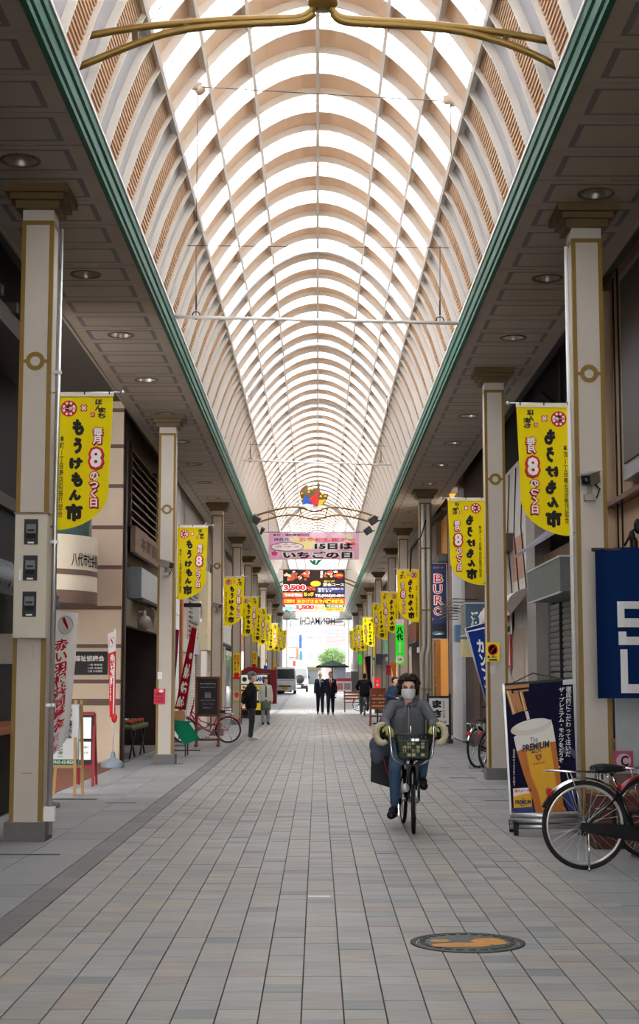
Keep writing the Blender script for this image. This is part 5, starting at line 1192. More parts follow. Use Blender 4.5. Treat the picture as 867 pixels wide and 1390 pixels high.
# ================================================================== RIGHT SIDE: SIGNS
# hanging bar sign, blue
Yg = 39.6
a, b_ = P(580, 765, Yg), P(606, 867, Yg); bs = thing('hanging_sign', 'tall dark blue hanging sign with red outlined letters in front of the orange shop', 'sign', ((a.x + b_.x) / 2, Yg, b_.z)); w_ = b_.x - a.x; H_ = a.z - b_.z
navy = M('deep_blue_sign', (22, 38, 96), .4, var=.08)
bd = MB().box(-w_ / 2, w_ / 2, -.06, .06, 0, H_).obj('board', navy, bs)
for q in ((-w_ / 2 - .012, -w_ / 2, 0, H_), (w_ / 2, w_ / 2 + .03, 0, H_), (-w_ / 2, w_ / 2, -.015, 0), (-w_ / 2, w_ / 2, H_, H_ + .012)): MB().box(q[0], q[1], -.07, .07, q[2], q[3]).obj('frame', alu, bs)
for z in (H_ * .2, H_ * .55, H_ * .85): MB().bar((w_ / 2, 0, z), (3.5 - bs.location.x, 0, z), .04).obj('bracket', black_met, bs)
mb = MB()
for k, ch in enumerate('BURO'):
    cz = H_ * (.80 - k * .145); put_text(mb, ch, w_ * .06 + (-.01 if k % 2 else .01), cz, w_ * .44, H_ * .11, 1, -.064, .065, ref=.01); put_text(mb, ch, w_ * .06 + (-.01 if k % 2 else .01), cz, w_ * .44, H_ * .11, 0, -.067, .0)
put_text(mb, 'スナック・バー', w_ * .1, H_ * .945, w_ * .6, H_ * .03, 2, -.064, .0); put_text(mb, '2F', -w_ * .32, H_ * .25, w_ * .22, H_ * .035, 1, -.064, .02)
mb.box(-w_ / 2, w_ / 2, -.063, -.061, 0, H_ * .2, 3); mb.add([(x * w_, -.066, z * H_) for x, z in ((-.4, .05), (.42, .06), (.3, .09), (-.1, .10), (-.3, .08))], [tuple(range(5))], 4); mb.add([(x * w_, -.0665, z * H_) for x, z in ((-.2, .05), (.3, .055), (.1, .075))], [tuple(range(3))], 1)
mb.obj('lettering', [redp, whitep, yel, M('night_blue_print', (14, 24, 50), .5), M('sea_teal_print', (60, 120, 130), .5)], bd)
# masa stand sign
Ys = 34.3
a, b_ = P(579, 945, Ys), P(612, 1009, Ys); ms = thing('lantern_stand_sign', 'black slatted lantern stand sign with brush characters on white by the orange shop', 'sign', ((a.x + b_.x) / 2, Ys, 0)); w_ = b_.x - a.x; H_ = a.z
for x in (-w_ / 2 + .02, w_ / 2 - .02): MB().box(x - .025, x + .025, -.05, .05, .05, H_ + .06).obj('post', blackm, ms); MB().box(x - .05, x + .05, -.2, .2, 0, .1).obj('foot', blackm, ms)
for z in (H_ - .02, H_ * .37, .13): MB().box(-w_ / 2, w_ / 2, -.045, .045, z - .025, z + .025).obj('rail', blackm, ms)
pn = MB().box(-w_ / 2 + .05, w_ / 2 - .05, -.035, .035, H_ * .39, H_ - .04).obj('panel', M('paper_white_panel', (224, 222, 218), .6), ms)
letter(pn, [('t', 'ま', -w_ * .08, H_ * .83, w_ * .40, H_ * .17, 0, .09, False), ('t', 'さ', -w_ * .08, H_ * .63, w_ * .40, H_ * .17, 0, .09, False), ('t', '居酒屋', w_ * .2, H_ * .82, w_ * .08, H_ * .16, 0, .0, True), ('t', '味自慢', w_ * .2, H_ * .62, w_ * .09, H_ * .17, 1, .02, True), ('t', '32-2818', 0, H_ * .45, w_ * .62, H_ * .05, 0, .02, False)], [ink, redp], -.037)
for k in range(9): x = -w_ / 2 + .08 + k * (w_ - .16) / 8; MB().box(x - .012, x + .012, -.03, .03, .14, H_ * .36).obj('slat', M('slat_grey_white', (206, 204, 200), .6) if k % 1 == 0 else blackm, ms)
MB().box(-w_ / 2 + .05, w_ / 2 - .05, .0, .03, .14, H_ * .36).obj('slat_back', blackm, ms); MB().box(-w_ / 2 + .04, w_ / 2 - .04, -.04, .04, .10, .12).obj('blue_skirt', M('blue_strip', (70, 120, 160), .5), ms)
# karaoke style slanted blue banner behind second right column
Yk_ = 26.5
ck_ = thing('slanted_banner', 'slanted navy banner with white katakana behind the second right column', 'banner', P(668, 900, Yk_))
l = ck_.location
q = [P(631, 853, Yk_) - l, P(668, 843, Yk_) - l, P(672, 990, Yk_) - l, P(660, 955, Yk_) - l]
cl = flag_mesh(q, 8, 16, .01, 0).obj('cloth', M_cloth('navy_cloth', (26, 52, 128), .2), ck_); mb = MB(); f = flag_map(q, .01, 0)
map_text(mb, f, 'カンフー', .30, .62, .16, .72, 0, .05, True); map_text(mb, f, '海鮮', .68, .9, .05, .25, 0, .03, True)
for u0, u1, v0, v1 in ((.04, .06, .04, .96), (.04, .96, .04, .055)): grid_patch(mb, f, u0, u1, v0, v1, 0)
mb.obj('lettering', [whitep], cl); MB().tube([q[0], q[3]], .014, 6).obj('pole', alu, ck_); MB().tube([q[0], q[1]], .012, 6).obj('cross_rod', alu, ck_)
# glass show case signs above
sc_ = thing('display_case_sign', 'small glazed blue display case sign on the dark brown wall', 'sign', P(642, 845, 30.0)); l = sc_.location
MB().box(-.2, .3, -.5, .5, -.25, .35).obj('case', M('teal_blue_case', (60, 92, 116), .25, spec=.6), sc_); MB().box(-.22, .32, -.52, .52, .35, .38).obj('top_frame', alu, sc_); MB().box(-.22, .32, -.52, .52, -.28, -.25).obj('bottom_frame', alu, sc_)
tb = MB(); put_text(tb, '活魚', .05, .05, .3, .3, 0, -.505, .04); tb.obj('lettering', [whitep], sc_)
for k in range(2):
    t = tag(MB().box(-.12, .12, -.2, .2, -.18, .18).obj('menu_box', M('menu_box_blue', (96, 130, 160), .4) if k == 0 else M('menu_box_cream', (220, 204, 150), .5), None, P(624 if k == 0 else 634, 860 if k == 0 else 880, 33.0 if k == 0 else 31.0)), 'small %s box sign under the glazed display case' % ('blue' if k == 0 else 'cream'), 'sign')
# poster by the weathered wall
t = tag(MB().box(-.01, .01, -.45, .45, -.0, .62).obj('poster', white_m, None, (3.44, 26.9, P(687, 862, 27).z)), 'white poster with red and green lettering on the weathered white wall', 'poster')
tb = MB(); T = Matrix.Rotation(-PI / 2, 4, 'Z'); put_text(tb, 'テナント募集', 0, .45, .7, .14, 0, -.012, .04, T=T); put_text(tb, '入居者', 0, .28, .5, .14, 0, -.012, .04, T=T); tb.add([T @ Vector(p) for p in ((-.3, -.012, .05), (.3, -.012, .05), (.3, -.012, .15), (-.3, -.012, .15))], [(0, 1, 2, 3)], 1); tb.obj('lettering', [redp, MATS['green_print']], t)
t = tag(MB().box(-.01, .02, -.5, .5, 0, .75).obj('striped_banner', M('red_stripe_cloth', (190, 60, 66), .7), None, (3.45, 27.2, P(687, 905, 27).z)), 'small red and white striped cloth under the white poster', 'banner')
for k in range(4): MB().box(-.014, -.009, -.45 + k * .26, -.33 + k * .26, .02, .73).obj('stripe', whitep, t)
# blue noren curtain by the nearest right column
Yc = 13.75
a, b_ = P(806, 743, Yc), P(868, 948, Yc); nc = thing('shop_curtain', 'large deep blue shop curtain with white geometric characters at the right edge', 'curtain', (a.x, Yc, b_.z)); Wn = 1.55; Hn = a.z - b_.z
blu_c = M('deep_blue_cotton', (8, 36, 78), .9, var=.10, scale=3, spec=.1)
mb = MB(); nu, nv = 40, 16
def nw(u, v): return .02 * math.sin(u * 26) * (.4 + .6 * v) + .015 * math.sin(u * 9 + 1) - (.05 * max(0, 1 - u * 10))
mb.add([(u / nu * Wn, nw(u / nu, v / nv), Hn * (1 - v / nv) - .035 * max(0, .12 - u / nu) / .12 * (1 - v / nv)) for v in range(nv + 1) for u in range(nu + 1)], [(v * (nu + 1) + u, (v + 1) * (nu + 1) + u, (v + 1) * (nu + 1) + u + 1, v * (nu + 1) + u + 1) for v in range(nv) for u in range(nu)], 0, True)
cl = mb.obj('cloth', blu_c, nc); mb = MB()
NU = lambda px: (px - 806) / 62 * (b_.x - a.x)
NV = lambda py: Hn * (1 - (py - 743) / 205)
def nbox(x0, x1, y0, y1):
    n = 6; u0, u1 = NU(x0), NU(x1)
    vs = [(u0 + (u1 - u0) * j / n, nw((u0 + (u1 - u0) * j / n) / Wn, .6) - .012, z) for z in (NV(y1), NV(y0)) for j in range(n + 1)]
    mb.add(vs, [(j, j + 1, n + 2 + j, n + 1 + j) for j in range(n)], 0)
for q in ((838, 848, 817, 852), (848, 902, 817, 827), (848, 902, 840, 852), (892, 902, 827, 840), (839, 850, 858, 876), (850, 902, 865, 876), (841, 851, 882, 941), (851, 902, 929, 941)): nbox(*q)
mb.obj('lettering', M('curtain_white', (206, 204, 202), .85, var=.05), cl); MB().tube([(-.02, .02, Hn - .02), (Wn + .1, .02, Hn - .02)], .018, 8).obj('rod', wood_d, nc)
# pink square poster and reddish crate behind the bicycles
t = tag(MB().box(-.1, .1, -.01, .01, 0, .2).obj('poster', M('dusty_pink_paper', (190, 96, 116), .6), None, (P(848, 1045, 15.2).x, 15.27, P(848, 1047, 15.2).z)), 'small dusty pink poster with a dark letter C below the blue curtain', 'poster'); letter(t, [('e', 0, .1, .075, .075, 1), ('t', 'C', .01, .10, .08, .11, 0, .03, False)], [ink, M('pale_pink_print', (240, 196, 214))], -.012)
cr = thing('wooden_crate', 'reddish brown wooden crate behind the silver bicycle wheel', 'crate', (2.58, 13.2, 0))
red_b = M('crate_red_brown', (86, 44, 34), .6, var=.25, grain=(.3, 1, 1))
for k in range(4): MB().box(-.18, .22, -.2, -.18, .02 + k * .11, .12 + k * .11).obj('plank', red_b, cr); MB().box(-.20, -.18, -.2, .2, .02 + k * .11, .12 + k * .11).obj('plank', red_b, cr); MB().box(.22, .24, -.2, .2, .02 + k * .11, .12 + k * .11).obj('plank', red_b, cr)
MB().box(-.2, .24, -.2, .2, .46, .48).obj('lid', M('crate_lid_wood', (132, 96, 60), .6, var=.2), cr); MB().box(-.2, .24, -.19, .2, 0, .02).obj('base', red_b, cr)
# ------------------------------------------------------------------ beer poster stand
Yt = 14.25
tl, tr_, bl, br = P(685, 931, Yt), P(777, 923.5, Yt), P(694.5, 1104, Yt), P(784, 1101, Yt)
bp = thing('poster_stand', 'castered stand with a dark blue beer poster beside the nearest right column', 'stand', ((bl.x + br.x) / 2, Yt, 0)); l = bp.location
q = [tl - l, tr_ - l, br - l, bl - l]
pcl = flag_mesh(q, 10, 20, .0, 0).obj('poster', M('poster_navy', (20, 18, 44), .7, var=.1, spec=.1), bp)
f = flag_map(q, 0, 0); BU = lambda x, y: f((x - (35 + (y - 120) * .0512)) / (582 - 35 - (y - 120) * .0 + (0)), (y - 120) / 1040, .006)
def bpoly(mb, pts, mat, off=.006):
    vs = []
    for x, y in pts:
        p = BU(x, y); vs.append((p.x, p.y - off + .006, p.z))
    mb.add(vs, [tuple(range(len(pts)))], mat)
mb = MB()
bpoly(mb, [(105, 545), (130, 660), (190, 860), (265, 1060), (285, 1158), (520, 1158), (500, 1000), (482, 850), (450, 640), (410, 440), (300, 480)], 6, .006)
bpoly(mb, [(128, 660), (190, 860), (262, 1060), (285, 1158), (340, 1158), (300, 1000), (240, 850), (200, 640)], 7, .008)
bpoly(mb, [(210, 660), (245, 850), (310, 1000), (350, 1158), (500, 1158), (470, 900), (440, 600), (300, 610)], 8, .009)
bpoly(mb, [(400, 600), (430, 780), (470, 1050), (500, 1158), (522, 1158), (500, 1000), (482, 850), (446, 600)], 7, .010)
bpoly(mb, [(330, 1158), (380, 1080), (460, 1040), (530, 1130), (540, 1158)], 7, .0105)
bpoly(mb, [(104, 545), (130, 660), (240, 615), (350, 600), (446, 598), (425, 480), (408, 420), (250, 450)], 9, .011)
n = 26; bpoly(mb, [(246 + 166 * math.cos(2 * PI * k / n), 470 - 62 * math.sin(2 * PI * k / n) - 22 * math.cos(2 * PI * k / n)) for k in range(n)], 10, .013)
n = 20; bpoly(mb, [(250 + 140 * math.cos(2 * PI * k / n), 448 - 40 * math.sin(2 * PI * k / n) - 18 * math.cos(2 * PI * k / n)) for k in range(n)], 9, .014)
bpoly(mb, [(195, 340), (220, 340), (236, 405), (212, 410)], 10, .013)
for pts in ([(32, 120), (228, 118), (228, 146), (40, 150)], [(100, 168), (225, 160), (222, 178), (104, 182)]): bpoly(mb, pts, 11, .014)
for pts in ([(40, 160), (84, 160), (135, 345), (95, 362)], [(88, 190), (150, 180), (192, 330), (140, 345)], [(140, 178), (176, 176), (215, 330), (185, 342)]): bpoly(mb, pts, 11, .013)
for pts in ([(48, 165), (62, 165), (112, 350), (100, 356)], [(150, 180), (162, 180), (200, 332), (190, 338)]): bpoly(mb, pts, 12, .015)
bpoly(mb, [(482, 660), (560, 640), (612, 690), (616, 760), (560, 690), (490, 700)], 13, .008)
bpoly(mb, [(510, 960), (615, 1000), (620, 1158), (560, 1158), (520, 1060)], 14, .007); bpoly(mb, [(384, 960), (430, 985), (400, 1015), (380, 1010)], 0, .012)
bpoly(mb, [(98, 960), (246, 958), (256, 1112), (104, 1118)], 2, .008); bpoly(mb, [(100, 1025), (170, 1010), (248, 1000), (256, 1112), (104, 1118)], 8, .010)
bpoly(mb, [(84, 1160), (84, 1118), (268, 1112), (274, 1160)], 14, .007)
bpoly(mb, [(502, 110), (582, 108), (582, 152), (502, 150)], 15, .009)
def btext(s_, cx, cy, w_, h_, mat, bold=.02, vert=False, slant=0.0, off=.016):
    v, fa, bbx = glyphs(s_, bold, vert); vs = []
    for a_, b2 in v:
        x = cx + ((a_ - bbx[0]) / (bbx[1] - bbx[0]) - .5) * w_; y = cy - ((b2 - bbx[2]) / (bbx[3] - bbx[2]) - .5) * h_ - slant * (x - cx); p = BU(x, y); vs.append((p.x, p.y - off + .006, p.z))
    mb.add(vs, fa, mat)
btext('徹底的にこだわって注いだ', 548, 445, 46, 560, 2, .006, True); btext('ザ・プレミアム・モルツをどうぞ。', 492, 490, 46, 640, 2, .012, True, 0)
btext('The', 270, 575, 60, 44, 16, .0, slant=.2); btext('PREMIUM', 285, 628, 218, 58, 16, .04, slant=.12); btext("MALT'S", 290, 670, 78, 24, 16, .02, slant=.12); btext('SUNTORY', 315, 765, 105, 18, 17, .02, slant=.12)
bpoly(mb, [(280, 698), (330, 692), (332, 725), (310, 748), (286, 730)], 17, .012); btext('泡', 307, 716, 28, 30, 8, .0)
btext('PREMIUM', 180, 1072, 128, 34, 16, .04); btext("MALT'S", 180, 1098, 40, 14, 16, .01); btext('The', 180, 1045, 26, 18, 16, 0); btext('達人の一杯', 175, 980, 130, 24, 1, .02)
btext('最高峰のうまさをこの店で', 106, 790, 18, 300, 2, .0, True)
bpoly(mb, [(98 + 12 * math.cos(2 * PI * k / 10), 1162 + 12 * math.sin(2 * PI * k / 10)) for k in range(10)][::-1], 11, .012)
mb.obj('print', [ink, redp, whitep, yel, navy, ink, M('beer_amber', (214, 140, 40), .5, var=.12), M('beer_dark_amber', (190, 108, 30), .5, var=.15), M('beer_gold', (228, 168, 24), .5, var=.08), M('foam_cream', (226, 220, 208), .6, var=.04), M('foam_white', (212, 204, 192), .6, var=.04), M('tap_copper', (176, 118, 60), .4, var=.15), M('tap_copper_light', (222, 176, 120), .4), M('grey_blue_print', (70, 72, 104), .5), M('mid_blue_print', (32, 52, 112), .5), M('pale_sheet', (200, 202, 206), .5), M('premium_navy_print', (26, 34, 78), .5), M('seal_brown_print', (150, 70, 30), .5)], pcl)
for k in range(3):
    z = .17 - k * .05; MB().tube([(-.33, -.0, z), (.36, 0, z)], .022, 8).obj('bottom_roller', alu, bp)
for x in (-.31, .36): MB().bar((x, .03, .1), (x + (-.06 if x < 0 else .01), .03, 1.40), .025).obj('upright', alu, bp)
MB().bar((q[0].x, .02, q[0].z + .01), (q[1].x, .02, q[1].z + .01), .03).obj('top_bar', blackm, bp); MB().bar((-.31, .03, .09), (.36, .03, .09), .03, .04).obj('base_rail', blackm, bp)
for x in (-.29, .34):
    for y in (-.13, .2): MB().lathe([(.001, -.018), (.045, -.018), (.045, .018), (.001, .018)], 14, 0, Matrix.Translation((x, y, .045)) @ Matrix.Rotation(PI / 2, 4, 'Y')).obj('castor', rubber, bp); MB().box(x - .025, x + .025, y - .02, y + .02, .06, .12).obj('castor_fork', black_met, bp)
for x in (-.29, .34): MB().bar((x, -.15, .115), (x, .22, .115), .03).obj('base_foot', black_met, bp)
MB().tube([q[0] + Vector((.02, .03, .0)), Vector((-.08, .1, q[0].z + .12)), q[1] + Vector((-.02, .03, .0))], .006, 5).obj('tie_string', wire_m, bp)
# ================================================================== BICYCLES
spoke_m = M('spoke_steel', (190, 190, 190), .3, .9)
def wheel(parent, name, R_, hubx, tire_col=rubber, rim=chrome, steer=0.0):
    T = Matrix.Translation((hubx, 0, R_)) @ Matrix.Rotation(steer, 4, 'Z')
    ring = lambda r: [T @ Vector((r * math.cos(2 * PI * k / 40), 0, r * math.sin(2 * PI * k / 40))) for k in range(40)]
    w_ = MB().tube(ring(R_ - .018), .018, 8, closed=True).obj(name, tire_col, parent)
    MB().tube(ring(R_ - .043), .0125, 6, closed=True).obj('rim', rim, w_)
    sp = MB()
    for k in range(28):
        a = 2 * PI * k / 28; b = a + (.9 if k % 2 else -.9); y = .025 if k % 4 < 2 else -.025
        sp.tube([T @ Vector((.022 * math.cos(b), y, .022 * math.sin(b))), T @ Vector(((R_ - .045) * math.cos(a), 0, (R_ - .045) * math.sin(a)))], .0016, 4, cap=False)
    tag(sp.obj('spokes', spoke_m, w_), kind='stuff')
    MB().tube([T @ Vector((0, -.05, 0)), T @ Vector((0, .05, 0))], .022, 10).obj('hub', alu, w_)
    return w_
def fender(parent, R_, hubx, a0, a1, mat, w_=.03, steer=0):
    n = 18; mb = MB(); vs = []
    T = Matrix.Translation((hubx, 0, R_)) @ Matrix.Rotation(steer, 4, 'Z')
    for k in range(n + 1):
        a = a0 + (a1 - a0) * k / n
        for y, r in ((-w_, R_ + .008), (-w_ * .5, R_ + .024), (w_ * .5, R_ + .024), (w_, R_ + .008)): vs.append(T @ Vector((r * math.cos(a), y, r * math.sin(a))))
    mb.add(vs, [(k * 4 + j, k * 4 + j + 1, k * 4 + 5 + j, k * 4 + 4 + j) for k in range(n) for j in range(3)], 0, True)
    return mb.obj('mudguard', mat, parent)
def saddle(parent, x, z, mat):
    st = [(-.13, .085, .03), (-.10, .105, .04), (-.04, .10, .045), (.02, .065, .04), (.08, .04, .032), (.125, .028, .022)]
    mb = MB(); vs = []; n = 10
    for (dx, w_, h) in st:
        for j in range(n):
            a = 2 * PI * j / n; vs.append((x + dx, w_ * math.cos(a), z - .03 + h * math.sin(a) * (1 if math.sin(a) > 0 else .8)))
    m = len(st); mb.add(vs, [(i * n + j, i * n + (j + 1) % n, (i + 1) * n + (j + 1) % n, (i + 1) * n + j) for i in range(m - 1) for j in range(n)] + [tuple(range(n)), tuple(range(m * n - 1, (m - 1) * n - 1, -1))], 0, True)
    o = mb.obj('saddle', mat, parent)
    for y in (-.04, .04): MB().lathe([(.022, -.02), (.024, .02)], 8, 0, Matrix.Translation((x - .08, y, z - .085))).obj('spring', chrome, o)
    return o
def bicycle(label, loc, rz, R_=.335, frame=None, fend=None, rim=chrome, basket=None, sz=.80, rack=True, case=True, stand=True, group='bicycles along the arcade', steer=0.0, lean=0.0, tire=None, flat_bar=False, crank=0.4, bars=True, lamp=True):
    t = thing('bicycle', label, 'bicycle', loc, rz, group); t.rotation_euler = (lean, 0, rz)
    fm = frame or black_met; fd = fend or chrome; WB = 1.06 if R_ > .3 else 1.0; tr = tire or rubber
    wheel(t, 'rear_wheel', R_, 0, tr, rim); wheel(t, 'front_wheel', R_, WB, tr, rim, steer)
    fender(t, R_, 0, .2, 2.75, fd); fender(t, R_, WB, .55, 2.9, fd, steer=steer)
    bb = (.40, 0, .275); sp = (.27, 0, sz - .19); hd0 = (WB - .20, 0, .86); hd1 = (WB - .145, 0, .66)
    mb = MB(); mb.tube([hd1, (.66, 0, .42), (.50, 0, .30), bb], .02, 8); mb.tube([bb, sp], .017, 8); mb.tube([hd0, hd1], .022, 8); mb.tube([(WB - .165, 0, .73), (.62, 0, .50), (.36, 0, .42)], .014, 8)
    for y in (-.045, .045): mb.tube([(bb[0], y * .6, bb[2]), (0, y * 1.3, R_)], .010, 6); mb.tube([(sp[0] + .02, y * .5, sp[2] - .02), (0, y * 1.3, R_)], .009, 6)
    mb.obj('frame', fm, t)
    mb = MB(); st = Matrix.Translation((WB, 0, 0)) @ Matrix.Rotation(steer, 4, 'Z') @ Matrix.Translation((-WB, 0, 0))
    for y in (-.05, .05): mb.tube([st @ Vector((WB - .145, y * .5, .66)), st @ Vector((WB - .11, y, R_ + .25)), st @ Vector((WB, y, R_))], .012, 6)
    mb.obj('fork', fm, t)
    mb = MB(); mb.tube([(WB - .2, 0, .86), (WB - .215, 0, 1.0)], .013, 8)
    if not bars: pass
    elif flat_bar: mb.tube([(WB - .28, -.28, 1.02), (WB - .215, -.1, 1.0), (WB - .215, .1, 1.0), (WB - .28, .28, 1.02)], .011, 6)
    else: mb.tube([(WB - .50, -.25, .98), (WB - .34, -.26, .99), (WB - .22, -.18, 1.02), (WB - .215, 0, .98), (WB - .22, .18, 1.02), (WB - .34, .26, .99), (WB - .50, .25, .98)], .011, 6)
    hb = mb.obj('handlebar', chrome, t)
    for y in (-1, 1):
        if not flat_bar and bars: MB().tube([(WB - .51, y * .25, .98), (WB - .39, y * .26, .987)], .017, 8).obj('grip', blackm, hb); MB().tube([(WB - .46, y * .262, .955), (WB - .34, y * .27, .965), (WB - .30, y * .24, .99)], .006, 5).obj('brake_lever', chrome, hb)
    saddle(t, .20, sz, blackm); MB().tube([(.215, 0, sz - .06), sp], .013, 8).obj('seat_post', chrome, t)
    MB().tube([bb, (bb[0], -.07, bb[2])], .02, 8).obj('bottom_bracket', alu, t)
    ca, sa = math.cos(crank), math.sin(crank)
    for y, k in ((-.085, 1), (.085, -1)):
        p = Vector((bb[0] + k * .16 * sa, y, bb[2] - k * .16 * ca)); cr_ = MB().bar((bb[0], y, bb[2]), p, .02, .014).obj('crank', chrome, t); MB().box(-.045, .045, -.04 if y < 0 else 0, 0 if y < 0 else .04, -.012, .012, 0, Matrix.Translation(p + Vector((0, math.copysign(.02, y), 0)))).obj('pedal', blackm, cr_)
    if case: MB().prism([(-.06, R_ - .03), (.1, .265), (.40, .215), (.47, .235), (.48, .29), (.44, .335), (.1, R_ + .02), (-.05, R_ + .025)], .025, 0, Matrix.Translation((0, -.085, 0))).obj('chain_case', fm if case is True else case, t)
    if rack:
        mb = MB()
        for y in (-.06, 0, .06): mb.tube([(-.30, y, R_ * 2 + .075), (.16, y, R_ * 2 + .06)], .006, 5)
        mb.tube([(-.30, -.06, R_ * 2 + .075), (-.31, 0, R_ * 2 + .077), (-.30, .06, R_ * 2 + .075)], .006, 5); mb.tube([(.1, -.06, R_ * 2 + .06), (.1, .06, R_ * 2 + .06)], .006, 5)
        mb.tube([(.16, 0, R_ * 2 + .06), (.24, 0, R_ * 2 - .03)], .006, 5)
        for y in (-.075, .075): mb.tube([(-.12, y * .8, R_ * 2 + .06), (0, y, R_)], .005, 5)
        mb.obj('rack', chrome, t)
    if stand: 
        if stand == 'side': MB().tube([(.01, -.07, R_ - .02), (-.0, -.10, .02)], .009, 6).ball((0, -.1, .015), .016, 6).obj('kickstand', chrome, t)
        else:
            mb = MB(); 
            for y in (-.09, .09): mb.tube([(.0, y * .8, R_), (-.10, y * 1.2, .012)], .008, 6)
            mb.tube([(-.1, -.11, .012), (-.1, .11, .012)], .008, 6); mb.obj('kickstand', chrome, t)
    MB().box(-.03, .0, -.025, .025, .02, .07, 0, Matrix.Translation((-R_ * .78, 0, R_ * 1.62))).obj('rear_reflector', M('reflector_red', (200, 20, 24), .3), t)
    if basket:
        b = basket; x0, x1, zb, zt_ = WB - .10, WB + .18, .70, .93; bk_ = MB()
        for z, k in ((zb, .8), (zb + .08, .87), (zb + .16, .94), (zt_, 1.0)): bk_.tube([(x0, -.17 * k, z), (x0 + .28 * k, -.17 * k, z), (x0 + .28 * k, .17 * k, z), (x0, .17 * k, z)], .004 if z < zt_ else .007, 5, closed=True)
        for j in range(7):
            q = -1 + j / 3; bk_.tube([(x0, q * .17 * .8, zb), (x0, q * .17, zt_)], .003, 4); bk_.tube([(x0 + .28 * .8, q * .17 * .8, zb), (x0 + .28, q * .17, zt_)], .003, 4)
            xx = j / 6; 
            for sy in (-1, 1): bk_.tube([(x0 + .28 * .8 * xx, sy * .17 * .8, zb), (x0 + .28 * xx, sy * .17, zt_)], .003, 4)
            bk_.tube([(x0, q * .136, zb), (x0 + .224, q * .136, zb)], .003, 4)
        tag(bk_.obj('basket', b, t), kind='stuff')
    if lamp: MB().lathe([(.001, 0), (.03, .0), (.035, .03), (.001, .05)], 12, 0, Matrix.Translation((WB + .03, .06, R_ + .30)) @ Matrix.Rotation(PI / 2, 4, 'Y')).obj('headlamp', M('lamp_clear', (200, 206, 206), .15, .3), t)
    return t
gf = M('gloss_black_frame', (28, 28, 30), .25, .2, spec=.6); blue_f = M('blue_frame', (22, 46, 110), .3, .2); maroon_f = M('maroon_frame', (120, 26, 44), .3, .2); pinkf = M('pink_frame', (206, 40, 100), .35); green_f = M('lime_frame', (110, 180, 40), .35); cream_f = M('cream_white_frame', (224, 220, 210), .35)
tan_tyre = M('grey_tan_tyre', (66, 62, 58), .8)
bicycle('black bicycle with silver mudguard and rack parked at the right, nearest whole wheel', (2.05, 11.62, 0), .10, .338, gf, chrome, M('silver_rim', (210, 206, 196), .3, .6), None, .79, stand='side')
bicycle('maroon bicycle parked behind the black bicycle at the right', (2.70, 12.35, 0), .30, .33, maroon_f, maroon_f, chrome, None, .78)
bicycle('blue bicycle cut off by the right edge, in front of the black bicycle', (2.55, 10.45, 0), .15, .33, blue_f, blue_f, chrome, None, .80)
p = P(652, 1042, 25.0)
bicycle('black bicycle with silver mudguard beyond the second right column', (2.62, 24.6, 0), .9, .33, gf, chrome, chrome, None, .80)
bicycle('lime green bicycle parked close behind the second right column', (2.72, 23.6, 0), .8, .33, green_f, blackm, chrome, None, .80)
bicycle('pink and silver bicycle with black basket parked behind the blackboard', (P(308, 1003, 34.0).x, 34.4, 0), PI + .12, .30, pinkf, pinkf, chrome, None, .74, case=False)
bicycle('dark bicycle parked by the counter far along on the right', (P(470 + 10, 960, 66).x + .3, 68.5, 0), .3, .31, gf, blackm, chrome, black_met, .78)

# ================================================================== FIGURES
def remesh(name, mb, vox, mat, parent, smooth=6, T=None):
    me = mb.mesh('tmp', []); o = bpy.data.objects.new('tmp', me); COL.objects.link(o)
    r = o.modifiers.new('r', 'REMESH'); r.mode = 'VOXEL'; r.voxel_size = vox; r.use_smooth_shade = True
    s = o.modifiers.new('s', 'SMOOTH'); s.iterations = smooth; s.factor = .5
    bpy.context.view_layer.update()
    m2 = bpy.data.meshes.new_from_object(o.evaluated_get(bpy.context.evaluated_depsgraph_get()))
    bpy.data.objects.remove(o); bpy.data.meshes.remove(me); m2.name = name
    m2.materials.clear(); m2.materials.append(mat)
    m2.polygons.foreach_set('use_smooth', [True] * len(m2.polygons))
    return link(name, m2, parent)
def capsule(mb, a, ra, b, rb, n=12):
    a, b = Vector(a), Vector(b); d = (b - a); L = d.length; d = d / L if L > 1e-6 else Vector((0, 0, 1))
    pts = []; rs = []
    for k in range(4): th = PI / 2 * (1 - k / 4); pts.append(a - d * ra * math.sin(th) * .999); rs.append(max(.0015, ra * math.cos(th)))
    pts += [a, b]; rs += [ra, rb]
    for k in range(1, 5): th = PI / 2 * k / 4; pts.append(b + d * rb * math.sin(th) * .999); rs.append(max(.0015, rb * math.cos(th)))
    mb.tube(pts, rs, n)
def ell(mb, c, r, rot=None, n=14):
    prof = [(max(1e-3, math.sin(PI * i / 9)), -math.cos(PI * i / 9)) for i in range(10)]
    T = Matrix.Translation(c) @ (rot or Matrix.Identity(4)) @ Matrix.Diagonal((r[0], r[1], r[2], 1)); mb.lathe(prof, n, 0, T)
    o = len(mb.v) - 10 * n; mb.f.append(tuple(o + j for j in reversed(range(n)))); mb.m.append(0); mb.s.append(True); o = len(mb.v) - n; mb.f.append(tuple(o + j for j in range(n))); mb.m.append(0); mb.s.append(True)
skin = M('skin', (236, 190, 164), .55, var=.06, scale=12)
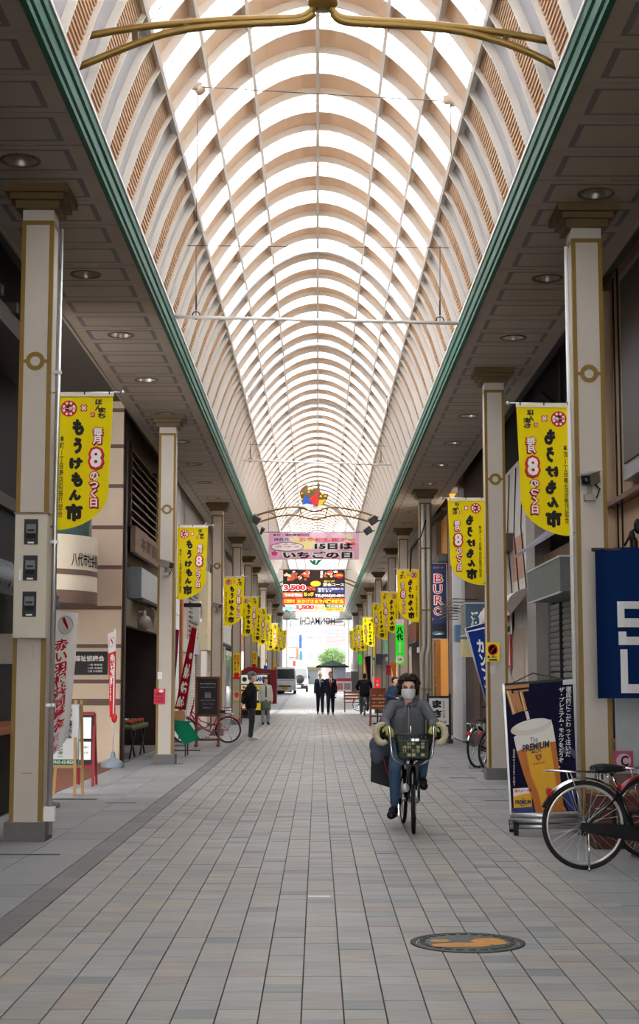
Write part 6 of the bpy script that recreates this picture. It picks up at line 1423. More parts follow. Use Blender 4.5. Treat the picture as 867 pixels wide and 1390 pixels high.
def stand_pose(h, stride=0.0, arms='down', bend=0.0):
    """joint positions of a standing or walking figure of height h facing -Y"""
    k = h / 1.7; J = {}
    J['pelvis'] = (0, 0, .92); J['chest'] = (0, -.01 - bend * .2, 1.27); J['neck'] = (0, -.01 - bend * .3, 1.46 - bend * .05); J['head'] = (0, -.035 - bend * .36, 1.59 - bend * .06)
    for s, n_ in ((-1, 'r'), (1, 'l')):
        f = stride * s
        J['hip_' + n_] = (s * .085, 0, .90); J['knee_' + n_] = (s * .09, -.03 - f * .22 if f > 0 else -.02 - f * .08, .49 + abs(f) * .01); J['ankle_' + n_] = (s * .095, -f * .34 + .01, .085 + (.03 * abs(f) if f < 0 else 0)); J['toe_' + n_] = (s * .105, -f * .34 - .15, .035)
        J['sh_' + n_] = (s * .158, 0 - bend * .25, 1.375 - bend * .04)
        if arms == 'down': J['el_' + n_] = (s * .215, .03 + f * .10, 1.11); J['wr_' + n_] = (s * .225, -.05 + f * .22, .88); J['hd_' + n_] = (.02 * s, -.35, -.95)
        elif arms == 'back': J['el_' + n_] = (s * .25, .14, 1.14); J['wr_' + n_] = (s * .07, .20, .95); J['hd_' + n_] = (-.8 * s, .2, -.4)
        elif arms == 'belly': J['el_' + n_] = (s * .25, .0, 1.13); J['wr_' + n_] = (s * .09, -.19, 1.06); J['hd_' + n_] = (-.8 * s, -.35, .1)
    return {a: Vector(b) * (k if not a.startswith('hd') else 1) for a, b in J.items()}, k
def hand(mb, wr, d, up, k, s, curl=.5):
    """palm, four jointed fingers of unequal length and a thumb leaving the side of the palm"""
    d = Vector(d).normalized(); side = d.cross(Vector(up)).normalized(); nrm = side.cross(d).normalized()
    wr = Vector(wr); L = .085 * k
    for j in (-1, 0, 1): capsule(mb, wr + side * (j * .012 * k), .015 * k, wr + d * L + side * (j * .024 * k), .0135 * k, 8)
    for j, ln in enumerate((.066, .078, .074, .056)):
        b0 = wr + d * L + side * ((j - 1.5) * .0205 * k); d1 = (d - nrm * curl * .5).normalized(); d2 = (d - nrm * curl * 1.4).normalized(); d3 = (d * .5 - nrm * curl * 2.0).normalized()
        p1 = b0 + d1 * ln * .48 * k; p2 = p1 + d2 * ln * .32 * k; p3 = p2 + d3 * ln * .24 * k
        capsule(mb, b0, .0098 * k, p1, .0092 * k, 8); capsule(mb, p1, .0092 * k, p2, .0086 * k, 8); capsule(mb, p2, .0086 * k, p3, .0075 * k, 8)
    b0 = wr + d * .022 * k - side * (s * .024 * k); p1 = b0 + (d * .75 - side * s * .75 - nrm * .25).normalized() * .042 * k; p2 = p1 + (d * .95 - side * s * .2 - nrm * .3).normalized() * .032 * k
    capsule(mb, b0, .0135 * k, p1, .0115 * k, 8); capsule(mb, p1, .0112 * k, p2, .009 * k, 8)
HS = 1.10
def head(mb, c, k, Rm):
    k = k * HS
    c = Vector(c); T = lambda v: c + Rm @ (Vector(v) * k)
    R4 = Rm.to_4x4()
    ell(mb, T((0, .012, .03)), (.074 * k, .092 * k, .088 * k), R4); ell(mb, T((0, -.02, -.035)), (.060 * k, .066 * k, .075 * k), R4); ell(mb, T((0, -.048, -.088)), (.026 * k, .024 * k, .022 * k), R4)
    capsule(mb, T((0, -.086, .012)), .008 * k, T((0, -.104, -.022)), .0125 * k, 8)
    for s in (-1, 1):
        ell(mb, T((s * .075, .012, -.008)), (.010 * k, .020 * k, .032 * k), R4); ell(mb, T((s * .012, -.094, -.026)), (.008 * k, .009 * k, .007 * k), R4); capsule(mb, T((s * .018, -.082, .030)), .008 * k, T((s * .048, -.068, .028)), .007 * k, 8); ell(mb, T((s * .042, -.056, -.02)), (.022 * k, .02 * k, .02 * k), R4)
def face_parts(par, c, k, Rm, mouth=True, closed=False, eye=None):
    k = k * HS
    c = Vector(c); T = lambda v: c + Rm @ (Vector(v) * k)
    R4 = Rm.to_4x4()
    ew = M('eye_white', (226, 222, 216), .3); ep = M('eye_dark', (40, 28, 24), .3); brow = eye or M('brow_dark', (50, 38, 32), .7); lip = M('lip', (178, 104, 94), .5)
    for s in (-1, 1):
        if not closed:
            mb = MB(); ell(mb, T((s * .032, -.077, .008)), (.0135 * k, .008 * k, .0068 * k), R4, 10); e = mb.obj('eye', ew, par)
            mb = MB(); ell(mb, T((s * .032, -.084, .008)), (.006 * k, .003 * k, .006 * k), R4, 8); mb.obj('iris', ep, e)
        MB().tube([T((s * .017, -.0835, .013)), T((s * .032, -.086, .016)), T((s * .048, -.078, .012))], .0022 * k, 5).obj('eyelid', brow, par)
        MB().tube([T((s * .015, -.090, .031)), T((s * .034, -.089, .036)), T((s * .052, -.077, .031))], .0034 * k, 5).obj('eyebrow', brow, par)
    if mouth:
        MB().tube([T((-.024, -.080, -.058)), T((0, -.089, -.055)), T((.024, -.080, -.058))], .0042 * k, 6).obj('upper_lip', lip, par); MB().tube([T((-.020, -.079, -.064)), T((0, -.088, -.066)), T((.020, -.079, -.064))], .0046 * k, 6).obj('lower_lip', lip, par)
def body(par, J, k, vox, Rm, handcurl=.5, skin_m=None, glove=False):
    mb = MB()
    capsule(mb, J['pelvis'], .125 * k, J['chest'] + Vector((0, 0, -.08 * k)), .115 * k, 16); capsule(mb, J['chest'] + Vector((-.06 * k, 0, 0)), .105 * k, J['chest'] + Vector((.06 * k, 0, 0)), .105 * k, 16)
    capsule(mb, J['neck'] + Vector((0, .01, -.06 * k)), .06 * k, J['head'] + Vector((0, .02 * k, -.06 * k)), .048 * k)
    for n_ in ('l', 'r'):
        capsule(mb, J['neck'] + Vector((0, .01, -.07 * k)), .045 * k, J['sh_' + n_], .048 * k); capsule(mb, J['sh_' + n_], .05 * k, J['el_' + n_], .038 * k); capsule(mb, J['el_' + n_], .038 * k, J['wr_' + n_], .024 * k)
        capsule(mb, J['hip_' + n_], .085 * k, J['knee_' + n_], .055 * k, 14); capsule(mb, J['knee_' + n_], .053 * k, J['ankle_' + n_], .034 * k); capsule(mb, J['ankle_' + n_], .034 * k, J['toe_' + n_], .026 * k)
        d = J['hd_' + n_]; up = Vector((0, 0, 1)) if abs(d.z) < .7 else Vector((1 if n_ == 'l' else -1, 0, 0))
        hand(mb, J['wr_' + n_], d, up, k, (1 if n_ == 'l' else -1), handcurl)
    head(mb, J['head'], k, Rm)
    return remesh('body', mb, vox, skin_m or skin, par, 3)
def trousers(par, J, k, vox, mat, name='trousers', flare=1.0, crop=0.0):
    mb = MB(); capsule(mb, J['pelvis'] + Vector((-.05 * k, 0, .03 * k)), .128 * k, J['pelvis'] + Vector((.05 * k, 0, .03 * k)), .128 * k, 16)
    for n_ in ('l', 'r'):
        an = J['ankle_' + n_]; kn = J['knee_' + n_]; an = an + (kn - an) * (.03 + crop)
        capsule(mb, J['hip_' + n_], .104 * k, kn, .074 * k, 14); capsule(mb, kn, .072 * k, an, .056 * k * flare, 12)
    return remesh(name, mb, vox, mat, par, 4)
def jacket(par, J, k, vox, mat, name='jacket', hem=.0, puff=1.0, sleeve=.97, open_=None):
    mb = MB(); up = J['chest'] - J['pelvis']; hemp = J['pelvis'] + Vector((0, 0, -hem * k))
    capsule(mb, hemp + Vector((-.055 * k, 0, 0)), .135 * k * puff, J['chest'] + Vector((-.06 * k, 0, -.02 * k)), .128 * k * puff, 16); capsule(mb, hemp + Vector((.055 * k, 0, 0)), .135 * k * puff, J['chest'] + Vector((.06 * k, 0, -.02 * k)), .128 * k * puff, 16)
    capsule(mb, J['chest'] + Vector((-.07 * k, 0, .01 * k)), .118 * k * puff, J['chest'] + Vector((.07 * k, 0, .01 * k)), .118 * k * puff, 16)
    for n_ in ('l', 'r'):
        el, wr = J['el_' + n_], J['wr_' + n_]; wr = el + (wr - el) * sleeve
        capsule(mb, J['neck'] + Vector((0, .015 * k, -.055 * k)), .060 * k, J['sh_' + n_] + Vector((0, 0, -.005 * k)), .062 * k * puff); capsule(mb, J['sh_' + n_] + Vector((0, 0, -.005 * k)), .064 * k * puff, el, .054 * k * puff); capsule(mb, el, .056 * k * puff, wr, .043 * k * puff)
    capsule(mb, J['neck'] + Vector((0, .012 * k, -.055 * k)), .068 * k, J['neck'] + Vector((0, .004 * k, -.025 * k)), .060 * k)
    return remesh(name, mb, vox, mat, par, 4)
def shoes(par, J, k, mat, vox=.007):
    for n_ in ('l', 'r'):
        a, t_ = J['ankle_' + n_], J['toe_' + n_]; mb = MB(); d = Vector((t_.x - a.x, t_.y - a.y, 0)).normalized() if (t_ - a).length > .02 else Vector((0, -1, 0)); dn = (t_ - a).normalized()
        heel = a + (dn.cross(Vector((1, 0, 0)))) * 0 + Vector((0, .03 * k, -.04 * k))
        capsule(mb, heel, .040 * k, t_ + Vector((0, 0, .008 * k)), .036 * k, 12); capsule(mb, a + Vector((0, 0, -.02 * k)), .044 * k, a + (t_ - a) * .55 + Vector((0, 0, .012 * k)), .040 * k, 12)
        remesh('shoe', mb, vox, mat, par, 4)
def hair(par, J, k, Rm, mat, vox=.008, style='short', seed=1):
    k = k * HS
    mb = MB(); c = J['head']; T = lambda v: c + Rm @ (Vector(v) * k); R4 = Rm.to_4x4(); rr = random.Random(seed)
    ell(mb, T((0, .028, .052)), (.082 * k, .088 * k, .082 * k), R4)
    ell(mb, T((0, .055, .005)), (.076 * k, .060 * k, .078 * k), R4)
    if style == 'curly':
        for _ in range(110):
            a = rr.uniform(0, 2 * PI); e = rr.uniform(-.22, 1.3)
            v = Vector((math.cos(a) * math.cos(e) * .106, math.sin(a) * math.cos(e) * .108 + .022, math.sin(e) * .108 + .038))
            if v.y < -.03 and v.z < .102: continue
            ell(mb, T(v), (rr.uniform(.016, .034) * k,) * 3, R4, 8)
        for s in (-1, 1): ell(mb, T((s * .088, .005, .0)), (.026 * k, .04 * k, .05 * k), R4); ell(mb, T((s * .085, .035, -.04)), (.03 * k, .04 * k, .03 * k), R4)
        for x in (-.06, -.03, .03, .06): ell(mb, T((x, -.055, .098)), (.024 * k, .022 * k, .018 * k), R4, 8)
    elif style == 'bob':
        for s in (-1, 1): ell(mb, T((s * .075, .01, -.02)), (.022 * k, .055 * k, .08 * k), R4)
        for x in (-.05, 0, .05): ell(mb, T((x, -.062, .075)), (.032 * k, .025 * k, .025 * k), R4)
    elif style == 'short':
        for x in (-.045, 0, .045): ell(mb, T((x, -.052, .085)), (.03 * k, .028 * k, .022 * k), R4)
    return remesh('hair', mb, vox, mat, par, 3)
def person(label, loc, rz, h, stride=0, arms='down', bend=0.0, head_turn=0.0, vox=.009):
    t = thing('person', label, 'person', loc, rz); J, k = stand_pose(h, stride, arms, bend)
    Rm = Matrix.Rotation(head_turn, 3, 'Z'); body(t, J, k, vox, Rm, .5); face_parts(t, J['head'], k, Rm)
    return t, J, k, Rm
black_c = M('black_fabric', (34, 33, 35), .85, var=.2, scale=10, spec=.15); navy_c = M('navy_suit', (36, 40, 56), .8, var=.12, spec=.2); suit_k = M('dark_suit', (34, 34, 42), .8, var=.12, spec=.2)
jeans = M('blue_denim', (72, 100, 132), .85, var=.30, scale=7, bump=.1); dgrey = M('dark_hair', (34, 24, 22), .6, var=.25, scale=30, bump=.4, bscale=90); brownhair = M('brown_hair', (74, 42, 30), .6, var=.2); greyhair = M('grey_hair', (150, 148, 146), .6); shoe_k = M('black_shoe', (26, 25, 26), .45)
# -- man in a grey cap, seen from his right side
t, J, k, Rm = person('person in a grey cap, black jacket and black trousers standing with hands behind the back', (P(340, 1003, 35.9).x, 36.0, 0), PI / 2 + .25, 1.60, 0.05, 'back')
trousers(t, J, k, .010, M('black_trousers', (44, 44, 48), .7, var=.15)); jacket(t, J, k, .010, black_c, hem=.04, puff=1.08); shoes(t, J, k, white_m); hair(t, J, k, Rm, greyhair)
mb = MB(); c = J['head']; ell(mb, c + Vector((0, .02, .08)) * k, (.106 * k, .120 * k, .076 * k)); ell(mb, c + Vector((0, -.11, .062)) * k, (.066 * k, .066 * k, .012 * k)); remesh('cap', mb, .008, M('grey_cap', (110, 112, 116), .8), t, 3)
# -- woman in pale jacket
t, J, k, Rm = person('person in a pale grey jacket, green apron skirt and grey trousers facing the viewer', (P(360, 983, 47.9).x, 48.0, 0), .15, 1.50, 0.0, 'down')
trousers(t, J, k, .011, M('grey_trousers', (150, 152, 160), .8)); jacket(t, J, k, .011, M('pale_grey_jacket', (196, 196, 186), .8, var=.1), hem=.0, puff=1.1); shoes(t, J, k, shoe_k, .009); hair(t, J, k, Rm, brownhair, .009, 'bob')
mb = MB(); mb.lathe([(.14 * k, 1.0 * k), (.165 * k, .86 * k), (.182 * k, .62 * k), (.178 * k, .54 * k), (.15 * k, .55 * k)], 24, 0, Matrix.Diagonal((1, .9, 1, 1))); sk = (lambda n_, m_, v_, mt_, p_, i_: m_.obj(n_, mt_, p_))('apron_skirt', mb, .011, M('olive_green_skirt', (92, 112, 94), .85, var=.15), t, 3); MB().tube([(0, -.135 * k, 1.0 * k), (0, -.150 * k, 1.40 * k)], .03, 8).obj('teal_shirt', M('teal_shirt', (60, 92, 92), .8), t)
# -- two men in suits walking towards the viewer
def suit_man(label, px, Y, h, stride, cloth, tie, hairm, arms='down', style='short', badge=True):
    t, J, k, Rm = person(label, (P(px, 968, Y).x, Y, 0), 0, h, stride, arms, vox=.011)
    trousers(t, J, k, .012, cloth); jacket(t, J, k, .012, cloth, 'suit_jacket', hem=.08, puff=1.06); shoes(t, J, k, shoe_k, .010); 
    if style: hair(t, J, k, Rm, hairm, .010, style)
    yf = -.150 * k
    mb = MB(); mb.add([(-.055 * k, yf - .0, 1.42 * k), (.055 * k, yf, 1.42 * k), (0, yf - .012, 1.10 * k)], [(0, 1, 2)]); mb.add([(-.055 * k, yf - .002, 1.42 * k), (.055 * k, yf - .002, 1.42 * k), (.05 * k, -.06 * k, 1.46 * k), (-.05 * k, -.06 * k, 1.46 * k)], [(0, 1, 2, 3)]); sh = mb.obj('shirt_front', M('white_shirt', (224, 226, 232), .7), t)
    MB().prism([(-.016 * k, 1.41 * k), (.016 * k, 1.41 * k), (.026 * k, 1.16 * k), (0, 1.11 * k), (-.026 * k, 1.16 * k)], .006, 0, Matrix.Translation((0, yf - .02, 0))).obj('tie', tie, t)
    MB().box(.07 * k, .12 * k, yf - .008, yf + .02, 1.32 * k, 1.355 * k).obj('name_badge', white_m, t)
    return t
suit_man('person in a navy suit with pale blue tie walking at the left of a pair', 434.5, 62.5, 1.72, .75, navy_c, M('pale_blue_tie', (120, 150, 190), .6), greyhair, style=None)
suit_man('person in a dark suit with red tie walking at the right of a pair', 448.5, 61.5, 1.74, -.6, suit_k, M('crimson_tie', (176, 24, 40), .6), M('salt_pepper_hair', (92, 86, 82), .6))
# -- man in blue behind the cyclist
t, J, k, Rm = person('person in a dark blue jacket stooping behind the cyclist on the right', (P(530, 990, 40.5).x + .02, 40.5, 0), .9, 1.52, .2, 'belly', .35)
trousers(t, J, k, .011, navy_c); jacket(t, J, k, .011, M('dark_blue_jacket', (40, 62, 92), .85, var=.15), hem=.03, puff=1.1); shoes(t, J, k, shoe_k, .009); hair(t, J, k, Rm, dgrey, .009)
# -- worker in a yellow vest by the van
t, J, k, Rm = person('person in a yellow safety vest and blue cap beside the white van', (P(374.5, 940, 108).x, 108, ground_z(108)), -.5, 1.70, .2, 'down', vox=.014)
trousers(t, J, k, .014, M('beige_trousers', (190, 170, 150), .8)); jacket(t, J, k, .014, M('hi_vis_yellow', (214, 236, 40), .7), 'safety_vest', hem=.02, puff=1.08, sleeve=.3); shoes(t, J, k, shoe_k, .012)
mb = MB(); c = J['head']; ell(mb, c + Vector((0, .015, .07)) * k, (.108 * k, .126 * k, .076 * k)); remesh('cap', mb, .012, M('blue_cap', (70, 80, 160), .8), t, 3)

# ---- riding figures
def rider(label, loc, rz, k, J, vox, skin_m=None, curl=1.2, Rm=None):
    t = thing('person', label, 'person', loc, rz); Rm = Rm or Matrix.Identity(3); body(t, J, k, vox, Rm, curl, skin_m); return t, Rm
# bicycle of the woman: heading to -Y, wheel contact on the tiles
bk_y = 15.33
cyb = bicycle('dark town bicycle with wire basket ridden towards the viewer', (.868, bk_y, 0), -PI / 2 + .035, .308, gf, gf, chrome, black_met, .74, rack=True, case=True, stand=False, steer=-.12, crank=0.12, bars=False, lamp=False)
KW = .86
V = Vector
J = {'pelvis': V((0, .14, .81)), 'chest': V((0, .06, 1.07)), 'neck': V((.0, .02, 1.235)), 'head': V((.0, -.03, 1.352)),
     'sh_r': V((-.155, .03, 1.19)), 'el_r': V((-.250, -.12, 1.02)), 'wr_r': V((-.222, -.33, .985)), 'hd_r': V((.10, -.75, -.25)),
     'sh_l': V((.155, .03, 1.19)), 'el_l': V((.250, -.12, 1.02)), 'wr_l': V((.222, -.33, .985)), 'hd_l': V((-.10, -.75, -.25)),
     'hip_r': V((-.085, .13, .79)), 'knee_r': V((-.150, -.22, .57)), 'ankle_r': V((-.135, -.02, .185)), 'toe_r': V((-.185, -.16, .115)),
     'hip_l': V((.085, .13, .79)), 'knee_l': V((.135, -.24, .70)), 'ankle_l': V((.120, -.06, .47)), 'toe_l': V((.135, -.20, .40))}
cx_ = .905
glove_m = M('yellow_green_glove', (178, 176, 84), .85, var=.12, scale=20)
t, Rm = rider('person wearing a white face mask and grey hooded sweatshirt riding a bicycle towards the viewer', (cx_, 15.0, 0), .0, KW, J, .0052, None, 1.3)
face_parts(t, J['head'], KW, Rm, mouth=False, closed=False)
gry = M('charcoal_sweatshirt', (98, 100, 104), .9, var=.16, scale=40, bump=.15, bscale=120, spec=.1)
jk = jacket(t, J, KW, .0075, gry, 'hooded_sweatshirt', hem=.06, puff=1.13, sleeve=.93)
tr_o = trousers(t, J, KW, .0075, jeans, 'jeans', 1.05, .10); shoes(t, J, KW * 1.4, shoe_k, .006)
mb = MB(); c = J['neck']
mb.tube([c + V((.085 * math.cos(a), .02 + .075 * math.sin(a), -.012 + .030 * math.sin(a))) for a in [PI * .72 * -1 + 2 * PI * .86 * q / 18 + .55 for q in range(19)]], [.024 + .012 * math.sin(PI * q / 18) for q in range(19)], 8); ell(mb, c + V((0, .10, -.02)), (.10, .045, .07)); remesh('hood', mb, .0065, gry, jk, 3)
yfr = -.055
MB().tube([V((0, -.075, 1.185)), V((0, -.082, 1.08)), V((0, -.062, .95)), V((0, -.03, .80))], .006, 6).obj('zip', M('zip_metal', (150, 150, 150), .4, .5), jk)
for s in (-1, 1): MB().tube([V((s * .03, -.062, 1.20)), V((s * .034, -.085, 1.11))], .004, 5).obj('drawstring', M('grey_cord', (140, 140, 142), .8), jk)
hair(t, J, KW, Rm, dgrey, .0055, 'curly', 4)
# surgical mask: pleated sheet round the lower face with ear loops
mb = MB(); c = J['head']; nu, nv = 14, 10; vs = []
for j in range(nv + 1):
    for i in range(nu + 1):
        a = (-1.25 + 2.5 * i / nu) * (1 - .38 * (j / nv) ** 3 - .12 * (1 - j / nv) ** 3); z = .002 - .100 * j / nv; pl = .0022 * (j % 2) * math.cos(a)
        rx = .083 - .016 * (j / nv) ** 2; ry = .113 - .022 * (j / nv) ** 2 - .012 * (1 - math.cos(j / nv * 0)) ; nose = .014 * math.exp(-(a / .28) ** 2) * (1 - j / nv)
        vs.append(c + V((rx * math.sin(a), -(ry + pl + nose) * math.cos(a) + .004 + .03 * (1 - math.cos(a)), z)) * KW * HS)
mb.add(vs, [(j * (nu + 1) + i, (j + 1) * (nu + 1) + i, (j + 1) * (nu + 1) + i + 1, j * (nu + 1) + i + 1) for j in range(nv) for i in range(nu)], 0, True)
mk = mb.obj('face_mask', M('mask_white', (246, 246, 248), .8, var=.03), t)
for s in (-1, 1): MB().tube([*[c + V(q_) * KW * HS for q_ in ((s * .076, -.03, -.012), (s * .086, .012, .012), (s * .086, .022, -.02), (s * .068, -.03, -.075))]], .0016, 4).obj('ear_loop', white_m, mk)
# gloves over the hands
for s, n_ in ((-1, 'r'), (1, 'l')):
    mb = MB(); hand(mb, J['wr_' + n_] + V((0, 0, .002)), J['hd_' + n_], (0, 0, 1), KW * 1.16, (1 if n_ == 'l' else -1), 1.3); capsule(mb, J['wr_' + n_] + (J['el_' + n_] - J['wr_' + n_]).normalized() * .05, .033, J['wr_' + n_], .028); remesh('glove', mb, .0045, glove_m, t, 2)
for n_ in ('l', 'r'): MB().tube([J['ankle_' + n_] + V((0, 0, .0)), J['ankle_' + n_] + (J['knee_' + n_] - J['ankle_' + n_]) * .16], .036, 10).obj('sock', M('grey_sock', (120, 116, 112), .9), t)
# fur handlebar muffs, grips, basket content: they belong to the bicycle
def cyl(name, mb, mat): # world placed mesh made a part of the bicycle
    mi = (Matrix.Translation(cyb.location) @ Euler(cyb.rotation_euler).to_matrix().to_4x4()).inverted(); mb.v = [tuple(mi @ Vector(v)) for v in mb.v]; return mb.obj(name, mat, cyb)
fur = M('cream_fur', (206, 194, 160), .95, var=.25, scale=40, bump=.8, bscale=120)
for s in (-1, 1):
    mb = MB(); rr = random.Random(3); cen = V((cx_ + s * .262, 14.62, .925)); pts = [cen + V((s * .012 + .062 * s * math.cos(a), .02 * math.sin(a), .088 * math.sin(a))) for a in [PI * .62 - PI * 1.32 * q / 14 for q in range(15)]]
    mb.tube(pts, [.024 + .010 * math.sin(PI * q / 14) + rr.uniform(-.003, .003) for q in range(15)], 10); cyl('fur_muff', mb, fur)
    mb = MB(); ell(mb, cen + V((-s * .01, .05, 0)), (.05, .06, .075)); cyl('muff_lining', mb, black_c)
mb = MB()
for s in (-1, 1): mb.tube(smooth_path([(cx_ + s * .215, 14.70, .985), (cx_ + s * .218, 14.54, .99), (cx_ + s * .212, 14.46, .955), (cx_ + s * .20, 14.42, .80), (cx_ + s * .175, 14.42, .70), (cx_ + s * .07, 14.44, .635)], 3), .0125, 8)
cyl('u_bar', mb, chrome)
mb = MB(); b0 = V((cx_ - .005, 14.24, .80)); mb.box(-.14, .14, -.105, .10, -.085, .075, 0, Matrix.Translation(b0)); cyl('basket_liner', mb, M('dark_green_pattern', (58, 74, 52), .8, var=.9, scale=28))
mb = MB()
for q in range(5):
    for r_ in range(4):
      if (q * 7 + r_ * 5) % 3 and q < 5: mb.box(-.016, .016, -.004, .0, -.013, .013, 0, Matrix.Translation(b0 + V((-.085 + q * .043, -.107, -.055 + r_ * .036))))
tag(cyl('liner_check', mb, M('cream_check', (196, 176, 150), .8)), kind='stuff')
mb = MB(); mb.box(-.035, .035, -.004, 0, -.012, .012, 0, Matrix.Translation(b0 + V((.015, -.125, .085)))); cyl('name_plate', mb, alu)
mb = MB(); mb.tube([(cx_ - .06, 14.42, .63), (cx_ - .055, 14.36, .64), (cx_ + .055, 14.36, .64), (cx_ + .06, 14.42, .63)], .008, 6); mb.box(cx_ - .055, cx_ + .055, 14.36, 14.40, .50, .63); cyl('basket_stay', mb, black_met)
mb = MB(); mb.lathe([(.001, 0), (.040, 0), (.042, .03), (.02, .06)], 16, 0, Matrix.Translation((cx_ - .075, 14.26, .43)) @ Matrix.Rotation(-PI / 2, 4, 'X')); cyl('front_lamp', mb, M('lamp_clear', (200, 206, 206)))
# black bag hanging at the back
bg_ = thing('shoulder_bag', 'black bag with grey cloth hanging beside the rear of the ridden bicycle', 'bag', (.64, 15.32, .42))
mb = MB(); mb.prism([(-.10, 0), (.10, -.06), (.12, .34), (-.09, .36)], .16, 0, Matrix.Translation((0, -.08, 0))); mb.obj('bag_body', M('black_bag_fabric', (30, 28, 32), .7), bg_)
mb = MB(); ell(mb, V((.03, -.02, .36)), (.15, .11, .13)); ell(mb, V((-.04, -.06, .27)), (.07, .06, .10)); remesh('grey_cloth', mb, .012, M('slate_cloth', (86, 90, 104), .9, var=.15), bg_, 3)
MB().tube([V((.02, -.09, .25)), V((.06, -.10, .10)), V((.10, -.09, .0))], .005, 5).obj('red_strap', red_m, bg_); MB().tube([V((-.06, 0, .34)), V((.05, 0, .52)), V((.12, 0, .34))], .008, 6).obj('handle', blackm, bg_)
# -- distant cyclist seen from behind
Yd = 60.0; xd = P(495, 972, Yd).x; zo = 0
dcb = bicycle('bicycle ridden away from the viewer far along on the right', (xd, Yd, 0), PI / 2, .31, gf, blackm, chrome, None, .80, rack=True, stand=False, crank=.9)
KD = 1.0
J = {'pelvis': V((0, .17, .90)), 'chest': V((0, .28, 1.22)), 'neck': V((0, .33, 1.42)), 'head': V((0, .37, 1.55)), 'sh_r': V((.19, .30, 1.36)), 'el_r': V((.30, .45, 1.14)), 'wr_r': V((.25, .66, 1.03)), 'hd_r': V((0, .9, -.1)), 'sh_l': V((-.19, .30, 1.36)), 'el_l': V((-.30, .45, 1.14)), 'wr_l': V((-.25, .66, 1.03)), 'hd_l': V((0, .9, -.1)),
     'hip_r': V((.1, .18, .87)), 'knee_r': V((.15, .56, .62)), 'ankle_r': V((.13, .35, .28)), 'toe_r': V((.13, .50, .21)), 'hip_l': V((-.1, .18, .87)), 'knee_l': V((-.15, .50, .50)), 'ankle_l': V((-.14, .32, .14)), 'toe_l': V((-.14, .46, .07))}
R180 = Matrix.Rotation(PI, 3, 'Z')
t, Rm = rider('person in a black jacket with grey print and blue jeans cycling away from the viewer', (xd, Yd, 0), 0, KD, J, .011, None, 1.0, R180)
trousers(t, J, KD, .012, jeans, 'jeans'); jacket(t, J, KD, .012, black_c, 'jacket', hem=.02, puff=1.18); shoes(t, J, KD, shoe_k, .010); hair(t, J, KD, R180, dgrey, .010)
pt = M('grey_back_print', (120, 118, 112), .7); MB().prism([(-.10, 1.14), (.10, 1.14), (.11, 1.24), (.06, 1.30), (-.06, 1.30), (-.11, 1.24)], .02, 0, Matrix.Translation((0, .105, 0)) @ Matrix.Rotation(-.25, 4, 'X') @ Matrix.Translation((0, .02, .02))).obj('back_print', pt, t)
# ================================================================== RIGHT MIDDLE: BOARDS, LANTERN, PARASOL
Yq = 47.3
p = P(513, 981, Yq)
bdn = thing('wooden_display_rack', 'reddish wooden A-frame rack with red boards on the right pavement', 'rack', (p.x, Yq, 0))
rw = M('orange_red_wood', (132, 58, 28), .5, var=.2)
for x in (-.22, .22):
    MB().bar((x - .05, -.35, 0), (x, 0, 1.15), .045, .035).obj('leg', wood_r, bdn); MB().bar((x, .3, 0), (x, 0, 1.15), .045, .035).obj('leg', wood_r, bdn)
for k, z in enumerate((.52, .74, .96)): MB().box(-.24, .24, -.18 + k * .06, -.15 + k * .06, z, z + .19).obj('board', rw, bdn)
MB().box(-.26, .26, -.02, .03, 1.13, 1.17).obj('top_rail', wood_r, bdn); MB().bar((-.22, -.25, .3), (.22, -.25, .3), .04).obj('cross_rail', wood_r, bdn)
for k in range(2): MB().box(-.2, .2, -.19 + k * .06, -.18 + k * .06, .60 + k * .22, .63 + k * .22).obj('cream_strip', M('cream_strip', (226, 190, 120), .6), bdn)
rl = thing('lit_sign', 'small glowing red sign with a white emblem above the wooden rack', 'sign', (P(512, 934, 48.6).x, 48.6, 0)); z0, z1 = P(512, 934, 48.6).z, P(512, 920, 48.6).z
MB().box(-.10, .10, -.06, .06, z0, z1).obj('lamp_box', M('glowing_red', (230, 24, 30), .4, emit=.6), rl); MB().box(-.16, -.11, -.05, .05, z0, z1 + .04).obj('white_edge', white_m, rl); MB().bar((0, 0, 0), (0, 0, z0), .05).obj('post', black_met, rl); MB().box(-.15, .15, -.15, .15, 0, .05).obj('base', black_met, rl)
letter(rl, [('e', .0, z0 + .10, .05, .05, 0), ('b', -.03, .03, z0 + .2, z0 + .24, 0)], [whitep], -.064)
Yf = 63.6; q = [P(494, 892, Yf), P(503, 890, Yf), P(503, 926, Yf), P(499, 926, Yf)]
nobori('twisted black and red banner flag beside the sixth right column', q, [(q[0].x, Yf + .02, 0), (q[0].x, Yf + .02, q[0].z + .1)], M_cloth('black_flag_cloth', (34, 30, 30), .15), [], [ink], .05, 1, None, lambda mb, f: grid_patch(mb, f, 0, .18, 0, 1, 0, .01))
for o in COL.objects:
    if o.name.startswith('lettering') and o.parent and o.parent.parent and o.parent.parent.get('label', '').startswith('twisted black'): o.data.materials[0] = red_m
Yf = 44.6; q = [P(530, 900, Yf), P(538, 900, Yf), P(537, 928, Yf), P(531, 928, Yf)]
nobori('orange and white banner flag left of the green vertical sign', q, [(q[1].x, Yf + .02, 0), (q[1].x, Yf + .02, q[1].z + .1)], M_cloth('orange_flag_cloth', (206, 110, 24), .2), [], [whitep], .01, 1, None, lambda mb, f: mb.add([f(.1, .2, .01), f(.75, .98, .01), f(.12, .98, .01)], [(0, 1, 2)]))
ct = thing('white_counter', 'white folding counter tables with pink notice far along on the right', 'table', (P(466, 950, 78).x, 79.0, 0))
MB().box(-.8, .9, -.3, .3, .70, .74).obj('tabletop', white_m, ct)
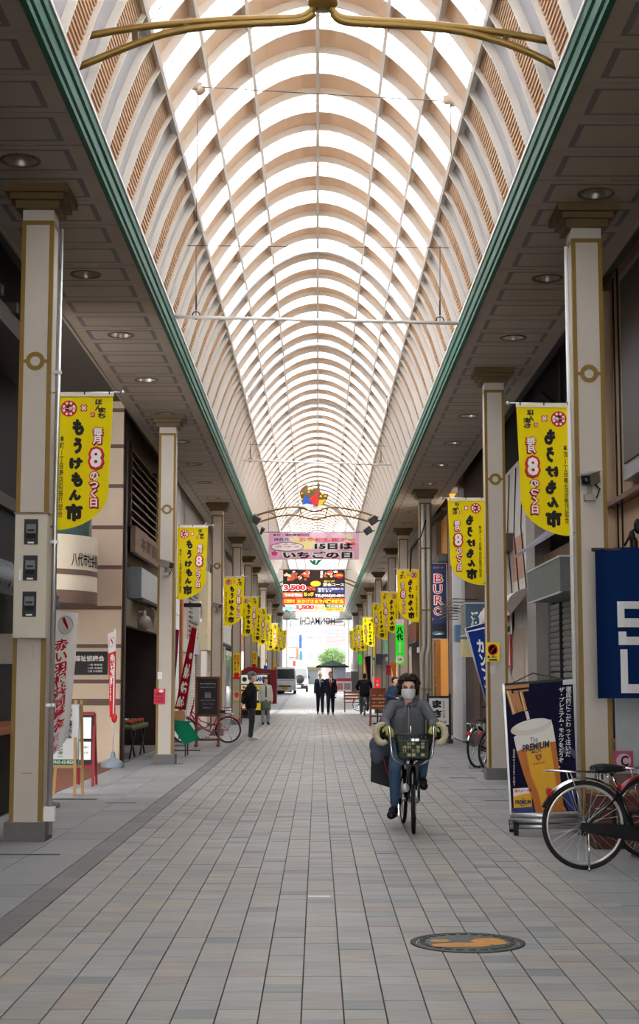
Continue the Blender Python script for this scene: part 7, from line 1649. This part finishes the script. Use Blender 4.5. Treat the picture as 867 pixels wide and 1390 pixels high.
for x in (-.75, .85):
    for y in (-.27, .27): MB().bar((x, y, 0), (x, y, .7), .03).obj('leg', alu, ct)
nbp = MB().box(-.35, .45, .32, .34, .78, 1.5).obj('notice_panel', white_m, ct); letter(nbp, [('b', -.35, .45, 1.34, 1.5, 0), ('b', -.3, .0, .9, 1.25, 1), ('b', .06, .4, .9, 1.25, 2)], [M('deep_pink_print', (190, 60, 90), .7), M('photo_pink_print', (200, 120, 120), .7), M('photo_grey_print', (150, 140, 140), .7)], .315)
pz = thing('parasol', 'dark green parasol standing far along near the right side', 'umbrella', (P(451, 900, 92).x, 92, ground_z(92)))
gp = M('parasol_green', (18, 66, 52), .7); zt = P(451, 896, 92).z - ground_z(92); zb = P(451, 904, 92).z - ground_z(92)
mb = MB(); n = 8; mb.add([(0, 0, zt)] + [(1.0 * math.cos(2 * PI * k / n), 1.0 * math.sin(2 * PI * k / n), zb) for k in range(n)], [(0, k + 1, (k + 1) % n + 1) for k in range(n)]); mb.add([(1.0 * math.cos(2 * PI * k / n), 1.0 * math.sin(2 * PI * k / n), zb) for k in range(n)] + [(1.0 * math.cos(2 * PI * k / n), 1.0 * math.sin(2 * PI * k / n), zb - .1) for k in range(n)], [(k, (k + 1) % n, n + (k + 1) % n, n + k) for k in range(n)]); mb.obj('canopy', gp, pz)
for k in range(n): MB().bar((0, 0, zt - .08), (.97 * math.cos(2 * PI * k / n), .97 * math.sin(2 * PI * k / n), zb - .01), .018).obj('rib', wood_d, pz)
MB().tube([(0, 0, 0), (0, 0, zt + .1)], .025, 8).obj('pole', wood_d, pz); MB().lathe([(.25, 0), (.25, .06), (.05, .1)], 14).obj('base', black_met, pz)
wb_ = thing('wooden_bench', 'brown slatted wooden bench far along on the right', 'bench', (P(482, 955, 66).x, 66.5, 0))
for k in range(4): MB().box(-.5, .4, -.2 + k * .1, -.12 + k * .1, .42, .45).obj('seat_slat', wood_r, wb_)
for k in range(3): MB().box(-.5, .4, .2, .23, .55 + k * .13, .64 + k * .13).obj('back_slat', wood_r, wb_)
for x in (-.45, .35):
    for y in (-.16, .2): MB().bar((x, y, 0), (x, y, .42 if y < 0 else .95), .05).obj('leg', wood_r, wb_)
for i, (px, y0, y1, Y, lab, mt) in enumerate(((495.5, 903, 918, 82.2, 'narrow yellow vertical sign on the eighth right column', ys), (488.8, 888, 902, 92, 'narrow green lit sign on the ninth right column', gs_m))):
    a, b_ = P(px - 2.5, y0, Y), P(px + 2.5, y1, Y); i_ = {82.2: 7, 92: 8}[Y]
    t, w_, h_ = on_col(i_, 1, px - 2.5, px + 2.5, y0, y1, 'vertical_sign', lab, 'sign', mt, .02)
gb_ = tag(MB().box(-.15, .15, -.15, .15, 0, .45).obj('switch_box', M('grey_switch_box', (84, 86, 86), .6), None, (2.48 + .15, 64.5 - HW - .16, P(481, 902, 64).z)), 'grey metal switch box on the sixth right column', 'box')

# ================================================================== FAR ENTRANCE
Ye = 108.4
hs = thing('entrance_sign', 'arcade entrance name sign seen from behind, dark mirrored outline letters on thin bars', 'sign', (0, Ye, 5.4))
tb = MB(); A, B = P(407, 848, Ye), P(454.5, 838, Ye)
put_text(tb, 'HONMACHI', 0, (A.z + B.z) / 2 - 5.4, B.x - A.x, B.z - A.z, 0, 0, .015); tb.v = [(-x + (A.x + B.x) / 2, y, z) for x, y, z in tb.v]; v0 = list(tb.v); f0 = list(tb.f); n0 = len(v0)
tb.obj('letters', M('dark_blue_letter', (20, 34, 50), .5), hs)
for z in (A.z - 5.4 - .03, B.z - 5.4 + .03): MB().box(-2.0, 2.0, .01, .05, z - .02, z + .02).obj('bar', grey_c, hs)
for x in (-1.95, 1.95): MB().box(x - .03, x + .03, .0, .06, A.z - 5.6, 6.6 - 5.4).obj('hanger', grey_c, hs)
ed = tag(link('trim_3', None), 'green edged header frame across the far entrance', None, None, 'structure')
for s in (-1, 1): MB().box(*XB(s, 1.35, 3.2), 108.8, 109, 5.78, 5.86).obj('green_bar', green_m, ed); MB().box(*XB(s, 1.6, 3.3), 108.85, 109.05, 5.86, 6.4).obj('header_panel', grey_c, ed)
outg = tag(MB().add([(-30, 109, .485), (30, 109, .485), (30, 118, .49), (-30, 118, .49), (-30, 420, .49), (30, 420, .49)], [(0, 1, 2, 3), (3, 2, 5, 4)]).obj('floor', M('light_asphalt', (116, 114, 112), .9, var=.1)), 'pale asphalt street beyond the arcade', None, None, 'structure')
sidest = tag(MB().add([(-30, 65.4, -.016), (-3.3, 65.4, -.016), (-3.3, 70.0, -.016), (-30, 70, -.016), (3.3, 65.4, -.016), (30, 65.4, -.016), (30, 70, -.016), (3.3, 70, -.016), (3.3, 37.9, -.016), (30, 37.9, -.016), (30, 39.3, -.016), (3.3, 39.3, -.016)], [(0, 1, 2, 3), (4, 5, 6, 7), (8, 9, 10, 11)]).obj('floor', slab_base), 'side street paving leading off the arcade', None, None, 'structure')
# vehicles
def kei_van(label, x, Y, body_m, plate=True, bumper=None, hgt=1.82, wid=1.48):
    z0 = ground_z(Y); t = thing('van' if plate else 'truck', label, 'van' if plate else 'truck', (x, Y, z0)); W2 = wid / 2
    side = [(0, .30), (-.02, .62), (.10, .95), (.62, hgt - .1), (.85, hgt), (3.2, hgt), (3.35, hgt - .15), (3.4, .9), (3.4, .3)]
    mb = MB(); n = len(side); vs = []
    for xx, inset in ((-W2, 0), (-W2 + .02, 1), (W2 - .02, 1), (W2, 0)): pass
    def ring(sx): return [(sx * (W2 - (.09 * max(0, (z - .95) / (hgt - .95)))), y, z) for y, z in side]
    vs = ring(-1) + ring(1); mb.add(vs, [tuple(range(n)), tuple(range(2 * n - 1, n - 1, -1))] + [(i, n + i, n + (i + 1) % n, (i + 1) % n) for i in range(n)]); mb.obj('body', body_m, t)
    q = lambda y, z, f: (y, z)
    ws = MB(); 
    def on_ws(u, v): # u -1..1 across, v 0..1 up the windscreen
        y = .10 + (.62 - .10) * v; z = .95 + (hgt - .1 - .95) * v; return (u * (W2 - .09 * (z - .95) / (hgt - .95) - .06), y - .012, z)
    ws.add([on_ws(-1, .08), on_ws(1, .08), on_ws(1, .95), on_ws(-1, .95)], [(0, 1, 2, 3)]); ws.obj('windscreen', dglass, t)
    for s in (-1, 1):
        MB().box(s * W2 * .62 - .14, s * W2 * .62 + .14, -.035, .0, .60, .78).obj('headlight', M('headlight_glass', (214, 218, 222), .15, spec=.7), t)
        mb = MB(); mb.add([(s * (W2 + .002), .35, 1.0), (s * (W2 - .05), .68, hgt - .2), (s * (W2 - .05), 1.7, hgt - .2), (s * (W2 + .002), 1.7, 1.0)], [(0, 1, 2, 3)]); mb.obj('side_window', dglass, t)
        MB().box(s * (W2 + .06) - .06, s * (W2 + .06) + .06, .25, .33, 1.0, 1.2).obj('mirror', bumper or body_m, t)
        for y in (.55, 2.75):
            wl2 = MB().lathe([(.001, -.09), (.18, -.09), (.27, -.08), (.27, .08), (.001, .08)], 18, 0, Matrix.Translation((s * (W2 - .09), y, .27)) @ Matrix.Rotation(PI / 2, 4, 'Y')).obj('wheel', rubber, t)
    MB().box(-W2, W2, -.06, .1, .24, .46).obj('bumper', bumper or body_m, t); MB().box(-W2 * .55, W2 * .55, -.045, -.0, .48, .58).obj('grille', blackm, t)
    MB().box(-.165, .165, -.075, -.06, .34, .50).obj('number_plate', M('yellow_plate', (206, 160, 20), .5) if plate else white_m, t)
    MB().box(-W2 * .8, W2 * .8, .09, .12, .92, .95).obj('wiper', blackm, t)
    return t
kei_van('white van facing the viewer beyond the left end of the arcade', P(386.5, 938, 101).x, 101, M('van_white', (190, 190, 192), .3, spec=.5))
tv2 = kei_van('pale truck with black bumper and mirrors behind the white van', P(405, 938, 112).x, 112, M('truck_pale', (150, 152, 152), .3, spec=.5), False, blackm, 1.9, 1.42)
mb = MB(); mb.lathe([(.001, -.05), (.30, -.05), (.33, .0), (.001, .02)], 18, 0, Matrix.Translation((.1, -.08, .95)) @ Matrix.Rotation(PI / 2, 4, 'X')); mb.obj('spare_wheel', rubber, tv2)
# street lamp arm
sl = thing('street_lamp', 'dark street lamp head on an arm beyond the arcade entrance', 'street lamp', (P(470, 843, 114).x, 114, ground_z(114)))
zz_ = P(450, 843, 114).z - ground_z(114); MB().tube([(0, 0, 0), (0, 0, zz_ - .1), (-.25, 0, zz_)], .06, 8).obj('pole', grey_c, sl); MB().tube([(-.2, 0, zz_), (-.45, 0, zz_ + .02), (-1.4, 0, zz_), (-1.65, 0, zz_ - .01)], [.06, .17, .16, .06], 10).obj('lamp_head', M('lamp_grey', (58, 62, 66), .5), sl)
# overhead wires
for sx, lab in ((-1, 'left'), (1, 'right')):
    up = thing('utility_pole', 'concrete utility pole carrying the power lines on the %s beyond the arcade' % lab, 'pole', (sx * 6.0, 128, .49)); MB().tube([(0, 0, 0), (0, 0, 10)], [.17, .12], 10).obj('pole', grey_c, up)
    for z in (6.2, 7.6): MB().box(-.06, .06, -.9, .9, z, z + .1).obj('crossarm', black_met, up)
for k, (py0, py1) in enumerate(((853, 849), (862, 857), (871, 862), (849, 858))):
    yy = 127.3 + .45 * k; A, B = P(370, py0, yy), P(500, py1, yy); d = (B - A) / (B.x - A.x); A = A + d * (-6 - A.x); B = B + d * (6 - B.x); o = (A + B) / 2
    tag(MB().tube([A.lerp(B, i / 12) - o - Vector((0, 0, .35 * 4 * (i / 12) * (1 - i / 12))) for i in range(13)], .014, 5).obj('power_line', M('cable_grey', (60, 66, 74), .6), None, o), 'overhead power line crossing beyond the arcade, %s of the four' % ('highest at left end', 'second', 'third', 'rising left')[k], 'cable', 'power lines beyond the arcade')
# buildings beyond
def far_building(label, x0, x1, y0, y1, h, col, wins, name):
    g = .45; t = thing('building', label, 'building', ((x0 + x1) / 2, y0, g)); w_ = x1 - x0
    m_ = M(name, col, .8, var=.08, scale=.6)
    MB().box(-w_ / 2, w_ / 2, 0, y1 - y0, 0, h).obj('wall', m_, t); MB().box(-w_ / 2 - .15, w_ / 2 + .15, -.15, y1 - y0 + .15, h, h + .3).obj('roof', m_, t)
    nx, nz = wins
    for i in range(nx):
        for j in range(nz):
            cx = -w_ / 2 + w_ * (i + .5) / nx; cz = 3.6 + (h - 4.4) * (j + .5) / nz
            f = MB().box(cx - w_ / nx * .32, cx + w_ / nx * .32, -.06, 0, cz - .55, cz + .55).obj('window', greybox_l, t); MB().box(cx - w_ / nx * .28, cx + w_ / nx * .28, -.075, -.06, cz - .48, cz + .48).obj('pane', M('hazed_pane', (96, 100, 108), .3), f)  # pane grey lightened, distance haze put into the colour
    MB().box(-w_ * .42, w_ * .42, -.5, 0, 2.6, 3.1).obj('shop_awning', M(name + '_awning', tuple(max(20, c - 70) for c in col), .8), t); MB().box(-w_ * .36, w_ * .36, -.03, 0, .1, 2.5).obj('shop_window', dglass, t)
    return t
far_building('pale pinkish building with square windows across the far street', 1.0, 9.5, 205, 215, 12, (120, 100, 98), (5, 3), 'far_pink_wall')
far_building('tall white building farther back at the left of the far street', -12.5, -3.6, 150, 162, 11, (132, 132, 136), (4, 3), 'far_white_wall')
far_building('grey building with dark shopfront nearer on the right of the far street', 3.4, 12, 132, 145, 9, (110, 110, 112), (4, 2), 'far_grey_wall')
far_building('cream building closing the end of the far street', -7, 1.2, 260, 270, 13, (126, 118, 104), (5, 3), 'far_cream_wall')
for lab, px0, px1, py0, py1, Y, mt in (('tall blue vertical shop sign on the far left building', 406, 409.5, 862, 880, 150, M('far_blue_sign', (14, 44, 130), .5)), ('cyan vertical shop sign under the blue one on the far left', 406.5, 410, 884, 896, 150, M('far_cyan_sign', (20, 84, 110), .5)), ('orange vertical shop sign on the far left building', 402, 405, 880, 894, 150, M('far_orange_sign', (130, 70, 26), .5)), ('red vertical shop sign low on the far left building', 397.5, 401, 897, 908, 149.6, M('far_red_sign', (120, 24, 26), .5))):
    a, b_ = P(px0, py0, Y), P(px1, py1, Y); t = thing('vertical_sign', lab, 'sign', ((a.x + b_.x) / 2, Y - .1, b_.z)); MB().box(-(b_.x - a.x) / 2, (b_.x - a.x) / 2, -.1, .0, 0, a.z - b_.z).obj('panel', mt, t); MB().bar((0, -.05, .1), (-3.6 - t.location.x + (0 if t.location.x > -3.6 else 0), .1, .1), .05).obj('bracket', black_met, t)
# tree beyond the entrance
tr = thing('tree', 'light green leafy tree beyond the arcade entrance', 'tree', (P(451, 938, 150).x, 150, .49)); rr = random.Random(11)
MB().tube([(0, 0, 0), (.05, 0, 1.2), (-.05, 0, 2.4), (.05, .05, 3.3)], [.14, .11, .09, .05], 8).obj('trunk', M('bark', (70, 54, 42), .9), tr)
for a in range(5): MB().tube([(0, 0, 1.6 + .2 * a), (.5 * math.cos(a * 1.3), .5 * math.sin(a * 1.3), 2.4 + .2 * a), (.9 * math.cos(a * 1.3), .9 * math.sin(a * 1.3), 3.0 + .15 * a)], [.05, .035, .015], 6).obj('branch', MATS['bark'], tr)
mb = MB()
for _ in range(2600):
    a, e = rr.uniform(0, 2 * PI), rr.uniform(-1, 1); r_ = rr.uniform(.55, 1) ; lump = 1 + .2 * math.sin(3 * a + 2 * e)
    c = V((1.35 * r_ * lump * math.cos(a) * math.sqrt(1 - e * e), 1.2 * r_ * lump * math.sin(a) * math.sqrt(1 - e * e), 3.1 + 1.0 * r_ * e)); u = V((rr.gauss(0, 1), rr.gauss(0, 1), rr.gauss(0, 1))).normalized() * .09; v_ = u.orthogonal().normalized() * .05
    mb.add([c - u, c + v_, c + u, c - v_], [(0, 1, 2, 3)])
tag(mb.obj('foliage', M_cloth('leaf_green', (96, 122, 72), .3, .2), tr), kind='stuff')
